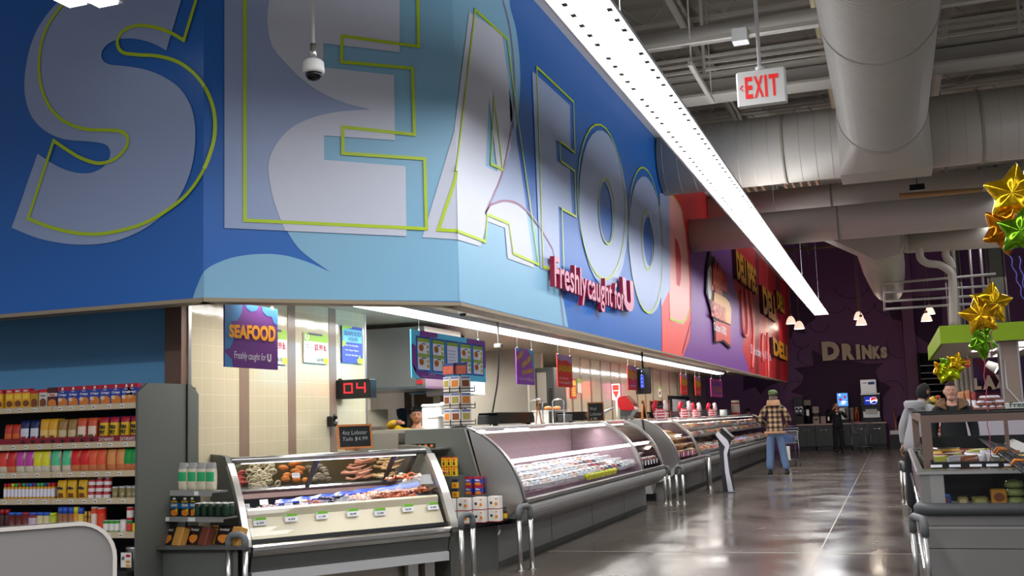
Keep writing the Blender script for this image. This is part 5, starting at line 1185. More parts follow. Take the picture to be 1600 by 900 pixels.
boxes('sauce_bottle', 0, 0, 0, jar(.021, .13, pm('2a1c10'), pm('1a1410'), pm('d0a01c'), capf=.12, neck=.2), [(PY(783, 807, 9.82).x, 9.80, ZR+.001), (PY(790.5, 807, 9.82).x, 9.80, ZR+.001)], lambda k: '%s dark sauce bottle with a yellow label beside the white cartons' % ('left', 'right')[k], 'bottle', 'dark sauce bottles')
# foreground grey end of a freezer case
dF = Vector((.595, .804, 0)); c0 = PZ(150, 813, 1.0)
nF = Vector((dF.y, -dF.x, 0)); RR = .19; cr_ = PL(182, 870, c0, nF); Lr = (cr_-c0).dot(dF)
pr = [(-3, 0), (Lr, 0), (Lr, 1.0-RR)]+[(Lr-RR+RR*math.cos(t*math.pi/16), 1.0-RR+RR*math.sin(t*math.pi/16)) for t in range(1, 9)]+[(-3, 1.0)]
fe = thing('freezer_end_panel', c0-Vector((0, 0, 1.0)), 0, 'grey freezer end panel with a white rounded edge in the lower left foreground', 'freezer panel')
MB().prism(pr, lambda u, v, t: Vector((c0.x, c0.y, 0))+dF*u+nF*t+Vector((0, 0, v)), -.05, 0, mat('freezer_grey', (134, 130, 126), .5, .1, noise=.04, scale=2)).build('panel', fe)
ou = [(a, b) for a, b in pr[1:]]; inn = [(Lr-.019, 0), (Lr-.019, 1.0-RR)]+[(Lr-RR+(RR-.019)*math.cos(t*math.pi/16), 1.0-RR+(RR-.019)*math.sin(t*math.pi/16)) for t in range(1, 9)]+[(-3, .981)]
MB().prism(ou+inn[::-1], lambda u, v, t: Vector((c0.x, c0.y, 0))+dF*u+nF*t+Vector((0, 0, v)), -.06, .012, mat('freezer_edge', (206, 198, 188), .45, .1)).build('edge_trim', fe)
# ================================================================== SIGNS, COUNTER TOP ITEMS, KITCHEN
def xsign(name, X, x0, x1, yt, yb, m, label, cat='sign', hang=True, th=.012, ztop=2.70):
    """board in a plane of constant X, traced left/right edge pixels; returns root and a placer (u, v, off)"""
    a = PX(x0, yt, X); b = PX(x1, yt, X); zb = PX(x0, yb, X).z
    r = thing(name, (X, (a.y+b.y)/2, zb), 0, label, cat); MB().box(X-th, X, a.y, b.y, zb, a.z, m).build('board', r)
    if hang:
        for t in (.1, .9): y = a.y+(b.y-a.y)*t; MB().cyl((X-.006, y, a.z), (X-.006, y, ztop), .0025, WHITE, n=4).build('hanging_wire', r)
        for t in (.1, .9): y = a.y+(b.y-a.y)*t; MB().box(X-th-.004, X+.004, y-.01, y+.01, a.z-.015, a.z+.012, WHITE).build('clip', r)
    W_, H_ = b.y-a.y, a.z-zb
    P = lambda u, v, off=.002: Vector((X+off, a.y+W_*u, zb+H_*v))
    return r, P, W_, H_
def blob(mb, P, cx, cy, rx, ry, m, off=.002, n=16, spiky=0):
    pts = []
    for i in range(n*(2 if spiky else 1)):
        t = 2*math.pi*i/(n*(2 if spiky else 1)); k = 1 if (not spiky or i % 2 == 0) else spiky; pts.append((cx+rx*k*math.cos(t), cy+ry*k*math.sin(t)))
    tri = tessellate_polygon([[Vector((a, b, 0)) for a, b in pts]]); mb.add([P(a, b, off) for a, b in pts], [tuple(t) for t in tri], m); return mb
def rect(mb, P, x0, x1, y0, y1, m, off=.002): return mb.add([P(x0, y0, off), P(x1, y0, off), P(x1, y1, off), P(x0, y1, off)], [(0, 1, 2, 3)], m)
def poly(mb, P, pts, m, off=.002):
    tri = tessellate_polygon([[Vector((a, b, 0)) for a, b in pts]]); return mb.add([P(a, b, off) for a, b in pts], [tuple(t) for t in tri], m)
def tx(mb, P, W_, H_, s, u, v, w_, h, m, off=.004, bold=.02, shear=0, taper=None): return text(mb, s, m, P(u, v, off), (0, 1, 0), (0, 0, 1), W_*w_, H_*h, off=bold, shear=shear, taper=taper)
SP = mat('sign_purple', (104, 50, 124), .4); SB_ = mat('sign_blue', (64, 124, 176), .4); SO = mat('sign_orange', (236, 156, 24), .4); SW = mat('sign_offwhite', (226, 222, 228), .4); SRED = mat('sign_bright_red', (244, 58, 48), .4)
# SEAFOOD hanging sign
r, P, W_, H_ = xsign('hanging_sign', -5.0, 351, 433.5, 470, 573, SP, 'purple hanging sign reading SEAFOOD Freshly caught for U in orange and white', ztop=2.70)
mb = MB(); poly(mb, P, [(0, 1), (.32, 1), (.30, .85), (.22, .72), (.10, .70), (.16, .58), (.16, .44), (.10, .30), (0, .25)], SB_); poly(mb, P, [(.36, 1), (.62, 1), (.58, .92), (.48, .89), (.40, .93)], SB_); poly(mb, P, [(.68, 1), (1, 1), (1, .72), (.92, .76), (.88, .86), (.78, .86), (.70, .92)], SB_); poly(mb, P, [(0, 0), (.14, 0), (.12, .12), (0, .22)], SB_)
mb.build('print', r)
mb = MB(); tx(mb, P, W_, H_, 'SEAFOOD', .07, .45, .88, .20, SO, bold=.05, taper=.35); mb.build('heading_letters', r)
mb = MB(); tx(mb, P, W_, H_, 'Freshly caught for', .16, .10, .60, .15, SW, bold=.0, shear=.15); tx(mb, P, W_, H_, 'U', .78, .12, .08, .13, SW, bold=.05); mb.build('script_letters', r)
# price signs on the tiled wall
for (x0, x1, yt, yb, lb) in ((412, 448, 512, 567, 'white price sign with a green top half hidden by the purple seafood sign'), (475, 512, 519, 566, 'white price sign with a green top reading $5.99 lb on the tiled wall')):
    r, P, W_, H_ = xsign('price_sign', XT+.02, x0, x1, yt, yb, pm('dcdcdc'), lb, hang=False)
    mb = MB(); rect(mb, P, 0, 1, .72, 1, pm('88b01c')); rect(mb, P, .15, .75, .93, 1.0, BLACK, .003); tx(mb, P, W_, H_, 'U', .04, .76, .16, .18, SW, bold=.05); blob(mb, P, .9, .10, .12, .13, YEL, .003, spiky=.75)
    tx(mb, P, W_, H_, '$5.99 lb.', .42, .40, .52, .24, pm('b01c3c'), bold=.03); tx(mb, P, W_, H_, 'SAVE', .5, .06, .28, .12, pm('2c6c3c')); tx(mb, P, W_, H_, 'WILD', .03, .56, .2, .06, BLACK, bold=0); tx(mb, P, W_, H_, 'CAUGHT', .03, .48, .25, .06, BLACK, bold=0); mb.build('print', r)
r, P, W_, H_ = xsign('hours_sign', XT+.02, 534, 566, 508, 566, pm('2c44a8'), 'blue and green sign reading SEAFOOD HOURS at the end of the tiled wall', hang=False)
mb = MB(); rect(mb, P, .04, .96, .56, .92, pm('64b4cc')); poly(mb, P, [(0, 1), (.5, 1), (.45, .95), (.05, .9), (.0, .6)], pm('a4c83c'), .003); poly(mb, P, [(1, .15), (1, 0), (.75, 0), (.7, .1), (.78, .14), (.85, .25), (.88, .14)], pm('a4c81c'), .003); poly(mb, P, [(0, .6), (.2, .55), (.1, .45), (0, .42)], pm('a4c81c'), .003)
tx(mb, P, W_, H_, 'SEAFOOD', .08, .74, .84, .12, pm('26408c')); tx(mb, P, W_, H_, 'HOURS', .3, .60, .45, .10, pm('26408c'))
for i, s in enumerate(('Mon-Thu 9am-8pm', 'Fri 9am-9pm', 'Sat-Sun 9am-8pm')): tx(mb, P, W_, H_, s, .15, .44-.13*i, .62, .06, SW, bold=.01)
mb.build('print', r)
# menu board
r, P, W_, H_ = xsign('menu_board', -4.75, 642, 757, 514, 590, mat('menu_cyan', (92, 196, 238), .35, emit=(92, 196, 238), estr=.12), 'wide blue and purple menu board hanging over the fish counter')
mb = MB(); MP = mat('menu_purple', (150, 66, 184), .35)
poly(mb, P, [(.1, 1), (.32, 1), (.32, .90), (.1, .86)], MP); poly(mb, P, [(.72, .99), (1, .99), (1, .35), (.95, .3), (.97, .75), (.9, .85), (.72, .86)], MP); poly(mb, P, [(0, .72), (.05, .66), (.06, .3), (.04, .1), (.1, 0), (.42, 0), (.4, .1), (.06, .16), (0, .3)], MP); mb.build('print', r)
tp = mat('menu_panel', (206, 210, 232), .35, emit=(206, 210, 232), estr=.15)
for i in range(5):
    u0 = .06+.185*i; mb = MB(); rect(mb, P, u0-.008, u0+.168, .14, .88, pm('2c6cc8'), .003); rect(mb, P, u0+.008, u0+.152, .18, .84, tp, .005); rect(mb, P, u0+.008, u0+.152, .76, .84, pm('a8d048'), .006)
    if i != 2:
        rect(mb, P, u0+.008, u0+.152, .44, .52, pm('b4d46c'), .006)
        for v in (.64, .34):
            blob(mb, P, u0+.05, v, .034, .085, pm('e8dcc8'), .007); blob(mb, P, u0+.05, v, .026, .066, FOODO, .008); blob(mb, P, u0+.128, v+.03, .017, .04, pm('e8dc3c'), .007); blob(mb, P, u0+.128, v-.08, .017, .04, pm('e8dc3c'), .007); rect(mb, P, u0+.06, u0+.105, v+.075, v+.095, BLU, .007)
    else:
        for k in range(6): rect(mb, P, u0+.02, u0+.12, .64-.07*k, .655-.07*k, pm('9c98c8'), .007)
    mb.build('menu_panel', r)
mb = MB(); tx(mb, P, W_, H_, 'SAVE ON', .2, .075, .08, .035, SW); tx(mb, P, W_, H_, 'Fresh Catch of the Day', .12, .025, .24, .035, SW, bold=.0); mb.build('letters', r)
# other hanging signs
def arrowsign(X, x0, x1, yt, yb, lb, words=None, top='5c3c94'):
    r, P, W_, H_ = xsign('hanging_sign', X, x0, x1, yt, yb, SRED, lb)
    mb = MB(); poly(mb, P, [(0, 1), (1, 1), (1, .72), (.6, .85), (.25, .8), (0, .88)], pm('c8a8dc')); mb.build('print', r); return r, P, W_, H_
r, P, W_, H_ = xsign('hanging_sign', -4.7, 806, 833.5, 543, 600, mat('sign_violet', (168, 88, 204), .35), 'purple hanging sign with slanted yellow words Fried Grilled Steamed')
mb = MB(); poly(mb, P, [(.7, 1), (1, 1), (1, .4), (.9, .5), (.85, .85), (.7, .93)], pm('5cb4dc')); poly(mb, P, [(0, 1), (.3, 1), (.2, .93), (0, .9)], pm('5cb4dc')); mb.build('print', r)
mb = MB()
for s, u, v, w_, h, rt in (('FRIED!', .06, .62, .36, .15, .42), ('GRILLED', .30, .44, .56, .15, .32), ('STEAMED!', .28, .26, .62, .12, .10)):
    U = Vector((0, math.cos(rt), math.sin(rt))); Wv = Vector((0, -math.sin(rt), math.cos(rt))); text(mb, s, YEL, P(u, v, .004), U, Wv, W_*w_, H_*h, off=.05)
mb.build('heading_letters', r); mb = MB(); tx(mb, P, W_, H_, 'Prepared the way', .10, .10, .5, .10, SW, bold=0); tx(mb, P, W_, H_, 'U', .62, .11, .1, .10, SW, bold=.05); tx(mb, P, W_, H_, 'like!', .75, .10, .2, .08, SW, bold=0); mb.build('script_letters', r)
r, P, W_, H_ = arrowsign(-4.7, 870, 893, 553, 604, 'red hanging sign with yellow word SAUSAGES')
mb = MB(); tx(mb, P, W_, H_, 'SAUSAGES', .06, .48, .9, .2, YEL, bold=.05); mb.build('heading_letters', r); mb = MB(); tx(mb, P, W_, H_, 'Made fresh', .1, .24, .6, .07, SW, bold=.01); tx(mb, P, W_, H_, 'in our store for U', .08, .10, .85, .09, SW, bold=.01); mb.build('script_letters', r)
for X, x0, x1, yt, yb, lb in ((-4.7, 980, 994, 570.5, 609, 'narrow red and yellow hanging sign left of the tilted black screen'), (-4.7, 1063, 1073, 584, 616, 'left of the two narrow red and yellow signs over the deli case'), (-4.7, 1085.5, 1094, 587.5, 617.5, 'right of the two narrow red and yellow signs over the deli case')):
    r, P, W_, H_ = arrowsign(X, x0, x1, yt, yb, lb); mb = MB(); poly(mb, P, [(0, .85), (1, .7), (1, .5), (.5, .42), (0, .5)], pm('f0a81c'), .003); mb.build('yellow_band', r); mb = MB(); tx(mb, P, W_, H_, 'Just for U', .2, .12, .7, .1, SW); mb.build('script_letters', r)
r, P, W_, H_ = xsign('menu_board', -4.7, 1110, 1127.5, 591.5, 619.5, mat('menu_pink', (186, 60, 130), .35, emit=(186, 60, 130), estr=.1), 'small pink and purple menu board at the far end of the deli counter')
mb = MB()
for i in range(4):
    rect(mb, P, .08+.22*i, .24+.22*i, .15, .85, pm('5c50b0'), .003); rect(mb, P, .10+.22*i, .22+.22*i, .18+.04*i, .6, pm('e09c3c' if i > 1 else 'c06c9c'), .004)
mb.build('menu_panel', r)
# wall signs on the rear tile wall
def wsign(x0, x1, yt, yb, m, lb, extra=None):
    r, P, W_, H_ = xsign('wall_sign', XK+.02, x0, x1, yt, yb, m, lb, hang=False); mb = MB()
    if extra: extra(mb, P, W_, H_); mb.build('print', r)
wsign(891, 900, 591, 622, pm('c02024'), 'narrow red sign with yellow lines on the tiled wall behind the sausages sign', lambda mb, P, W_, H_: [rect(mb, P, .2, .8, .12+.12*k, .2+.12*k, YEL) for k in range(4)]+[rect(mb, P, .2, .9, .65, .9, YEL)])
wsign(902, 908, 592, 614, pm('d8d4c4'), 'small white and green notice on the tiled wall beside the narrow red sign', lambda mb, P, W_, H_: [rect(mb, P, 0, 1, .7, 1, pm('88b01c'))])
wsign(1028, 1033, 603, 620, pm('d0ccba'), 'small notice with a green top on the tiled wall near the red bags', lambda mb, P, W_, H_: [rect(mb, P, 0, 1, .75, 1, pm('88b01c')), rect(mb, P, .3, .7, .2, .5, BLACK)])
# tilted black screen
a = PX(995, 580, -4.7); b_ = PX(1015, 580, -4.7)
tv = thing('order_screen', (-4.7, a.y, 2.0), 0, 'tilted black order screen with blue text hanging over the counter', 'screen')
z1 = PX(995, 577, -4.7).z; z0 = PX(995, 616, -4.7).z; Y_ = a.y; xa_, xb_ = PY(993, 600, Y_).x, PY(1016, 600, Y_).x
MB().prism([(0, z0), (0, z1), (.08, z1+.03), (.08, z0+.03)], lambda u, v, t: Vector((t, Y_+u, v)), xa_, xb_, BLACK).build('housing', tv)
mb = MB().box(xa_+.1, xb_-.12, Y_-.004, Y_-.001, z0+.12, z1-.12, emi('led_blue', (60, 80, 200), .9))
for k in range(5): mb.box(xa_+.12, xb_-.15, Y_-.007, Y_-.004, z0+.15+.07*k, z0+.18+.07*k, emi('led_pale', (150, 170, 240), 1.0))
mb.build('display', tv); MB().cyl(((xa_+xb_)/2, Y_+.05, z1), ((xa_+xb_)/2, Y_+.05, 2.7), .02, BLACK).build('mount', tv)
# red take a number arrow sign post
a = PX(962, 601, -5.0); rz = thing('number_stand', (-5.0, a.y, 1.36), 0, 'narrow white stand with a red downward arrow above the red slicer', 'stand')
MB().cyl((-5.0, a.y, 1.36), (-5.0, a.y, PX(962, 625, -5.0).z), .018, WHITE).build('post', rz)
z0, z1 = PX(962, 625, -5.0).z, PX(962, 600, -5.0).z
MB().box(-5.08, -4.92, a.y-.01, a.y+.01, z0, z1, pm('e0d8d8')).build('plate', rz); mb = MB(); mb.flat([[(-5.06, z0+(z1-z0)*.55), (-4.94, z0+(z1-z0)*.55), (-5.0, z0+.03)]], lambda u, v: Vector((u, a.y-.012, v)), SRED); mb.box(-5.06, -4.94, a.y-.013, a.y-.011, z0+(z1-z0)*.62, z1-.02, SRED); mb.build('arrow', rz)
# "04" counter display and telephone on the end of the tiled wall
Yc = 10.3; xa_, xb_ = PY(558, 600, Yc).x, PY(578, 600, Yc).x; z1 = PY(568, 592, Yc).z; z0 = PY(568, 622, Yc).z
qd = thing('queue_display', ((xa_+xb_)/2, Yc, z0), 0, 'black queue display with red digits 04 mounted on the tiled wall', 'display')
MB().bbox(XT, xb_, Yc, Yc+.16, z0, z1, BLACK).build('housing', qd); MB().bbox(XT-.0, XT+.04, Yc+.05, Yc+.1, z0+.03, z1+.02, BLACK).build('bracket', qd)
mb = MB(); DG = emi('led_red', (255, 30, 40), 3.0)
def seg7(mb, x, z, w_, h, segs, m, y):
    t = h*.11; S = {'a': (0, w_, h-t, h), 'g': (0, w_, h/2-t/2, h/2+t/2), 'd': (0, w_, 0, t), 'f': (0, t, h/2, h), 'b': (w_-t, w_, h/2, h), 'e': (0, t, 0, h/2), 'c': (w_-t, w_, 0, h/2)}
    for s in segs: x0, x1, z0_, z1_ = S[s]; mb.box(x+x0, x+x1, y-.002, y, z+z0_, z+z1_, m)
ww = (xb_-XT); seg7(mb, XT+ww*.25, z0+.06, ww*.25, .105, 'abcdef', DG, Yc-.001); seg7(mb, XT+ww*.62, z0+.06, ww*.25, .105, 'fgbc', DG, Yc-.001); mb.build('digits', qd)
ph = thing('wall_telephone', (XT+.05, 10.2, 1.4), 0, 'black telephone on the tiled wall below the queue display', 'telephone')
z1 = PY(565, 647, 10.2).z; z0 = PY(565, 665, 10.2).z; xb_ = PY(573, 655, 10.2).x
MB().bbox(XT, XT+.06, 10.1, 10.24, z0, z1-.01, BLACK).build('base', ph); MB().tube([(XT+.09, 10.10, z0+.01), (XT+.10, 10.12, z0+.03), (XT+.075, 10.13, (z0+z1)/2), (XT+.10, 10.12, z1-.02), (XT+.09, 10.10, z1)], [.018, .022, .012, .022, .018], BLACK).build('handset', ph)
mb = MB()
for i in range(3): mb.box(XT+.061, XT+.064, 10.17, 10.22, z0+.02+.035*i, z0+.04+.035*i, WHITE)
mb.build('keypad', ph)
# chalkboards
def chalk(p, ang, w_, h, lab, lines, lean=.12):
    T = Matrix.Translation(p) @ rotz(ang) @ Matrix.Rotation(-lean, 4, 'X'); r = thing('chalkboard', p, 0, lab, 'chalkboard', T=T)
    f = .018; LOC(MB().box(-w_/2, w_/2, 0, .015, 0, f, WOOD).box(-w_/2, w_/2, 0, .015, h-f, h, WOOD).box(-w_/2, -w_/2+f, 0, .015, f, h-f, WOOD).box(w_/2-f, w_/2, 0, .015, f, h-f, WOOD).box(-w_*.1, w_*.1, -.04, .0, 0, .012, WOOD), 'frame', r)
    LOC(MB().box(-w_/2+f, w_/2-f, .004, .012, f, h-f, mat('slate', (28, 30, 30), .7)), 'slate', r); mb = MB()
    for i, s in enumerate(lines): text(mb, s, mat('chalk', (186, 190, 188), .8), (-w_*.36, .002, h*(.58-.27*i)), (1, 0, 0), (0, 0, 1), w_*(.72 if len(s) > 4 else .4), h*.17, off=-.01, shear=.15)
    LOC(mb, 'chalk_writing', r); LOC(MB().prism([(.015, h*.8), (.03, h*.8), (.09, 0), (.075, 0)], lambda u, v, t: Vector((t, u, v)), -w_*.2, w_*.2, WOOD), 'stand', r)
    return r
ca = fS(0, -.52, 1.205); pA = PL(529, 705, ca, nA); pB = PL(583, 703, ca, nA); pm_ = (pA+pB)/2
chalk(Vector((pm_.x, pm_.y, 1.215)), math.atan2(dA.y, dA.x), (pB-pA).length, .225, 'wooden framed chalkboard reading 4oz Lobster Tails $4.99 on top of the seafood case', ['4oz Lobster', 'Tails $4.99'])
def ctop(x, y, z=1.37): return PZ(x, y, z)
XC = -4.35
def cpos(x): p = PX(x, 660, XC); return Vector((XC, p.y, 1.366))
p = cpos(932); chalk(p, .35, .26, .30, 'wooden framed chalkboard standing on the fish case beside the red slicer', ['Wed', 'Lobster', '4.99'])
p = cpos(1033); chalk(p, .5, .42, .36, 'wooden framed chalkboard on the deli case in front of the red bags', ['Daily', 'Special'])
p = cpos(847); chalk(p, 1.9, .3, .30, 'wooden chalkboard seen edge on beside the metal frame', ['Fresh', 'Fish'])
p = cpos(1010); chalk(p, 1.95, .36, .36, 'wooden chalkboard seen edge on between black scales', ['Deli'])
# black scales / label printers on the counter
def scale(x0, x1, yt, yb, lab, X=-4.55):
    a = PX(x0, 660, X); b = PX(x1, 660, X); z1 = PX((x0+x1)/2, yt, X).z; z0 = 1.366
    r = thing('counter_scale', (X, (a.y+b.y)/2, z0), 0, lab, 'scale'); L_ = b.y-a.y
    pr = [(0, .02), (.02, z1-z0-.03), (.06, z1-z0), (L_-.06, z1-z0), (L_-.01, z1-z0-.05), (L_, .02)]
    MB().prism(pr, lambda u, v, t: Vector((t, a.y+u, z0+v)), X-.2, X+.05, BLACK).build('housing', r)
    MB().prism([(.03, 0), (.03, .008), (L_-.03, .008), (L_-.03, 0)], lambda u, v, t: Vector((t, a.y+u, z1-.0+v)), X-.2, X+.05, mat('scale_top', (150, 152, 150), .3, .4)).build('pan', r)
    for u in (.08, L_-.12): MB().box(X-.03, X+.02, a.y+u, a.y+u+.04, z0, z0+.03, BLACK).build('foot', r)
    MB().tube([(X+.055, a.y+.1, z0+.05), (X+.056, a.y+L_*.4, z0+.03), (X+.055, a.y+L_*.8, z0+.06)], .008, mat('cable_dark', (40, 40, 42), .5), n=5).build('cable', r)
scale(770, 830, 645, 665, 'black counter scale on the fish case right of the card rack'); scale(889, 925, 644, 664, 'black counter scale left of the framed chalkboard')
scale(986, 1008, 644, 655, 'black counter scale right of the red slicer'); scale(1011, 1030, 644, 655, 'black counter scale half behind the deli chalkboard'); scale(1042, 1064, 643, 654, 'black counter scale between the red bags')
for i, (x0, x1) in enumerate(((1094, 1106), (1119, 1140))): scale(x0, x1, 641, 652, ('black counter scale right of the twin red bags', 'black counter scale at the far end of the deli case')[i])
# red slicer
p = cpos(976); r = thing('meat_slicer', (XC-.2, p.y, 1.366), 0, 'bright red rounded slicer head with a grey base standing on the case', 'slicer')
zt = PX(976, 620, XC-.2).z; z0 = 1.366; Y_ = p.y
xa_, xb_ = PY(966, 640, Y_).x, PY(990, 640, Y_).x; w_ = xb_-xa_
MB().prism(SM([(xa_+.03, z0+(zt-z0)*.45), (xa_, z0+(zt-z0)*.9), (xa_+.12, zt), (xa_+w_*.55, zt-.01), (xa_+w_*.95, z0+(zt-z0)*.65), (xb_, z0+(zt-z0)*.42)], True, 3), lambda u, v, t: Vector((u, t, v)), Y_, Y_+.35, mat('slicer_red', (214, 24, 36), .25, coat=.5)).build('hood', r)
MB().prism([(xa_+.02, z0+(zt-z0)*.44), (xb_-.02, z0+(zt-z0)*.40), (xb_-w_*.25, z0+(zt-z0)*.18), (xa_+.02, z0+(zt-z0)*.16)], lambda u, v, t: Vector((u, t, v)), Y_+.02, Y_+.33, mat('slicer_grey', (88, 90, 94), .35, .4)).build('body', r)
MB().box(xa_+.1, xb_-.2, Y_+.1, Y_+.25, z0, z0+(zt-z0)*.2, STEEL).build('foot', r)
# red striped plastic bags
BW = mat('bag_white', (226, 200, 206), .45, noise=.05); BR_ = mat('bag_red', (208, 36, 60), .4, noise=.2)
def pbag(x0, x1, yt, lab, X=-4.4):
    a = PX(x0, 650, X); z0 = 1.366; Y_ = a.y; xa_, xb_ = PY(x0, 640, Y_).x, PY(x1, 640, Y_).x; h = PY(x0, yt, Y_).z-z0; w_ = xb_-xa_
    r = thing('plastic_bag_rack', ((xa_+xb_)/2, Y_, z0), 0, lab, 'plastic bags'); n = 22; rows = []
    for j in range(8):
        t = j/7; rows.append([((xa_+xb_)/2+w_*.5*(.8+.2*math.sin(math.pi*t))*math.cos(2*math.pi*i/n)*(1+.05*math.sin(5*i+j)), Y_+.15+.12*math.sin(2*math.pi*i/n)*(1+.1*math.cos(4*i+2*j)), z0+h*.62*t) for i in range(n)])
    mb = MB().loft(rows, BW, cap=True, smooth=True); k = mb.mi(BR_)
    for f in range(len(mb.f)):
        if (f//n) % 2 == 0 and (f % n) % 5 < 4: mb.m[f] = k
    mb.build('bag_stack', r)
    for s in (-1, 1):
        c = (xa_+xb_)/2+s*w_*.34; MB().tube([(c, Y_+.1, z0+h*.5), (c+s*w_*.06, Y_+.1, z0+h*.8), (c-s*w_*.02, Y_+.14, z0+h), (c-s*w_*.1, Y_+.2, z0+h*.95)], [.06, .05, .05, .03], BW if s > 0 else BR_, n=8).build('handle', r)
pbag(1018, 1042, 629, 'red and white plastic bags behind the deli chalkboard'); pbag(1059, 1078, 630, 'left one of the twin stacks of red and white plastic bags'); pbag(1079, 1093, 632, 'right one of the twin stacks of red and white plastic bags'); pbag(1104, 1118, 632, 'red and white plastic bag stack standing alone on the deli case')
p = cpos(1150); tag(jar(.12, .42, mat('napkin_red', (190, 60, 60), .5), WHITE, pm('c8b4ac'), .15).build('napkin_holder', None, T=Matrix.Translation((-4.3, PX(1150, 650, -4.3).y, 1.366))), 'red and white container at the far end of the deli case top', 'container')
p = cpos(1132); tag(jar(.1, .16, mat('tub_clear', (190, 196, 196), .2), WHITE).build('clear_tub', None, T=Matrix.Translation((-4.3, PX(1131, 652, -4.3).y, 1.366))), 'small clear tub on the far deli case top', 'tub')
# steel frames with tray of buns and white glove bag
def uframe(x, lab):
    p = PX(x, 655, -4.6); z1 = PX(x, 624, -4.6).z; r = thing('display_hoop', (p.x, p.y, 1.366), 0, lab, 'frame'); w_ = .085
    xx = [p.x-w_, p.x-w_, p.x-w_+.03, p.x+w_-.03, p.x+w_, p.x+w_]; zz = [1.366, z1-.03, z1, z1, z1-.03, 1.366]
    MB().tube([(a, p.y, b) for a, b in zip(xx, zz)], .012, CHROME, n=8).build('tube', r)
uframe(839, 'left upright steel hoop on the fish case top'); uframe(873, 'right upright steel hoop on the fish case top')
p = PX(842, 646, -4.9); p2 = PX(876, 646, -4.9); z_ = PX(858, 641, -4.9).z
tr = thing('serving_tray', (-4.9, (p.y+p2.y)/2, z_), 0, 'white tray with buns between the two steel hoops', 'tray')
MB().box(-5.05, -4.75, p.y, p2.y, z_-.015, z_, WHITE).build('tray', tr); [MB().box(-5.03, -4.77, q_, q_+.03, 1.366, z_-.015, WHITE).build('tray_leg', tr) for q_ in (p.y+.05, p2.y-.08)]
for k in range(2): tag(MB().ell((-4.85, p.y+.3+.45*k, z_+.03), .045, .16, .03, FOODO).build('bun'), ('golden bun on the tray behind the left steel hoop', 'golden bun on the tray behind the right steel hoop')[k], 'bun')
p = Vector((XC, 16.2, 1.366)); mb = MB()
for k in range(5): mb.tube([(XC, p.y+.05*k, 1.41), (XC+.02, p.y+.1+.07*k, 1.45+.015*k), (XC+.03*k, p.y+.2+.1*k, 1.50+.02*k)], [.04, .03, .008], mat('glove_plastic', (226, 218, 226), .35), n=7)
tag(mb.build('plastic_gloves'), 'crumpled white plastic gloves on the fish case right of the chalkboard', 'gloves')
# revolving recipe card rack
cz = 1.366; pc = PZ(722, 668, 1.366); pc = PX(721, 668, -4.25); cx_, cy2 = pc.x, pc.y
rk = thing('card_rack', (cx_, cy2, cz), 0, 'black wire rack of recipe cards standing on the fish case', 'card rack'); k_ = 1/ (FPX/(cy2+3.2)*.98)
BLK = mat('wire_black', (24, 24, 26), .4, .5)
MB().lathe([(.001, 0), (.11, 0), (.11, .01), (.02, .02), (.001, .02)], BLK, c=(cx_, cy2, cz), n=16).cyl((cx_, cy2, cz), (cx_, cy2, cz+.57), .008, BLK).build('pole', rk)
CARDS = [pm('ccc4bc'), mat('card_blue', (40, 56, 120), .4)]
H3 = [.03, .20, .37]
for lv, h0 in enumerate(H3):
    mb = MB()
    for zz in (h0+.035, h0+.0): mb.tube([(cx_-.16, cy2-.02, cz+zz), (cx_-.155, cy2-.10, cz+zz), (cx_-.06, cy2-.15, cz+zz), (cx_+.05, cy2-.15, cz+zz), (cx_+.14, cy2-.09, cz+zz), (cx_+.16, cy2-.0, cz+zz)], .0045, BLK, n=4)
    for xx in (-.16, -.06, .05, .16): mb.cyl((cx_+xx, cy2-(.15 if abs(xx) < .1 else .0), cz+h0), (cx_+xx, cy2-(.15 if abs(xx) < .1 else .0), cz+h0+.06), .0045, BLK, n=4)
    mb.build('wire_basket', rk)
    for q, (dx, dy, an) in enumerate(((-.11, -.11, -.5), (-.005, -.135, 0), (.10, -.10, .6))):
        T = Matrix.Translation((cx_+dx, cy2+dy, cz+h0+.004)) @ rotz(an); mb = MB().box(-.052, .052, 0, .012, 0, .155, CARDS[0], T=T); mb.box(-.044, .044, -.002, 0, .132, .149, pm('5870b0'), T=T)
        mb.box(-.036, .036, -.002, -.0, .05, .115, (FOODO, FOODB, mat('print_salad', (150, 140, 70), .5, noise=.4, scale=40))[(lv+q) % 3], T=T)
        o = mb.build('recipe_card'); tag(o, '%s recipe card in the %s tier of the wire rack' % (('left', 'middle', 'right')[q], ('bottom', 'middle', 'top')[lv]), 'recipe card', 'recipe cards')
for s, (dx, an) in enumerate(((-.085, -.35), (.04, .15))):
    T = Matrix.Translation((cx_+dx, cy2-.12, cz+.545)) @ rotz(an); MB().box(-.075, .085, 0, .01, 0, .125, pm('203060'), T=T).box(-.065, .075, -.002, 0, .01, .095, mat('print_meat', (170, 80, 60), .5, noise=.5, scale=30), T=T).build('header_card', rk)
MB().cyl((cx_, cy2, cz+.55), (cx_, cy2, cz+.6), .006, BLK).build('header_post', rk)
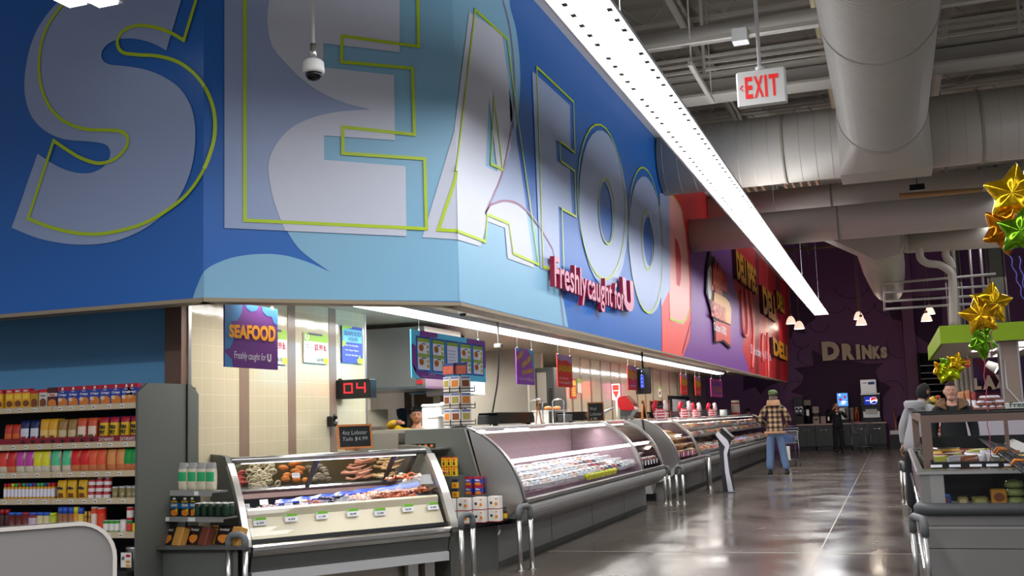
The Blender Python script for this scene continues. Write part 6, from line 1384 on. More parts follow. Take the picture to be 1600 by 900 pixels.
# white foam boxes stacked beside the rack
for k, (x0, x1, yt, yb, Y_, lb) in enumerate(((667, 686, 650, 671, 10.9, 'front left white foam box beside the card rack'), (683, 702, 650, 670, 11.0, 'front right white foam box beside the card rack'), (659, 690, 633, 672, 11.5, 'large tilted white foam box behind the small ones'), (688, 712, 630, 668, 11.6, 'tall white foam box directly behind the card rack'))):
    a, b = PY(x0, yb, Y_), PY(x1, yb, Y_); z1 = PY(x0, yt, Y_).z; z0 = 1.367
    T = None; r = thing('foam_box', ((a.x+b.x)/2, Y_, z0), 0, lb, 'foam box'); FO = mat('foam_white', (222, 220, 216), .6)
    MB().bbox(a.x, b.x, Y_, Y_+.3, z0, z1-.02, FO, b=.015).build('base', r); MB().bbox(a.x-.006, b.x+.006, Y_-.006, Y_+.306, z1-.02, z1+.01, FO, b=.015).build('lid', r)
MB_t = tag(MB().box(-5.65, -5.15, 10.72, 12.1, 0, 1.365, mat('prep_counter', (150, 146, 138), .4, .4)).build('prep_counter'), 'steel prep counter behind the fish case holding foam boxes', 'counter')
# kitchen interior
hd = thing('exhaust_hood', (-6.3, 12.6, 1.9), 0, 'large stainless exhaust hood above the seafood kitchen', 'hood')
xa_, xb_ = PY(560, 560, 12.2).x, PY(664, 560, 12.2).x; z0 = PY(620, 605, 12.2).z
MB().prism([(12.2, z0), (12.2, z0+.75), (13.4, z0+.75), (13.4, z0)], lambda u, v, t: Vector((t, u, v)), xa_-.6, xb_, mat('hood_steel', (186, 178, 168), .3, .75, noise=.15, scale=1.5)).build('canopy', hd)
MB().box(xa_-.6, xb_+.01, 12.18, 13.42, z0-.03, z0, STEEL).build('lower_lip', hd); MB().box(xb_-.10, xb_-.04, 12.17, 12.19, z0+.10, z0+.28, pm('c0bcb8')).box(xb_-.11, xb_-.03, 12.17, 12.19, z0+.03, z0+.07, RED).build('notice', hd)
for X in (xa_, xb_-.2): MB().cyl((X, 12.8, z0+.7), (X, 12.8, 2.7), .01, STEEL, n=6).build('hanger_rod', hd)
TP = PY(601, 650, 12.0); TQ = PY(636, 650, 12.0)
tag(MB().box(TP.x, TQ.x, 13.0+.5, 13.65, 0, 1.98, TILE).box((TP.x+TQ.x)/2-.04, (TP.x+TQ.x)/2+.04, 13.49, 13.5, 0, 1.98, BAND).build('trim_3'), kind='structure')
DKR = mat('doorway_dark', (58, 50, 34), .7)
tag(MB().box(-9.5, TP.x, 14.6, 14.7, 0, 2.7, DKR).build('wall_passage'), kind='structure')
a = PY(585, 640, 13.2); tag(MB().box(a.x-.14, a.x+.2, 13.2, 13.22, PY(590, 667, 13.2).z, PY(590, 640, 13.2).z, mat('paper_notice', (190, 182, 160), .7)).cyl((a.x+.02, 13.21, PY(590, 640, 13.2).z), (a.x+.02, 13.21, 2.7), .004, WHITE, n=4).build('paper_notice'), 'pale paper notice hanging in the dark kitchen passage', 'notice')
ds = PY(619, 640, 12.8); de = PY(637, 672, 12.8)
td = thing('towel_dispenser', ((ds.x+de.x)/2, 12.9, de.z), 0, 'black curved towel dispenser on the pillar behind the clerk in yellow', 'dispenser')
MB().prism(SM([(ds.x, ds.z), (de.x-.02, ds.z-.0), (de.x, (ds.z+de.z)/2), (de.x-.03, de.z), (ds.x+.05, de.z), (ds.x+.03, (ds.z+de.z)/2)], True, 2), lambda u, v, t: Vector((u, t, v)), 12.8, 13.0, mat('dispenser_black', (20, 20, 22), .15)).build('cover', td); MB().box(ds.x+.02, de.x-.02, 13.0, 13.5, de.z+.02, ds.z-.02, WHITE).build('back_box', td)
wc = PY(665, 590, 13.5); wd = PY(742, 622, 13.5)
cbn = thing('wall_cabinet', ((wc.x+wd.x)/2, 13.7, wd.z), 0, 'white wall cabinet behind the menu board', 'cabinet'); MB().bbox(wc.x, wd.x, 13.5, 13.9, PY(665, 620, 13.5).z, 2.4, mat('cabinet_white', (205, 206, 210), .4)).build('body', cbn)
for k in range(2): MB().box(wc.x+.01+(wd.x-wc.x)/2*k, wc.x+(wd.x-wc.x)/2*(k+1)-.01, 13.485, 13.5, PY(665, 619, 13.5).z, 2.38, mat('cabinet_white', (205, 206, 210), .4)).build('door', cbn)
MB().cyl((wc.x+.3, 13.7, 2.4), (wc.x+.3, 13.7, 2.7), .02, STEEL).build('hanger', cbn)
shk = thing('pot_shelf', (PY(660, 630, 13.6).x, 13.8, 0), 0, 'steel shelf stacked with dark trays behind the clerk', 'shelf'); a, b = PY(640, 630, 13.5).x, PY(700, 630, 13.5).x
MB().box(a, b, 13.5, 14.0, 1.83, 1.85, STEEL).build('upper_shelf', shk); MB().box(a, b, 13.5, 14.0, .9, .93, STEEL).build('lower_shelf', shk)
for X in (a+.03, a+.45, a+.55, b-.03): MB().cyl((X, 13.55, 0), (X, 13.55, 1.85), .02, STEEL, n=8).build('post', shk)
for k in range(4): tag(MB().bbox(a+.06+.13*k, a+.17+.13*k, 13.55, 13.85, 1.851, 1.89+.02*(k % 2), (BLACK, BLU, KRAFT, BRN)[k]).build('tray_stack'), ('black', 'blue', 'cardboard', 'brown')[k]+' tray on the steel shelf behind the clerk', 'tray')
# walk in cooler door wall, black cord from a ceiling box, oven
cd = PX(820, 560, -6.8)
tag(MB().box(-8.2, -6.2, 18.3, 18.4, 0, 2.7, KWH).build('wall_cooler'), kind='structure')
a, b = 0, 0; z1 = PY(840, 575, 17.2).z
ov = thing('rack_oven', (-5.6, 17.4, 0), 0, 'dark grey oven with a vented side panel behind the sausages sign', 'oven'); a = PY(836, 600, 17.2).x; b = PY(866, 600, 17.2).x
MB().bbox(a, b, 17.2, 17.9, 0, z1, mat('oven_grey', (84, 86, 82), .4, .5)).build('cabinet', ov); MB().box(a+.04, a+.2, 17.185, 17.2, z1-.6, z1-.08, mat('oven_glass', (150, 146, 136), .15)).build('window', ov)
mb = MB()
for k in range(7): mb.box(a+.24, b-.03, 17.19, 17.2, z1-.62+.04*k, z1-.6+.04*k, BLACK)
mb.build('vent', ov)
bz = PY(775, 543, 13.0); cdp = [tuple(PY(x, y, 13.0)) for x, y in ((779, 545), (779, 570), (777, 600), (772, 630), (766, 665))]
cb = thing('power_cord', tuple(PY(779, 545, 13.0)), 0, 'black power cord dropping from a grey ceiling box behind the fish counter', 'cord'); q = PY(779, 543, 13.0)
MB().bbox(q.x-.05, q.x+.05, 12.95, 13.05, q.z, q.z+.05, GREY).cyl(q, (q.x, q.y, 2.7), .012, GREY).build('ceiling_box', cb); MB().tube(SM(cdp, False, 4), .011, BLACK, n=6).build('cord', cb)
r, P, W_, H_ = xsign('wall_sign', -6.9, 768, 783, 588, 599, pm('d0d0d0'), 'small blue and white notice on the pale kitchen wall beside the black cord', hang=False)
mb = MB(); rect(mb, P, 0, 1, .65, 1, BLU); tx(mb, P, W_, H_, 'NOTICE', .1, .7, .8, .25, SW); rect(mb, P, .1, .9, .1, .5, pm('303030')); mb.build('print', r)
tag(MB().box(-7.0, -6.902, 13.5, 17, 0, 2.7, KWH).build('wall_cooler_side'), kind='structure')
# door and hatch at the end of the rear tile wall
a = PX(1044, 618, XK+.02); b = PX(1064, 640, XK+.02)
ht = thing('service_hatch', (XK, (a.y+b.y)/2, 1.4), 0, 'grey shuttered hatch with a black frame in the rear tiled wall', 'hatch'); MB().box(XK, XK+.03, a.y, b.y+1.5, 1.1, a.z, BLACK).build('frame', ht); MB().box(XK+.03, XK+.04, a.y+.5, b.y+.9, 1.15, a.z-.1, pm('96989a')).build('shutter', ht)
# ================================================================== CONTENTS OF THE CASES
def pack(w_, d, h, tray, food, lab=None, film=True):
    mb = MB().loft([[(x*w_/2*k, y*d/2*k, z) for x, y in ((-.9, -1), (.9, -1), (1, -.9), (1, .9), (.9, 1), (-.9, 1), (-1, .9), (-1, -.9))] for z, k in ((0, .86), (h*.5, 1), (h*.55, 1))], tray, cap=True)
    rows = []; n = 12
    for z, k in ((.5, .93), (.8, .85), (1, .5), (1.05, .05)): rows.append([(w_/2*k*math.cos(2*math.pi*i/n)*(1+.08*math.sin(3*i)), d/2*k*math.sin(2*math.pi*i/n), h*z+.1*h*math.sin(i*2.3)*k) for i in range(n)])
    mb.loft(rows, food, smooth=True)
    if lab: mb.box(-w_*.28, w_*.18, -d*.30, d*.05, h*1.02, h*1.1, lab)
    return mb
def mpack(c, n=.3, r=.3): return mat('food_'+c, H(c), r, noise=n, scale=25, coat=.4)
def fA_T(s, o, z, tilt=0.0, rot=0.0):
    return Matrix.Translation((XR+o, s, z)) @ Matrix.Rotation(math.pi/2+rot, 4, 'Z') @ Matrix.Rotation(tilt, 4, 'X')
random.seed(11)
def fill_case(s0, s1, ds, rowsdef, kinds, z0=.685, slope=.10):
    protos = {}
    s = s0
    while s < s1:
        for r_, o in enumerate(rowsdef):
            t = (s-s0)/(s1-s0); kd = kinds(t, r_)
            if kd is None: continue
            key, mk, name, cat, lab, grp = kd
            T = fA_T(s+random.uniform(-.015, .015), o+random.uniform(-.01, .01), z0+slope*(-o)/.7+random.uniform(0, .012), tilt=.14, rot=random.uniform(-.12, .12))
            if key not in protos: protos[key] = place_proto(name, mk(), lab, cat, T, grp)
            else: put(protos[key], T, lab, cat, grp)
        s += ds
W1 = pm('d8d6da', .3); WL = pm('ececf0', .4)
def k2(t, r_):
    if t > .62 and r_ < 3 and t < .84: 
        c = ('a02c34', '303844')[int(t*19+r_) % 2]; return ('b'+c, lambda: pack(.24, .15, .075, W1, mpack(c), WL), 'fish_package', 'fish package', 'wrapped tray of %s fish with a white label in the long fish case' % ('red' if c[0] == 'a' else 'dark'), 'wrapped %s fish trays' % ('red' if c[0] == 'a' else 'dark'))
    c = ('d8c8c4', 'cccccc', 'd0b4a4', 'c4ccd4')[int(t*37+r_*2) % 4]; nm = {'d8c8c4': 'pale pink', 'cccccc': 'white', 'd0b4a4': 'salmon toned', 'c4ccd4': 'bluish white'}[c]
    return ('p'+c, lambda: pack(.23, .15, .085, W1, mpack(c, .25), WL), 'fish_package', 'fish package', 'wrapped tray of %s fish in the long glass fish case' % nm, 'wrapped %s fish trays' % nm)
fill_case(10.28, 15.15, .21, [-.15, -.33, -.50, -.66], k2, z0=.69, slope=.13)
yl = MB()
gp = None
for i in range(14):
    T = Matrix.Translation((XR-.075, 12.5+.105*i, .70)) @ Matrix.Rotation(.3, 4, 'Y'); mbx = MB().ell((0, 0, .03), .03, .045, .03, pm('c8cc14', .35)).box(.02, .026, -.03, .03, -.01, .05, pm('e0dc40'))
    if gp is None: gp = place_proto('lemon_tub', mbx, 'yellow green lemon tub in the row at the front of the fish case', 'tub', T, 'yellow green tubs')
    else: put(gp, T, 'yellow green lemon tub in the row at the front of the fish case', 'tub', 'yellow green tubs')
def kb(t, r_):
    c = ('7c3428', '542420', '8c4c34')[(int(t*31)+r_) % 3]; nm = {'7': 'reddish brown', '5': 'dark brown', '8': 'tan brown'}[c[0]]
    return (c, lambda: pack(.22, .15, .07, BLACK, mpack(c, .35), WL), 'meat_tray', 'meat tray', '%s meat tray with a white tag in the short case beside the partition' % nm, '%s meat trays' % nm)
fill_case(15.42, 16.6, .23, [-.15, -.33, -.51, -.67], kb, z0=.69, slope=.18)
for i in range(6):
    tag(MB().box(XR-.05, XR-.045, 15.42+.2*i, 15.5+.2*i, .70, .77, WL).build('price_tag'), 'small white tag at the front of the short meat case', 'price tag', 'white tags in the short meat case')
def k3(t, r_):
    c = ('a88448', '5c3828', '94602c')[(int(t*23)+r_) % 3]; nm = {'a': 'beige', '5': 'dark brown', '9': 'amber'}[c[0]]
    return (c, lambda: MB().lathe([(.001, 0), (.085, 0), (.095, .05), (.08, .075), (.001, .085)], mpack(c, .3), n=14), 'round_pack', 'round pack', '%s round food pack stacked in the case behind the partition' % nm, '%s round packs' % nm)
for zl in (.0, .09, .18): fill_case(18.2+.05*zl*10, 20.0, .21, [-.14-zl*.5, -.36-zl*.3, -.58], k3, z0=.69+zl, slope=.22)
for i in range(8): tag(MB().box(XR-.05, XR-.044, 18.2+.22*i, 18.32+.22*i, .70, .78, (WL, pm('d84c84'))[i % 2]).build('price_tag'), '%s tag at the front of the round pack case' % ('white', 'pink')[i % 2], 'price tag', ('white', 'pink')[i % 2]+' tags in the round pack case')
CC = ['c87c1c', 'a83424', 'd8b048', 'b43c34', '8c2438', '54743c', 'cca888', 'c4582c', '6c3c54', 'd8ccc0', '3c5428', 'b8702c']
NMC = ['orange', 'red brown', 'yellow', 'brick red', 'wine red', 'green', 'beige', 'burnt orange', 'plum', 'white', 'dark green', 'amber']
def k4(lv):
    def f(t, r_):
        i = (int(t*29)+r_*3+lv*5) % 12; c = CC[i]
        return ('q%s' % c, lambda: pack(.30, .22, .10, pm('b8b4b0', .35), mpack(c, .35), WL if i % 2 else None), 'deli_tray', 'deli tray', '%s deli food tray on the %s level of the longest case' % (NMC[i], ('lowest', 'middle', 'top')[lv]), '%s trays, %s level' % (NMC[i], ('lowest', 'middle', 'top')[lv]))
    return f
for c in CC: 
    pass
fill_case(20.4, 33.0, .38, [-.14, -.40, -.66], k4(0), z0=.69, slope=.05)
fill_case(20.45, 33.0, .42, [-.42, -.68], k4(1), z0=.982, slope=.0)
fill_case(20.5, 33.0, .46, [-.58], k4(2), z0=1.122, slope=.0)
# --- the seafood case
def fS_T(s, o, z, rot=0.0, tilt=0.0):
    p = fS(s, o, z); return Matrix.Translation(p) @ rotz(math.atan2(dA.y, dA.x)+rot) @ Matrix.Rotation(tilt, 4, 'X')
def spx(x, y, o):                 # length along the case of a pixel on the plane at depth o
    P_ = fS(0, o, 0); q = PL(x, y, P_, nA); return (q-P_).dot(dA), q.z
# price tags on the front rail
for k, (x, y, pr_) in enumerate(((404, 812, '6.99'), (453, 806, '4.99'), (501, 802, '11.99'), (549, 798, '18.99'), (591.5, 797, '13.99'), (635, 791, '18.99'), (674, 788, '9.99'))):
    s, z = spx(x, y, -.135); T = fS_T(s, -.095, z-.045, tilt=-.35) @ Matrix.Scale(1.3, 4)
    r = thing('price_tag', T.translation, 0, 'green topped price tag reading %s, %s from the left in the seafood case' % (pr_, ORD[k]), 'price tag', 'price tags on the seafood case rail', T=T)
    LOC(MB().box(-.043, .043, 0, .004, 0, .052, WL).box(-.043, .043, -.001, 0, .034, .052, pm('6cac1c')), 'card', r)
    mb = text(MB(), pr_, BLACK, (-.024, -.0015, .009), (1, 0, 0), (0, 0, 1), .048, .013, off=.03); text(mb, 'U', WHITE, (-.04, -.002, .037), (1, 0, 0), (0, 0, 1), .012, .012, off=.03); LOC(mb, 'digits', r)
for k, (x, y, o) in enumerate(((382, 790, -.3), (413, 783, -.55), (420, 791, -.35), (452, 788, -.3), (475, 783, -.4), (463, 741, -.70))):
    s, z = spx(x, y, o); T = fS_T(max(.08, s), o, max(z-.03, .70), tilt=-.35, rot=.05)
    tag(MB().box(-.038, .038, 0, .003, 0, .045, WL).box(-.03, .03, -.001, 0, .018, .022, pm('8c8c8c')).box(-.03, .02, -.001, 0, .03, .034, pm('8c8c8c')).build('info_card', None, T=T), 'small white info card in the seafood case, %s from the left' % ORD[k], 'info card', 'white info cards in the seafood case')
# ice bed with blue film, seafood piles
s0, _ = spx(455, 790, -.4)
ICE = mat('crushed_ice', (112, 118, 138), .25, noise=.1, scale=60, bump=.8)
mb = MB(); n = 30
grid = [[fS(.08+1.75*i/n, -.2-.52*j/8, .70+.02*math.sin(i*.9+j)+.03*(j/8)+(.05*(i/n) if i > 9 else 0)) for i in range(n+1)] for j in range(9)]
mb.loft(grid, ICE, closed=False, smooth=True); tag(mb.build('ice_bed'), 'bed of crushed ice under the shellfish in the seafood case', 'ice', kind='stuff')
BF = mat('blue_film', (38, 72, 196), .18, coat=.5)
mb = MB(); rows = []
for i in range(24):
    t = i/23; s = .42+1.42*t; rows.append([fS(s, -.47, .775+.075*t), fS(s, -.50, .80+.075*t+.006*math.sin(i*2)), fS(s, -.53, .79+.075*t), fS(s, -.53, .76+.075*t), fS(s, -.47, .76+.075*t)])
mb.loft(rows, BF, cap=True); tag(mb.build('tray_divider'), 'bright blue ridged divider running along the shellfish in the seafood case', 'divider')
mb = MB()
def tubular(pts, rr, m, n=8): return MB().tube(pts, rr, m, n=n)
PR1 = mat('prawn_orange', (206, 112, 72), .25, noise=.3, scale=60, coat=.5); PR2 = mat('prawn_cream', (216, 184, 150), .25, noise=.3, scale=60, coat=.5); CR = mat('crab_red', (176, 92, 56), .25, noise=.3, scale=40, coat=.5)
MU = mat('mussel_shell', (52, 46, 66), .15, noise=.4, scale=20, coat=.5); SQ = mat('squid_ring', (208, 196, 160), .3); 
def prawn(m1, m2):
    mb = MB()
    for k in range(7):
        a0, a1 = k*.36, k*.36+.34; r0 = .017-.0015*k; R_ = .04
        mb.tube([(R_*math.cos(a), R_*math.sin(a), .0+r0*.5) for a in (a0, (a0+a1)/2, a1)], [r0, r0*1.08, r0*.92], (m1, m2)[k % 2], n=8)
    a = 2.55; mb.tube([(R_*math.cos(a), R_*math.sin(a), .005), (R_*math.cos(a)-.015, R_*math.sin(a)-.02, .004)], [.006, .013], CR, n=6); mb.cyl((.04, -.002, .01), (.035, -.05, .015), .004, CR, r2=.001, n=5); return mb
def scatter(nm, mk, x0, x1, n_, o0, o1, z0, lab, grp, cat, zj=.04, sc=1.0, tilt=.5):
    pr = None
    for i in range(n_):
        s_a, _ = spx(x0, 770, (o0+o1)/2); s_b, _ = spx(x1, 765, (o0+o1)/2); s = random.uniform(s_a, s_b); o = random.uniform(o0, o1)
        T = fS_T(s, o, z0+random.uniform(0, zj)+.05*(s/1.9)+.1*(-o-.2), rot=random.uniform(-3, 3), tilt=random.uniform(-tilt, tilt)) @ Matrix.Scale(sc*random.uniform(.85, 1.15), 4)
        if pr is None: pr = place_proto(nm, mk, lab, cat, T, grp)
        else: put(pr, T, lab, cat, grp)
scatter('prawn', prawn(PR2, PR1), 548, 600, 24, -.44, -.22, .72, 'striped cream prawn in the pile at the middle of the seafood case', 'striped prawns in the middle pile', 'prawn')
scatter('prawn', prawn(PR1, CR), 585, 652, 26, -.44, -.22, .72, 'orange brown prawn in the pile right of the striped ones', 'orange prawns', 'prawn')
scatter('prawn', prawn(mat('prawn_dark', (110, 78, 60), .3, noise=.3, scale=50), mat('prawn_grey', (84, 66, 58), .3)), 652, 690, 18, -.44, -.22, .73, 'dark raw prawn at the right end of the seafood case', 'dark prawns', 'prawn')
scatter('crab_leg', MB().tube([(0, 0, 0), (.05, .01, .02), (.1, .0, .0)], [.012, .010, .006], CR).ell((-.015, 0, 0), .022, .012, .012, CR), 600, 690, 22, -.70, -.55, .80, 'orange crab claw behind the blue divider', 'crab claws behind the divider', 'crab claw', zj=.06)
scatter('clam', MB().ell((0, 0, .012), .03, .024, .014, mat('clam_shell', (204, 186, 160), .4, noise=.2, scale=30)), 600, 655, 12, -.68, -.54, .80, 'pale clam behind the blue divider', 'pale clams', 'clam', zj=.05)
scatter('mussel', MB().ell((0, 0, .012), .034, .018, .014, MU), 505, 550, 24, -.5, -.24, .715, 'dark mussel in the pile left of the striped prawns', 'dark mussels', 'mussel')
scatter('shrimp', MB().tube([(.02*math.cos(a), .02*math.sin(a), .006) for a in (0, .8, 1.6, 2.4, 3)], [.009, .009, .008, .006, .003], mat('shrimp_pink', (206, 132, 118), .3), n=6), 470, 500, 14, -.36, -.24, .715, 'small pink shrimp left of the mussels', 'small pink shrimps', 'shrimp')
scatter('shrimp', MB().tube([(.02*math.cos(a), .02*math.sin(a), .006) for a in (0, .8, 1.6, 2.4, 3)], [.009, .009, .008, .006, .003], mat('shrimp_pale', (214, 190, 190), .3), n=6), 385, 440, 16, -.36, -.24, .715, 'small pale shrimp at the left end of the seafood case', 'small pale shrimps', 'shrimp')
# added rear shelf; its piles stand in for mirror images in the rear doors
MB().prism([(-.78, .86), (-.97, .90), (-.97, .88), (-.78, .84)], lambda u, v, t: fS(t, u, v), .04, 1.84, GREYD).build('mirror_pile_shelf', c1)
MB().prism([(-.965, .88), (-.965, 1.17), (-.975, 1.17), (-.975, .88)], lambda u, v, t: fS(t, u, v), .04, 1.84, mat('rear_liner', (96, 84, 46), .4)).build('rear_panel', c1)
def pile(nm, mk, x0, x1, n_, z0, z1, lab, grp, cat, upright=True, sc=1.0):
    pr = None
    for i in range(n_):
        s_a, _ = spx(x0, 740, -.88); s_b, _ = spx(x1, 738, -.88); s = random.uniform(s_a, s_b); zt = random.random(); o = -.83-.10*zt
        T = fS_T(s, o, z0+(z1-z0)*zt, rot=random.uniform(-.6, .6), tilt=(-1.1+random.uniform(-.4, .4)) if upright else random.uniform(-.5, .5)) @ Matrix.Scale(sc, 4)
        if pr is None: pr = place_proto(nm, mk, lab, cat, T, grp)
        else: put(pr, T, lab, cat, grp)
ring = MB(); rows = [[((.026+.0085*math.cos(b))*math.cos(a), (.026+.0085*math.cos(b))*math.sin(a), .0085*math.sin(b)) for b in [2*math.pi*k/6 for k in range(6)]] for a in [2*math.pi*k/12 for k in range(13)]]; ring.loft(rows, SQ, smooth=True)
pile('squid_ring', ring, 388, 432, 64, .90, 1.10, 'cream squid ring in the mirrored pile at the left rear of the seafood case', 'cream squid rings', 'squid ring')
pile('fish_cake', MB().ell((0, 0, 0), .05, .028, .02, FOODO), 443, 474, 16, .93, 1.10, 'golden brown fish cake in the mirrored rear pile beside the squid rings', 'golden fish cakes', 'fish cake', sc=.9)
pile('meat_strip', MB().ell((0, 0, 0), .05, .018, .012, mat('strip_red', (176, 70, 62), .3, noise=.3, scale=30)), 369, 381, 10, .92, 1.1, 'red fish fillet mirrored at the far left rear of the seafood case', 'red fillets', 'fillet')
pile('oyster', MB().ell((0, 0, 0), .035, .024, .012, mat('oyster_grey', (140, 128, 104), .4, noise=.4, scale=30)), 482, 512, 20, .92, 1.07, 'grey oyster in the mirrored rear pile beside the dark door stile', 'grey oysters', 'oyster')
cl = MB().tube([(0, 0, 0), (.07, .02, .01), (.13, 0, 0), (.18, -.02, 0)], [.014, .012, .010, .005], mat('crab_pale', (214, 150, 116), .3, noise=.3, scale=30))
pile('crab_leg', cl, 532, 566, 16, .93, 1.10, 'long pale orange crab leg mirrored in the rear of the seafood case', 'pale orange crab legs', 'crab leg')
pile('crab_leg', MB().tube([(0, 0, 0), (.07, .02, .01), (.13, 0, 0), (.18, -.02, 0)], [.014, .012, .010, .005], mat('crab_yellow', (206, 172, 120), .3, noise=.3, scale=30)), 578, 606, 14, .93, 1.10, 'long yellowish crab leg mirrored in the rear of the seafood case', 'yellowish crab legs', 'crab leg')
# ================================================================== RIGHT ISLAND
IX, IY0, IY1 = .125, 9.0, 13.9
isl = thing('freezer_island', (1.9, 11, 0), 0, 'grey freezer island with a glass front and brown frame on the right', 'display case')
G2 = mat('island_grey', (128, 126, 122), .42, .2, noise=.04, scale=3)
XI1 = 3.8
def zI(y): return PY(1500, y, IY0).z
MB().box(IX+.05, XI1, IY0+.05, IY1, .10, .60, G2).build('base_body', isl)
for a, b in ((.10, .33), (.335, .50), (.505, .60)): MB().bbox(IX+.04, XI1, IY0+.0, IY0+.05, a, b, G2, b=.008).build('front_panel', isl)
MB().box(IX+.06, XI1, IY0-.004, IY0+.002, .478, .50, STEEL).build('trim_strip', isl)
MB().box(IX+.1, XI1, IY0+.03, IY1-.03, 0, .10, BLACK).build('toe_kick', isl)
BUM = mat('bumper_dark', (70, 72, 72), .5)
MB().tube([(XI1, IY0-.02, .63), (IX+.10, IY0-.02, .63), (IX+.03, IY0+.0, .63), (IX+.01, IY0+.08, .63), (IX+.03, IY0+.22, .63)], .048, BUM, n=12).build('bumper', isl); MB().cyl((IX+.02, IY0+.2, .62), (IX+.02, IY1, .62), .018, CHROME).build('side_tube', isl); MB().cyl((IX+.02, IY0+.1, .16), (IX+.02, IY1, .16), .018, CHROME).build('side_tube', isl)
MB().box(IX+.06, XI1, IY0+.06, IY1-.06, .60, .64, STEEL).build('tub_floor', isl)
MB().box(IX+.20, XI1, IY0+.03, IY0+.042, .68, .895, GL).build('front_glass', isl)
MB().box(IX+.03, IX+.10, IY0+.02, IY0+.09, .67, .90, G2).box(IX+.10, IX+.20, IY0+.02, IY0+.06, .67, .90, mat('corner_post', (150, 148, 144), .4, .3)).build('corner_post', isl)
MB().prism([(IY0+.1, .67), (IY0+.1, .9), (IY1, .9), (IY1, .67)], lambda u, v, t: Vector((t, u, v)), IX+.03, IX+.045, mat('side_print', (110, 90, 96), .3, noise=.6, scale=6)).build('side_panel', isl)
MB().bbox(IX-.0, XI1, IY0-.0, IY0+.06, .895, .93, STEEL, b=.012).build('front_rail', isl)
MB().bbox(IX-.0, IX+.06, IY0+.06, IY1, .895, .93, STEEL, b=.012).build('side_rail', isl)
MB().bbox(IX, XI1, IY1-.06, IY1, .895, .93, STEEL).build('rear_rail', isl)
MB().box(IX+.14, XI1, IY0+.08, IY0+.10, .935, .985, BLACK).box(IX+.12, XI1, IY0+.1, IY0+.5, .935, .945, BLACK).box(IX+.12, IX+.14, IY0+.08, IY1-.1, .935, 1.0, BLACK).box(IX+.12, XI1, IY1-.12, IY1-.08, .70, 1.06, BLACK).build('black_tray_rim', isl)
for X in (IX+.9, IX+2.0): MB().box(X, X+.02, IY0+.06, IY1-.1, .645, .9, mat('divider_pale', (160, 168, 150), .3)).build('divider', isl)
MB().box(IX+.1, XI1, IY0+.55, IY0+.57, .645, .9, BLACK).build('rear_liner', isl)
for i, (x0, x1) in enumerate(((1454, 1472), (1483, 1501), (1515, 1534), (1541, 1560), (1569, 1588), (1592, 1612))):
    a, b = PY(x0, 727, IY0+.08), PY(x1, 727, IY0+.08); MB().box(a.x, b.x, IY0+.075, IY0+.0795, .945, .965, WL).build('price_label', isl)
# brown frame above
BF_ = mat('frame_brown', (112, 90, 80), .45, .1)
fr = isl
zt1 = 1.35
for X, Y in ((.195, 9.2), (.195, 13.8), (3.6, 9.2), (3.6, 13.8)): MB().box(X, X+.075, Y-.03, Y+.03, .93, zt1-.06, BF_).build('frame_post', fr)
xm = PY(1571, 690, 11.5).x; MB().box(xm, xm+.035, 11.48, 11.52, .93, zt1-.06, BF_).build('frame_post', fr)
for Y in (9.2, 13.8): MB().box(.195, 3.675, Y-.03, Y+.03, zt1-.06, zt1, BF_).build('frame_rail', fr)
MB().box(.195, .255, 9.23, 13.77, zt1-.06, zt1, BF_).build('frame_rail', fr)
MB().box(.20, 3.67, 9.17, 9.5, zt1, zt1+.015, BLACK).build('glass_shelf', fr); MB().box(.20, 3.67, 13.5, 13.83, zt1, zt1+.015, BLACK).build('glass_shelf', fr)
# sloping black divider rack with orange clips
a = PZ(1530, 686, 1.02); b = PZ(1604, 741, 1.02)
dv = thing('divider_rack', (1.1, 11.3, .95), 0, 'black slotted divider rack with orange clips across the freezer island', 'divider rack')
mb = MB(); 
for k in range(6): mb.cyl(a+Vector((.045*k, 0, -.012*k)), b+Vector((.045*k, 0, -.012*k)), .010, BLACK, n=6)
for k in range(26): p = a+(b-a)*(k/25); mb.cyl(p+Vector((-.01, 0, .01)), p+Vector((.24, 0, -.06)), .006, BLACK, n=5)
mb.build('slotted_frame', dv); MB().prism([(0, 0), (1, 0), (1, 1), (0, 1)], lambda u, v, t: a+(b-a)*u+Vector((.26+.10*v, 0, -.06+.05*v+t)), 0, .006, mat('label_strip', (188, 184, 180), .4)).build('label_strip', dv)
for X in (.08, .9): MB().cyl(a+(b-a)*X+Vector((.1, 0, -.02)), (a+(b-a)*X).xy.to_3d()+Vector((.1, 0, .645)), .012, BLACK, n=6).build('leg', dv)
for t in (.55, .60, .86): 
    p = a+(b-a)*t; MB().tube([p+Vector((-.02, 0, .0)), p+Vector((0, -.02, .035)), p+Vector((.06, .02, .03))], .010, ORG, n=6).build('orange_clip', dv)
# packages in and on the island
random.seed(5)
def islpack(x0, x1, y0, y1, Y_, c, lab, extra=None, z0=.642):
    a, b = PY(x0, y0, Y_), PY(x1, y1, Y_); mb = MB().bbox(a.x, b.x, Y_, Y_+.14, z0, a.z, pm(c, .3), b=.01)
    e = extra and mb.flat([[((a.x+b.x)/2+(b.x-a.x)*.36*math.cos(k*.7), (a.z+z0)/2+(a.z-z0)*.3*math.sin(k*.7)) for k in range(9)]], lambda u, v: Vector((u, Y_-.002, v)), extra)
    tag(mb.build('frozen_package'), lab, 'food package')
islpack(1458, 1487, 774, 788, 9.2, '3c5ca0', 'blue and red frozen package behind the island glass, leftmost', pm('a84848')); islpack(1496, 1514, 777, 788, 9.22, '8c8454', 'olive frozen package second from the left behind the island glass', pm('b8a878'))
islpack(1519, 1545, 777, 788, 9.22, '7c7c3c', 'green brown frozen package left of the orange fish box', pm('a09c60')); islpack(1548, 1575, 765, 788, 9.2, 'b8842c', 'orange and brown frozen fish box behind the island glass', FOODB)
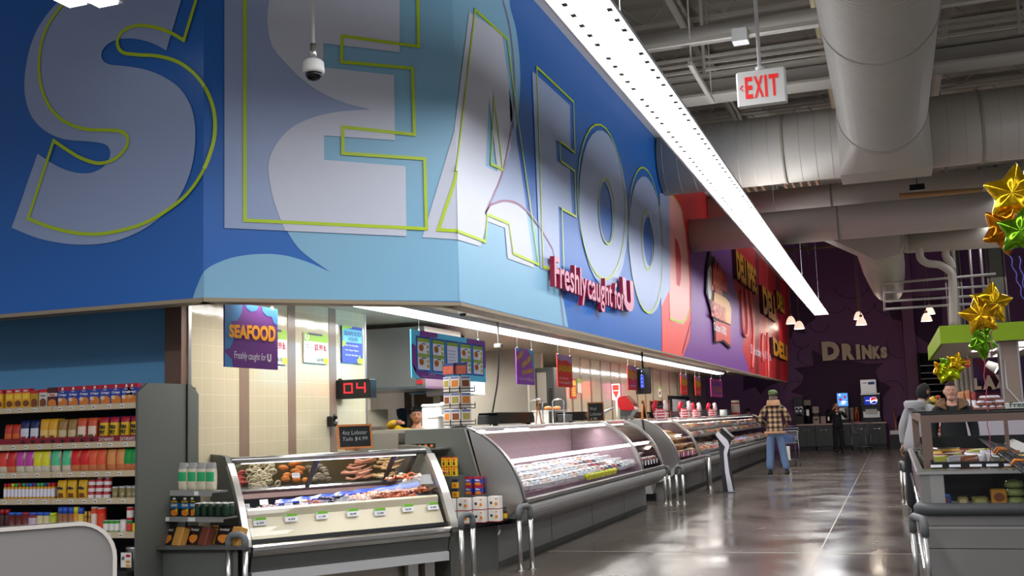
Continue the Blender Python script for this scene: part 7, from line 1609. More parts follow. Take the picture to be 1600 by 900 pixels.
for k in range(3): 
    z_ = PY(1588, 785-11*k, 9.25).z; c = PY(1587, 780, 9.25); tag(MB().lathe([(.001, 0), (.06, 0), (.075, .02), (.06, .05), (.001, .065)], mat('tub_green', (132, 148, 84), .2, noise=.2, scale=20), c=(c.x, 9.28, .643+.064*k), n=18).build('clear_tub'), ('bottom', 'middle', 'top')[k]+' clear green tub in the stack behind the island glass', 'tub')
pr = {}
for k in range(22):
    c = ('8c8c2c', 'a8a4a8', '7c4428', '4c4c3c', 'b88c2c', '743434')[k % 6]; X = .35+.155*(k % 5)+random.uniform(-.03, .03); Y = 10.2+.5*(k//5)+random.uniform(-.1, .1)
    nm = {'8c8c2c': 'olive', 'a8a4a8': 'silver', '7c4428': 'brown', '4c4c3c': 'dark', 'b88c2c': 'yellow', '743434': 'maroon'}[c]
    T = Matrix.Translation((X, Y, .645)) @ rotz(random.uniform(-1, 1)); lb = '%s frozen seafood bag lying in the open top of the island' % nm; mk = bag(.24, .1, .34, pm(c, .25), WL, .3, .5)
    if k < 6: pr[c] = place_proto('frozen_bag', mk, lb, 'food bag', T, nm+' frozen bags in the island')
    else: put(pr[c], T, lb, 'food bag', nm+' frozen bags in the island')
# guard rails in front of cases
def guard(xa, ya, xb, yb, lab, zt=.6, same=None):
    """top corner pixels of the hoop"""
    A_ = PZ(xa, ya, zt); B_ = PZ(xb, yb, zt)
    if same: d = same; m_ = (A_+B_)/2; w_ = (B_-A_).length; 
    r = thing('guard_rail', ((A_.x+B_.x)/2, (A_.y+B_.y)/2, 0), 0, lab, 'guard rail'); rr = .022
    v = (B_-A_); up = Vector((0, 0, 1)); R_ = min(.05, v.length*.45); d = v.normalized()
    top = [A_-up*.12, A_-up*R_]+[A_+d*(R_-R_*math.cos(t*math.pi/8))-up*(R_-R_*math.sin(t*math.pi/8)) for t in range(1, 5)]+[B_-d*(R_-R_*math.sin(t*math.pi/8))-up*(R_-R_*math.cos(t*math.pi/8)) for t in range(0, 4)]+[B_-up*R_, B_-up*.12]
    MB().tube(top, rr+.006, RUBBER, n=12).build('rubber_grip', r)
    for P_ in (A_, B_):
        MB().cyl((P_.x, P_.y, 0), (P_.x, P_.y, zt-.11), rr, STEEL, n=14).build('leg', r)
        MB().cyl((P_.x, P_.y, 0), (P_.x, P_.y, .008), rr+.02, STEEL, n=14).build('foot_plate', r)
guard(357, 836, 383, 836, 'steel guard rail with a grey rubber top at the left end of the seafood case')
guard(720, 805, 738, 803, 'steel guard rail between the seafood case and the fish case')
guard(810, 792, 828, 790, 'steel guard rail at the near end of the long fish case')
guard(1038, 730, 1045, 730, 'steel guard rail at the far end of the short meat case'); guard(1056, 729, 1066, 729, 'steel guard rail beside the grey partition panel')
guard(1425, 806, 1444, 812, 'steel guard rail at the near corner of the freezer island'); guard(1407, 722, 1412, 724, 'steel guard rail at the far left side of the freezer island')
p = PZ(1109, 766, 0); r = thing('steel_bollard', (p.x, p.y, 0), 0, 'single steel bollard left of the black and white kiosk', 'bollard'); zt = .60
MB().cyl((p.x, p.y, 0), (p.x, p.y, .62), .05, STEEL, n=18).build('post', r); MB().cyl((p.x, p.y, .62), (p.x, p.y, .65), .053, GREY, n=18).build('cap', r); MB().cyl((p.x, p.y, 0), (p.x, p.y, .01), .08, STEEL, n=18).build('foot_plate', r)
# kiosk
p = PZ(1137, 769, 0); Yk = p.y
kk = thing('order_kiosk', (p.x, Yk, 0), 0, 'slim black and white order kiosk standing in the aisle', 'kiosk')
def kp(x, y): q = PY(x, y, Yk); return (q.x, q.z)
KW = mat('kiosk_white', (208, 206, 214), .35); KB = mat('kiosk_dark', (50, 52, 56), .35)
blk = [kp(*q) for q in ((1122, 684), (1128, 672), (1141, 685), (1137, 700), (1140, 730), (1146, 768), (1131, 768), (1128, 740), (1125, 705))]
wht = [kp(*q) for q in ((1119, 679), (1123, 674), (1138, 688), (1141, 696), (1137, 710), (1141, 740), (1147, 768), (1139, 768), (1134, 735), (1132, 706), (1134, 698))]
MB().prism(blk, lambda u, v, t: Vector((u, t, v)), Yk-.08, Yk+.22, KB).build('body', kk)
MB().prism(wht, lambda u, v, t: Vector((u, t, v)), Yk-.10, Yk-.08, KW).build('front_fin', kk)
MB().prism([kp(*q) for q in ((1126, 672), (1129, 668), (1145, 683), (1143, 688))], lambda u, v, t: Vector((u, t, v)), Yk-.1, Yk+.24, BLACK).build('screen_head', kk)
a, b = kp(1122, 769), kp(1153, 769); MB().bbox(a[0], b[0], Yk-.2, Yk+.3, 0, .015, KB).build('base_plate', kk)
# ------------------------------------------------------------------ next island, produce and bakery behind
bx = thing('bulk_bin', (1.6, 16.6, 0), 0, 'wide white bin end seen under the brown frame', 'bin'); a = PY(1453, 660, 16.5); b = PY(1600, 684, 16.5)
MB().bbox(a.x, a.x+2.6, 16.5, 17.5, b.z, a.z, mat('bin_white', (196, 188, 196), .5)).build('body', bx); MB().box(a.x-.05, a.x+2.6, 16.45, 17.5, 0, b.z-.0, GREYD).build('base', bx); MB().box(a.x-.05, a.x+2.6, 16.44, 16.5, b.z-.06, b.z-.01, STEEL).build('rail', bx)
pr = None
for k in range(46):
    t = random.random(); X = PY(1457, 680, 15.5).x+random.uniform(-.2, .2)*(1-t*.8); Y = 15.5+random.uniform(-.15, .15); zb_ = PY(1457, 690, 15.5).z; z_ = zb_+t*.25
    T = Matrix.Translation((X, Y, z_)) @ rotz(random.uniform(0, 6)) @ Matrix.Rotation(random.uniform(-1, 1), 4, 'X')
    lb = 'orange and white shrimp in the heap seen under the brown frame'; 
    if pr is None: pr = place_proto('shrimp', MB().tube([(.03*math.cos(a_), .03*math.sin(a_), 0) for a_ in (0, .8, 1.6, 2.4, 3)], [.016, .018, .016, .012, .005], mat('shrimp_coral', (214, 120, 90), .3, noise=.5, scale=30), n=6), lb, 'shrimp', T, 'heap of orange shrimps')
    else: put(pr, T, lb, 'shrimp', 'heap of orange shrimps')
tag(MB().bbox(PY(1447, 690, 15.5).x, PY(1475, 690, 15.5).x, 15.2, 15.8, 0, PY(1457, 690, 15.5).z, GREYD).build('shrimp_stand'), 'dark stand holding the heap of orange shrimps', 'stand')
# bakery table row
YT_ = 18.5; a = PY(1447, 640, YT_); bt = thing('bakery_table', (a.x+1.5, YT_+.4, 0), 0, 'dark display table with white trim behind the man in the dark coat', 'table')
zt = PY(1500, 642, YT_).z; MB().bbox(a.x, a.x+3.4, YT_, YT_+.9, zt-.06, zt, WHITEP).build('table_top', bt); MB().box(a.x+.05, a.x+3.35, YT_+.05, YT_+.85, 0, zt-.06, GREYD).build('base', bt)
def bouquet(x, y, w_, c, lab):
    p = PY(x, 641, YT_+.3); h = PY(x, y, YT_+.3).z-zt; mb = MB()
    mb.lathe([(.001, 0), (.05, 0), (.07, h*.45), (.001, h*.45)], pm(c[0], .4), c=(p.x, YT_+.3, zt+.001), n=10)
    for k in range(9): mb.ell((p.x+w_*.5*math.cos(k*2.4)*(k/9)**.5, YT_+.3+.06*math.sin(k*2.4), zt+h*(.55+.4*random.random())), .035, .035, .035, pm(c[1+k % 2], .6), n=7, k=4)
    tag(mb.build('flower_pot'), lab, 'flower pot')
bouquet(1452, 622, .14, ('44502c', '60703c', '8c8c50'), 'green leafy pot at the left end of the bakery table'); bouquet(1460, 620, .12, ('c8982c', 'c89c34', 'd8b04c'), 'golden yellow pot second on the bakery table'); bouquet(1470, 618, .14, ('303c28', '3c6c2c', 'b8342c'), 'dark green and red pot left of the man in the dark coat')
for k, (x0, x1, yt, c, lb) in enumerate(((1499, 1509, 612, 'b87c4c', 'brown wrapped loaf right of the man in the dark coat'), (1510, 1518, 610, 'c07444', 'taller brown wrapped loaf with a pale label'), (1519, 1527, 613, '94302c', 'red wrapped package beside the tall loaf'))):
    a, b = PY(x0, 641, YT_+.2), PY(x1, 641, YT_+.2); h = PY(x0, yt, YT_+.2).z-zt; o = bag(b.x-a.x, .14, h, pm(c, .4), WL, .25, .6); tag(o.build('bread_bag', None, T=Matrix.Translation(((a.x+b.x)/2, YT_+.2, zt+.001))), lb, 'bread bag')
pr = None
for k in range(24):
    lv = 0 if k < 12 else (1 if k < 20 else 2); X = PY(1527+43*((k % 12)/11 if lv == 0 else (.12+.76*((k-12)/7) if lv == 1 else .25+.5*(k-20)/3)), 640, YT_+.2).x
    T = Matrix.Translation((X, YT_+.2+.05*(k % 3), zt+.002+.075*lv)) @ rotz(random.uniform(-.4, .4)); lb = 'white wrapped roll in the heap right of the bread bags'
    if pr is None: pr = place_proto('bread_roll', pack(.12, .16, .075, pm('8c5c4c', .3), mat('wrap_white', (214, 206, 214), .2, noise=.2, scale=20)), lb, 'wrapped roll', T, 'white wrapped rolls')
    else: put(pr, T, lb, 'wrapped roll', 'white wrapped rolls')
a, b = PY(1572, 641, YT_), PY(1606, 641, YT_); mb = MB().bbox(a.x, b.x, YT_+.02, YT_+.4, zt+.001, PY(1585, 629, YT_).z, pm('c8c8c4', .5)); text(mb, 'Fresh', pm('2c4c34'), (a.x+.06, YT_+.018, zt+.03), (1, 0, 0), (0, 0, 1), .28, .08, off=.02)
tag(mb.build('produce_crate'), 'white crate with dark green lettering under the stainless column', 'crate')
# ------------------------------------------------------------------ foil balloons
def foil(name_, rgb): return mat('foil_'+name_, rgb, .14, .85, noise=.12, scale=5, bump=.25)
FG, FO_, FN, FY = foil('gold', (224, 178, 24)), foil('orange', (214, 126, 20)), foil('green', (104, 156, 24)), foil('lime', (176, 190, 20))
def star(c, R_, m, rot, yaw_, lab, grp=None, squash=.34):
    mb = MB(); n = 60; rows = []
    def rad(a):
        k = (a*5/(2*math.pi)) % 1; k = abs(k-.5)*2; return R_*(.60+.40*k**1.7)
    K = 7
    for j in range(-K, K+1):
        u = j/K; s = math.cos(u*math.pi/2)**.55 if abs(j) < K else .0
        f = max(.02, s); rows.append([])
        for i in range(n):
            a = 2*math.pi*i/n; r0 = rad(a); rr = r0*f; th = R_*squash*math.sin(u*math.pi/2)*(.55+.45*r0/R_*.6)
            wr = 1+.014*math.sin(a*30)*(f**3)
            rows[-1].append(Vector((rr*math.sin(a)*wr, th, rr*math.cos(a)*wr)))
    mb.loft(rows, m, smooth=True, cap=True)
    T = Matrix.Translation(c) @ rotz(yaw_) @ Matrix.Rotation(rot, 4, 'Y'); o = mb.build('foil_balloon', None, T=T); return tag(o, lab, 'balloon', grp)
def bal(x, y, Y_, rpx, m, rot, yaw_, lab): p = PY(x, y, Y_); star(p, rpx*Y_*1.03/FPX, m, rot, yaw_, lab); return p
Y1 = 8.4
bal(1584, 303, Y1+.25, 44, FG, .15, -.25, 'large gold star balloon topmost at the right edge'); bal(1568, 360, Y1+.1, 36, FO_, .5, .5, 'orange star balloon under the large gold one'); bal(1597, 362, Y1-.15, 36, FN, .2, -.3, 'green star balloon cut by the right edge')
Y2 = 10.5
bal(1549, 474, Y2+.25, 31, FG, .1, .3, 'gold star balloon at the back of the middle cluster'); bal(1532, 493, Y2, 30, foil('amber', (218, 160, 24)), -.15, -.1, 'amber star balloon in front of the middle cluster'); bal(1535, 534, Y2+.05, 27, FN, .6, .7, 'green star balloon hanging lowest in the middle cluster')
Y3 = 14.0
for x, y, r_, m, ro, ya, lb in ((1494, 566, 15, FG, .3, .2, 'small gold star balloon at the top right of the far cluster'), (1468, 578, 15, foil('amber', (218, 160, 24)), .6, .9, 'small amber star balloon at the left of the far cluster'), (1489, 579, 17, FY, .1, 0, 'lime star balloon at the right of the far cluster'), (1478, 584, 16, FY, -.1, .2, 'lime star balloon above the man with short hair'), (1480, 570, 14, FN, .5, .4, 'small green star balloon at the back of the far cluster')):
    bal(x, y, Y3+.15*random.random(), r_, m, ro, ya, lb)
RB = mat('ribbon_blue', (96, 100, 190), .3, .3); RBP = mat('ribbon_pink', (180, 70, 110), .3)
for k, (x0, y0, x1, y1, Y_, m, lb) in enumerate(((1578, 400, 1600, 470, 8.4, RB, 'blue ribbon trailing from the orange balloon'), (1592, 400, 1606, 480, 8.3, RB, 'blue ribbon trailing from the green balloon at the edge'), (1550, 510, 1549, 560, 10.5, RBP, 'pink ribbon beside the middle balloon cluster'), (1537, 560, 1545, 680, 10.5, RBP, 'pink and blue ribbon hanging below the lowest green star'))):
    p, q = PY(x0, y0, Y_), PY(x1, y1, Y_); pts = [p+(q-p)*t+Vector((.008*math.sin(t*20), 0, 0)) for t in [i/14 for i in range(15)]]
    if k in (1, 3): pts += [Vector((q.x, q.y, max(0, .95)))]
    tag(MB().tube(pts, .004, m, n=5).build('ribbon'), lb, 'ribbon')
# ================================================================== PEOPLE
def skin(nm, V, Ed, root, m, parent, sub=1, flatY=None):
    """V: name -> (x, y, z, rx, ry)"""
    names = list(V); idx = {n_: i for i, n_ in enumerate(names)}
    me = bpy.data.meshes.new(nm); me.from_pydata([V[n_][:3] for n_ in names], [(idx[a], idx[b]) for a, b in Ed], [])
    o = bpy.data.objects.new(nm, me); COL.objects.link(o); mo = o.modifiers.new('skin', 'SKIN'); mo.use_smooth_shade = True; mo.branch_smoothing = .6
    for i, n_ in enumerate(names):
        sv = me.skin_vertices[0].data[i]; sv.radius = (V[n_][3], V[n_][4] if len(V[n_]) > 4 else V[n_][3]); sv.use_root = (n_ == root)
    s = o.modifiers.new('sub', 'SUBSURF'); s.levels = sub; s.render_levels = sub
    dg = bpy.context.evaluated_depsgraph_get(); dg.update(); m2 = bpy.data.meshes.new_from_object(o.evaluated_get(dg)); bpy.data.objects.remove(o)
    m2.materials.clear(); m2.materials.append(m); m2.name = nm
    for p in m2.polygons: p.use_smooth = True
    o = bpy.data.objects.new(nm, m2); o.parent = parent; COL.objects.link(o); return o
def head_mb(hz, sk, h=.24, yawh=0.0, pit=0.0, at=(0, 0, 0), beard=None):
    """head facing -Y, chin to crown = h"""
    mb = MB(); rows = []; n = 24; K = 16
    for j in range(K+1):
        t = j/K; z = t*h
        wx = .078*(math.sin(math.pi*(.10+.86*t))**.55)*(1-.28*max(0, .42-t)/.42); wyf = .092*(math.sin(math.pi*(.12+.84*t))**.5); wyb = .105*(math.sin(math.pi*(.06+.9*t))**.6)*(1-.35*max(0, .35-t)/.35)
        if j in (0, K): wx *= .4; wyf *= .5; wyb *= .4
        r = []
        for i in range(n):
            a = 2*math.pi*i/n; cx = math.cos(a); sy = math.sin(a); x = wx*math.copysign(abs(cx)**.9, cx); y = (wyf if sy < 0 else wyb)*sy
            if sy < -.5:
                cf = math.exp(-(x/.017)**2)
                if .33 < t < .58: y -= .030*cf*math.sin(math.pi*(1-(t-.33)/.25)*.5+.3) if t < .56 else .008*cf
                if .50 < t < .60: y += .012*math.exp(-((abs(x)-.032)/.015)**2)
                if .60 < t < .68: y -= .005
                if .16 < t < .22: y += .004*math.exp(-(x/.03)**2)
            r.append((x*h/.24, y*h/.24, z))
        rows.append(r)
    T = Matrix.Translation(at) @ Matrix.Translation((0, 0, hz)) @ rotz(yawh) @ Matrix.Rotation(pit, 4, 'X')
    mb.loft(rows, sk, smooth=True, cap=True, T=T)
    s = h/.24
    for sx in (-1, 1):
        mb.ell((sx*.079*s, .008*s, .115*s), .011*s, .022*s, .032*s, sk, n=8, k=6, T=T)
        mb.ell((sx*.031*s, -.082*s, .130*s), .014*s, .008*s, .008*s, mat('eye_white', (220, 214, 208), .3), n=8, k=6, T=T); mb.ell((sx*.031*s, -.0895*s, .130*s), .007*s, .003*s, .007*s, mat('eye_dark', (30, 22, 18), .2), n=8, k=6, T=T)
        mb.ell((sx*.031*s, -.090*s, .147*s), .019*s, .006*s, .005*s, mat('brow_dark', (40, 28, 22), .7), n=8, k=4, T=T)
    mb.ell((0, -.094*s, .052*s), .025*s, .008*s, .006*s, mat('lip_red', (150, 78, 70), .5), n=10, k=4, T=T)
    if beard: mb.ell((0, -.055*s, .035*s), .052*s, .044*s, .038*s, beard, n=14, k=8, T=T); mb.ell((0, -.088*s, .068*s), .026*s, .010*s, .006*s, beard, n=10, k=4, T=T)
    return mb, T
def cap_hair(T, h, m, zlo=.12, back=.05, grow=1.06, front=.165):
    mb = MB(); rows = []; n = 24; s = h/.24
    for j in range(9):
        t = j/8
        r = []
        for i in range(n):
            a = 2*math.pi*i/n; sy = math.sin(a); lo = front if sy < -.3 else (back if sy > .2 else zlo)
            z = lo+(.252-lo)*t; zz = min(1, z/.24); wx = .078*(max(.02, math.sin(math.pi*min(.985, .10+.86*zz)))**.55)*grow; wy = (.092*(max(.02, math.sin(math.pi*min(.985, .12+.84*zz)))**.5) if sy < 0 else .105*(max(.02, math.sin(math.pi*min(.985, .06+.9*zz)))**.6))*grow
            if j == 8: wx *= .3; wy *= .3
            r.append((wx*math.cos(a)*s, wy*sy*s, z*s))
        rows.append(r)
    mb.loft(rows, m, smooth=True, cap=True, T=T); return mb
def hand_pts(w, d, side=1, curl=.5, L_=.18):
    """fingers as chains from wrist w along direction d"""
    w = Vector(w); d = Vector(d).normalized(); a = Vector((0, 0, 1)) if abs(d.z) < .8 else Vector((1, 0, 0)); u = d.cross(a).normalized(); v = u.cross(d)
    return w, d, u, v
def hand(mb_m, w, d, side=1, curl=.6):
    w, d, u, v = hand_pts(w, d); mb = MB()
    mb.tube([w-d*.02, w+d*.03, w+d*.075, w+d*.09], [.026, .034, .036, .028], mb_m, n=10)
    for k in range(4):
        b = w+d*.08+u*(.026*(k-1.5)/1.5*1.1); L1 = (.034, .04, .038, .028)[k]
        p1 = b+d*L1; p2 = p1+(d*math.cos(curl)-v*math.sin(curl))*L1*.7; p3 = p2+(d*math.cos(curl*1.8)-v*math.sin(curl*1.8))*L1*.5; mb.tube([b-d*.015, p1, p2, p3], [.0095, .009, .008, .006], mb_m, n=7)
    t0 = w+d*.025+u*side*.028; t1 = t0+(d*.6+u*side*.8).normalized()*.04-v*.008; t2 = t1+(d*.9+u*side*.2).normalized()*.03-v*.012; mb.tube([t0-u*side*.01, t0, t1, t2], [.012, .012, .010, .007], mb_m, n=7)
    return mb
def person(loc, rz, lab, H_=1.75, sk=(198, 150, 126), top=None, bot=None, shoe=BLACK, arms=None, lean=0.0, hairm=None, headyaw=0.0, headpit=0.0, topm=None, coat_len=.0, hk=None, legs=None, face=True, beard=None, topname='jacket'):
    s = H_/1.75; root = thing('person', loc, rz, lab, 'person'); SK = mat('skin_%d_%d' % (sk[0], sk[1]), sk, .5, noise=.04)
    ly = lambda z: -lean*max(0, z-.9)            # lean forward above the hips
    def P(x, y, z, r, r2=None): return (x*s, (y+ly(z))*s, z*s, r*s, (r2 or r)*s)
    arms = arms or {1: ((.24, .02, 1.15), (.25, -.05, .90)), -1: ((-.24, .02, 1.15), (-.25, -.05, .90))}
    legs = legs or {1: ((.10, -.02, .50), (.11, .0, .09)), -1: ((-.10, -.02, .50), (-.11, .0, .09))}
    zsh = 1.42
    V = {'pel': P(0, 0, .95, .115, .09), 'wst': P(0, 0, 1.08, .125, .095), 'chs': P(0, 0, 1.28, .145, .11), 'col': P(0, .005, 1.42, .09, .07), 'nek': P(0, .0, 1.50, .052), 'ntp': P(0, -.01, 1.56, .05)}
    Ed = [('pel', 'wst'), ('wst', 'chs'), ('chs', 'col'), ('col', 'nek'), ('nek', 'ntp')]
    for q in (1, -1):
        e, w_ = arms[q]; k, a = legs[q]
        V['sh%d' % q] = P(.175*q, .0, 1.385, .056); V['el%d' % q] = P(*e, .041); V['wr%d' % q] = P(*w_, .027)
        V['hp%d' % q] = P(.09*q, 0, .88, .075); V['kn%d' % q] = P(*k, .058); V['an%d' % q] = P(*a, .038); V['to%d' % q] = P(a[0]*1.1, a[1]-.13, .035, .032)
        Ed += [('col', 'sh%d' % q), ('sh%d' % q, 'el%d' % q), ('el%d' % q, 'wr%d' % q), ('pel', 'hp%d' % q), ('hp%d' % q, 'kn%d' % q), ('kn%d' % q, 'an%d' % q), ('an%d' % q, 'to%d' % q)]
    body = skin('body', V, Ed, 'pel', SK, root)
    hz = 1.492*s; mbh, T = head_mb(hz, SK, h=.235*s, yawh=headyaw, pit=headpit, at=(0, ly(1.55)*s, 0), beard=beard); 
    for q in (1, -1):
        e = Vector(V['el%d' % q][:3]); w_ = Vector(V['wr%d' % q][:3]); h_ = hand(SK, w_, (w_-e), side=-q); off = len(mbh.v); mbh.v += h_.v; mbh.f += [[i+off for i in f] for f in h_.f]; k = mbh.mi(SK); mbh.m += [k]*len(h_.f); mbh.sm += h_.sm
    # merge head and hands into the body mesh
    bm = bmesh.new(); tmp = bpy.data.meshes.new('t'); tmp.from_pydata([tuple(v) for v in mbh.v], [], mbh.f); tmp.polygons.foreach_set('use_smooth', mbh.sm); 
    tmp.polygons.foreach_set('material_index', mbh.m); bm.from_mesh(body.data); bm.from_mesh(tmp); bm.to_mesh(body.data); bm.free(); bpy.data.meshes.remove(tmp)
    body.data.materials.clear()
    for m in mbh.mats: body.data.materials.append(m)
    # clothes
    jw = 1.0+.0
    J = {'hem': P(0, .0, .87-coat_len, .20+.02*(coat_len > 0), .155), 'hip': P(0, 0, .97, .185, .145), 'wst': P(0, 0, 1.10, .17, .13), 'chs': P(0, 0, 1.28, .185, .135), 'col': P(0, .005, 1.41, .125, .095)}
    JE = [('hem', 'hip'), ('hip', 'wst'), ('wst', 'chs'), ('chs', 'col')]
    for q in (1, -1):
        e, w_ = arms[q]; e_, w2 = Vector(e), Vector(w_); wl = e_+(w2-e_)*.93
        J['sh%d' % q] = P(.19*q, .0, 1.375, .078); J['el%d' % q] = P(*e, .064); J['wr%d' % q] = P(*wl, .045); JE += [('col', 'sh%d' % q), ('sh%d' % q, 'el%d' % q), ('el%d' % q, 'wr%d' % q)]
    skin(topname, J, JE, 'hem', topm, root, sub=2)
    B = {'pel': P(0, 0, 1.02, .14, .11), 'crt': P(0, 0, .92, .155, .12)}; BE = [('pel', 'crt')]
    for q in (1, -1):
        k, a = legs[q]; B['hp%d' % q] = P(.095*q, 0, .82, .11); B['kn%d' % q] = P(*k, .088); B['an%d' % q] = P(a[0], a[1], .07, .075, .085); BE += [('crt', 'hp%d' % q), ('hp%d' % q, 'kn%d' % q), ('kn%d' % q, 'an%d' % q)]
    skin('trousers', B, BE, 'pel', bot, root, sub=2)
    for q in (1, -1):
        a = legs[q][1]; mb = MB(); rows = []
        for z, k, f in ((0, 1, 1), (.03, 1.03, 1), (.055, .9, .92), (.10, .55, .45)): rows.append([((a[0]+.048*k*math.cos(2*math.pi*i/14))*s, (a[1]-.055*f+.145*k*f*math.sin(2*math.pi*i/14))*s, z*s) for i in range(14)])
        LOC(mb.loft(rows, shoe, smooth=True, cap=True), 'shoe', root)
    if hairm: LOC(cap_hair(T, .235*s, hairm, **(hk or {})), 'hair', root)
    return root, T, s, P
# plaid jacket material
def plaid():
    m = mat('plaid_wool', (190, 152, 112), .9); nt = m.node_tree; b = nt.nodes['Principled BSDF']; tc = nt.nodes.new('ShaderNodeTexCoord'); sp = nt.nodes.new('ShaderNodeSeparateXYZ'); nt.links.new(tc.outputs['Object'], sp.inputs[0])
    outs = []
    for ax in ('X', 'Z'):
        w1 = nt.nodes.new('ShaderNodeMath'); w1.operation = 'MULTIPLY'; w1.inputs[1].default_value = 2*math.pi/.115; nt.links.new(sp.outputs[ax], w1.inputs[0])
        sn = nt.nodes.new('ShaderNodeMath'); sn.operation = 'SINE'; nt.links.new(w1.outputs[0], sn.inputs[0])
        mr = nt.nodes.new('ShaderNodeMapRange'); mr.inputs[1].default_value = -.35; mr.inputs[2].default_value = .35; nt.links.new(sn.outputs[0], mr.inputs[0]); outs.append(mr)
    ad = nt.nodes.new('ShaderNodeMath'); ad.operation = 'ADD'; nt.links.new(outs[0].outputs[0], ad.inputs[0]); nt.links.new(outs[1].outputs[0], ad.inputs[1])
    hf = nt.nodes.new('ShaderNodeMath'); hf.operation = 'MULTIPLY'; hf.inputs[1].default_value = .5; nt.links.new(ad.outputs[0], hf.inputs[0])
    cr = nt.nodes.new('ShaderNodeValToRGB'); cr.color_ramp.elements[0].position = .0; cr.color_ramp.elements[0].color = (.52, .34, .19, 1); cr.color_ramp.elements[1].position = 1; cr.color_ramp.elements[1].color = (.012, .010, .012, 1)
    e = cr.color_ramp.elements.new(.5); e.color = (.16, .10, .06, 1)
    nt.links.new(hf.outputs[0], cr.inputs[0]); nt.links.new(cr.outputs[0], b.inputs['Base Color']); return m
JEAN = mat('denim', (92, 114, 148), .85, noise=.12, scale=8); SHEEP = mat('sherpa', (176, 134, 104), .95, noise=.12, scale=40, bump=.5)
p = PZ(1215, 741, 0)
r, T, s, P = person((p.x, p.y+.05, 0), math.pi, 'person in a black and tan plaid jacket, blue jeans and green cap seen from behind', H_=1.90, sk=(190, 140, 120), topm=plaid(), bot=JEAN, hairm=mat('hair_grey', (110, 100, 92), .9), hk=dict(front=.13, zlo=.09, back=.05),
    arms={1: ((.30, .0, 1.12), (.20, -.26, 1.04)), -1: ((-.30, .0, 1.12), (-.22, -.26, 1.02))}, coat_len=.04, legs={1: ((.12, -.01, .50), (.155, .03, .09)), -1: ((-.13, -.02, .5), (-.19, .0, .09))}, lean=.05)
LOC(MB().loft([[(rr*math.cos(2*math.pi*i/18)*s, (rr*.85*math.sin(2*math.pi*i/18)+.0)*s, z*s) for i in range(18)] for z, rr in ((1.44, .15), (1.50, .14), (1.555, .125), (1.56, .09), (1.48, .07))], SHEEP, smooth=True), 'collar', r)
LOC(MB().loft([[((.215+dr)*math.cos(2*math.pi*i/18)*s, (.17+dr)*math.sin(2*math.pi*i/18)*s, z*s) for i in range(18)] for z, dr in ((.845, -.02), (.845, .012), (.885, .012), (.895, -.01))], SHEEP, smooth=True), 'hem_trim', r)
HATG = mat('cap_green', (84, 100, 62), .9, noise=.1, scale=30)
LOC(MB().loft([[(a_*math.cos(2*math.pi*i/20)*s, (b_*math.sin(2*math.pi*i/20)+oy)*s, z*s) for i in range(20)] for z, a_, b_, oy in ((1.665, .090, .112, .0), (1.69, .098, .125, -.01), (1.73, .098, .125, -.01), (1.765, .07, .09, -.005), (1.775, .02, .03, 0))], HATG, smooth=True, cap=True).ell((0, -.12*s, 1.675*s), .07*s, .07*s, .012*s, HATG), 'cap', r)
# shopping cart in front of the customer
def cart(loc, rz, lab, items=True):
    r = thing('shopping_cart', loc, rz, lab, 'shopping cart'); WR_ = mat('cart_wire', (120, 122, 128), .3, .8)
    def wire(mb, a, b, k=.004): mb.cyl(a, b, k, WR_, n=5, cap=False)
    mb = MB(); W0, W1_, L0, L1, z0, z1 = .20, .27, .36, .46, .55, .98
    c0 = [(-W0, -L0, z0), (W0, -L0, z0), (W0, L0, z0+.06), (-W0, L0, z0+.06)]; c1_ = [(-W1_, -L1, z1-.08), (W1_, -L1, z1-.08), (W1_, L1, z1), (-W1_, L1, z1)]
    for i in range(4):
        a, b, c, d = Vector(c0[i]), Vector(c0[(i+1) % 4]), Vector(c1_[i]), Vector(c1_[(i+1) % 4]); wire(mb, a, b, .007); wire(mb, c, d, .009); wire(mb, a, c, .007)
        for k in range(1, 12): t = k/12; wire(mb, a.lerp(b, t), c.lerp(d, t))
        for k in range(1, 5): t = k/5; wire(mb, a.lerp(c, t), b.lerp(d, t))
    for k in range(1, 9): wire(mb, Vector(c0[0]).lerp(Vector(c0[3]), k/9), Vector(c0[1]).lerp(Vector(c0[2]), k/9))
    LOC(mb, 'basket', r)
    LOC(MB().tube([(-.27, .46, .98), (-.27, .56, 1.03), (.27, .56, 1.03), (.27, .46, .98)], .014, BLACK, n=8), 'handle', r)
    mb = MB()
    for q in (-1, 1): mb.tube([(.22*q, .46, .9), (.24*q, .44, .25), (.24*q, .40, .16), (.18*q, -.38, .16)], .011, WR_, n=7)
    mb.cyl((-.24, .40, .16), (.24, .40, .16), .010, WR_).cyl((-.18, -.38, .16), (.18, -.38, .16), .010, WR_)
    for k in range(7): mb.cyl((-.2+.4*k/6, .40, .16), (-.16+.32*k/6, -.38, .16), .004, WR_, n=5)
    for q in (-1, 1): mb.cyl((.19*q, -.3, .16), (.2*q, -.34, .56), .010, WR_)
    LOC(mb, 'frame', r)
    for x_, y_ in ((-.24, .40), (.24, .40), (-.18, -.38), (.18, -.38)):
        wr = LOC(MB().cyl((x_-.012, y_, .06), (x_+.012, y_, .06), .06, BLACK, n=16).cyl((x_-.014, y_, .06), (x_+.014, y_, .06), .025, STEEL, n=10), 'wheel', r); LOC(MB().box(x_-.022, x_-.016, y_-.02, y_+.02, .06, .16, WR_).box(x_+.016, x_+.022, y_-.02, y_+.02, .06, .16, WR_), 'caster_fork', wr)
    return r
p2 = PZ(1232, 729, 0); cart((p2.x, p2.y+.35, 0), math.pi+.15, 'shopping cart pushed by the person in the plaid jacket')
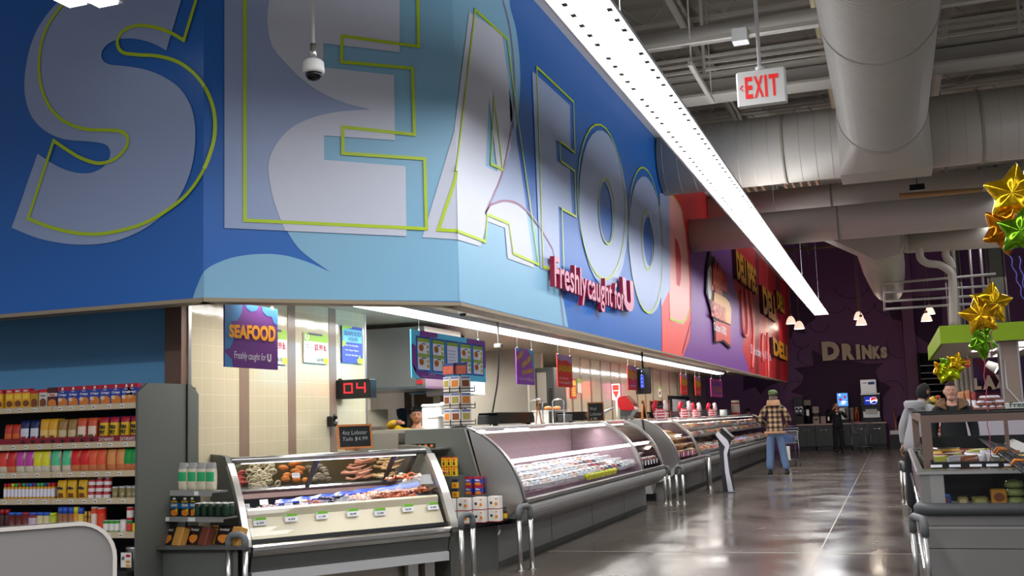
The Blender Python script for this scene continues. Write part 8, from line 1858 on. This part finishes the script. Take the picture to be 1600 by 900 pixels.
tag(MB().bbox(p2.x-.12, p2.x+.14, p2.y+.2, p2.y+.5, .62, .80, mat('water_pack', (70, 96, 150), .3, noise=.3, scale=20)).build('bottle_pack'), 'blue shrink wrapped pack lying in the shopping cart', 'bottle pack')
for x_ in (-.03,): tag(MB().bbox(p2.x-.1, p2.x+.06, p2.y+.02, p2.y+.08, .17, .52, WHITEP).build('paper_bag'), 'white packet on the lower rack of the shopping cart', 'packet')
# manager in black on the phone
p = PZ(1312, 706, 0); SUIT = mat('suit_black', (22, 22, 26), .85, noise=.1, scale=20)
r, T, s, P = person((p.x, p.y, 0), 0.1, 'bald person in a black suit holding a phone to the ear before the drinks station', H_=1.66, sk=(206, 146, 124), topm=SUIT, bot=SUIT, headpit=-.15, headyaw=.2,
    arms={-1: ((-.34, -.05, 1.28), (-.12, -.10, 1.53)), 1: ((.32, -.05, 1.20), (.10, -.18, 1.42))}, coat_len=.08, topname='suit_jacket')
LOC(MB().box(-.03, .03, -.145, -.135, 1.33*s, 1.38*s, WL), 'name_badge', r)
tag(MB().bbox(p.x-.13, p.x-.09, p.y-.10, p.y-.04, 1.50, 1.62, BLACK).build('mobile_phone'), 'black phone held to the ear of the bald person', 'phone')
cart((p.x+.75, p.y+.3, 0), .3, 'shopping cart half hidden beside the bald person in black')
# clerk in yellow
HB = mat('hair_black', (22, 18, 18), .8); p = PY(651, 655, 12.45)
r, T, s, P = person((p.x, 12.45, 0), .35, 'clerk in a yellow shirt with black cap and glasses behind the seafood counter', H_=1.66, sk=(176, 118, 90), topm=mat('shirt_yellow', (232, 184, 24), .75), bot=SUIT, hairm=HB, hk=dict(front=.175, zlo=.14, back=.08, grow=1.10), headyaw=.1, topname='shirt', arms={-1: ((-.36, -.08, 1.50), (-.24, -.26, 1.52)), 1: ((.28, -.02, 1.18), (.2, -.25, 1.2))})
LOC(MB().loft([[(.060*math.cos(2*math.pi*i/16)*s+0, (.02+.05*math.sin(2*math.pi*i/16))*s-.05*s, z*s) for i in range(16)] for z in (1.715, 1.725)], HB, cap=True), 'cap_brim', r)
mb = MB()
for q in (-1, 1): mb.tube([T @ Vector((q*.031+.024*math.cos(a), -.092, .127+.016*math.sin(a))) for a in [k*math.pi/6 for k in range(13)]], .002, BLACK, n=4)
LOC(mb, 'glasses', r)
# clerk bending with a black cap
p = PY(818, 640, 16)
r, T, s, P = person((p.x-.05, 16, 0), .9, 'clerk with a black cap bending behind the counter right of the black cord', H_=1.55, sk=(170, 120, 96), topm=mat('shirt_indigo', (72, 70, 130), .8), bot=SUIT, hairm=HB, hk=dict(front=.15, zlo=.10, back=.03, grow=1.12), lean=.25, headpit=.5, topname='shirt')
# clerk in green at the far end
p = PY(1168, 620, 36.9)
r, T, s, P = person((p.x-.25, 36.9, 0), 1.2, 'clerk in a dark green shirt leaning forward at the far end of the deli counter', H_=1.60, sk=(176, 120, 92), topm=mat('shirt_green', (20, 84, 74), .8), bot=SUIT, hairm=HB, hk=dict(front=.15, zlo=.09, back=.03, grow=1.08), lean=.35, headpit=.5, topname='shirt')
# man in the dark coat behind the island
p = PY(1485, 610, 14.55); COAT = mat('coat_dark', (32, 34, 34), .9)
r, T, s, P = person((p.x, 14.55, 0), .0, 'person in a dark coat with a brown collar facing the camera behind the freezer island', H_=1.74, sk=(204, 152, 130), topm=COAT, bot=SUIT, hairm=mat('hair_dark_brown', (46, 34, 28), .9), hk=dict(front=.19, zlo=.155, back=.07, grow=1.03), beard=mat('stubble', (116, 84, 72), .8))
COL_ = mat('collar_brown', (112, 84, 60), .9, noise=.15, scale=40, bump=.4)
for q in (-1, 1): LOC(MB().loft([[(q*x_*s, y_*s, z_*s) for x_, y_, z_ in row_] for row_ in (((.05, -.13, 1.36), (.17, -.12, 1.42), (.16, -.05, 1.47), (.07, -.06, 1.46)), ((.075, -.155, 1.38), (.20, -.125, 1.44), (.18, .0, 1.50), (.08, .0, 1.52)), ((.07, .08, 1.48), (.15, .09, 1.44), (.14, .10, 1.50), (.07, .10, 1.53)))], COL_, cap=True, smooth=True), 'collar', r)
# person in the grey sweatshirt bending
p = PY(1427, 650, 15.2)
r, T, s, P = person((p.x, 15.2, 0), 2.4, 'person in a light grey sweatshirt and black trousers bending at the island end', H_=1.76, sk=(150, 110, 90), topm=mat('sweatshirt_grey', (150, 148, 148), .9, noise=.05, scale=20), bot=SUIT, hairm=HB, hk=dict(front=.12, zlo=.06, back=.0, grow=1.06), lean=.3, headpit=.3, coat_len=.1, topname='sweatshirt')
LOC(MB().loft([[(.11*k*math.cos(2*math.pi*i/14), .09*k*math.sin(2*math.pi*i/14)-.14*s*.3, z) for i in range(14)] for z, k in ((1.40*s, 1.3), (1.47*s, 1.4), (1.5*s, 1.1), (1.46*s, .7))], mat('sweatshirt_grey', (150, 148, 148), .9), smooth=True), 'hood', r)
# ------------------------------------------------------------------ raised signs on the red deli part of the fascia
def onL(x, y, off=0.0): return PX(x, y, XW+off)
lg = thing('logo_sign', tuple(onL(1118, 470, .02)), 0, 'tall shield shaped logo sign with a white bird edge on the purple fascia', 'sign')
def plate(name, pts, off, m, par, th=.03): MB().prism(pts, lambda u, v, t: onL(u, v, 0)+Vector((t, 0, 0)), off, off+th, m).build(name, par)
def Zl(l): return Z1(l, 4.5, 1080, 380)
DK2 = mat('logo_dark', (30, 16, 30), .5)
plate('backing', Zl([(112, 55), (125, 58), (130, 200), (145, 95), (235, 235), (238, 360), (262, 440), (262, 742), (205, 690), (150, 702), (145, 560), (112, 430), (88, 350), (92, 190)]), .02, DK2, lg)
plate('bird', Zl([(96, 200), (112, 160), (122, 180), (126, 300), (118, 400), (104, 395), (94, 330)]), .052, mat('logo_white', (206, 204, 206), .45), lg, .01)
plate('upper_letters', Zl([(148, 120), (158, 215), (170, 150), (228, 245), (230, 350), (132, 290), (134, 210)]), .052, mat('logo_red', (190, 34, 40), .4), lg, .02)
plate('plaque', Zl([(140, 345), (215, 385), (245, 415), (260, 470), (256, 575), (150, 520), (130, 460)]), .052, mat('logo_gold', (214, 150, 56), .4), lg, .02)
plate('ribbon', Zl([(150, 545), (258, 582), (258, 725), (207, 680), (155, 692)]), .052, mat('logo_ribbon', (196, 52, 44), .45), lg, .01)
mb = MB()
def tL(mb, s, x0, y0b, y0t, x1, m, off, bold=.03, shear=0): O = onL(x0, y0b, off); T_ = onL(x0, y0t, off); E_ = onL(x1, 500, off); return text(mb, s, m, O, (0, 1, 0), (0, 0, 1), E_.y-O.y, T_.z-O.z, off=bold, shear=shear)
tL(mb, 'LEGENDARY', 1112, 494, 468, 1135, mat('logo_red', (190, 34, 40), .4), .076, bold=.04); mb.build('plaque_letters', lg)
mb = MB(); tL(mb, 'LARRY', 1112, 452, 415, 1132, mat('logo_letter_edge', (240, 120, 90), .5), .076, bold=.02); mb.build('upper_edge_letters', lg)
mb = MB(); tL(mb, 'Chicken & BBQ', 1116, 518, 503, 1134, SW, .066, bold=.01); mb.build('script_letters', lg)
OLV = mat('deli_letter_gold', (202, 140, 20), .45); OLVE = mat('deli_letter_edge', (60, 16, 12), .6)
def deli(s, x0, x1, yb0, yt0, lab, m=OLV):
    mb = MB(); O = onL(x0, yb0, .02); T_ = onL(x0, yt0, .02); E_ = onL(x1, 500, .02)
    text(mb, s, OLVE, O, (0, 1, 0), (0, 0, 1), E_.y-O.y, T_.z-O.z, off=.06, ext=.08); text(mb, s, m, O+Vector((.083, 0, 0)), (0, 1, 0), (0, 0, 1), E_.y-O.y, T_.z-O.z, off=.05)
    return tag(mb.build('sign_lettering'), lab, 'sign lettering')
deli('DELI SPEC', 1147, 1181, 436, 392, 'gold raised letters reading DELI on the dark red fascia, uppermost'); deli('DELI', 1189, 1208, 490, 448, 'gold raised letters in the middle of the dark red fascia'); deli('DELI', 1205, 1223, 555, 528, 'gold raised letters lowest on the red fascia near its end'); deli('DELI', 1211, 1223, 482, 455, 'gold raised letters high near the end of the dark red fascia')
deli('U', 1159, 1168, 525, 440, 'tall thin pale outlined letter U on the red fascia', mat('thin_pink', (216, 110, 110), .5)) if False else None
mb = MB(); tL(mb, 'Slice it the way U like it', 1174, 557, 538, 1201, SW, .02, bold=.015); tag(mb.build('sign_lettering'), 'small white script low on the red fascia', 'sign lettering')
for k, pts_ in enumerate(([(1158, 452), (1160, 510), (1163, 524), (1167, 524), (1168, 505), (1165, 452)], [(1172, 455), (1177, 520), (1176, 575)], [(1195, 525), (1191, 525), (1192, 566)], [(1199, 520), (1201, 590)])):
    mb = MB().tube([onL(a, b, .045) for a, b in SM(pts_, False, 3)], .035, mat('thin_pale_line', (226, 120, 116), .5), n=5); tag(mb.build('raised_outline'), '%s thin pale raised outline on the red fascia, from the left' % ORD[k], 'raised outline')
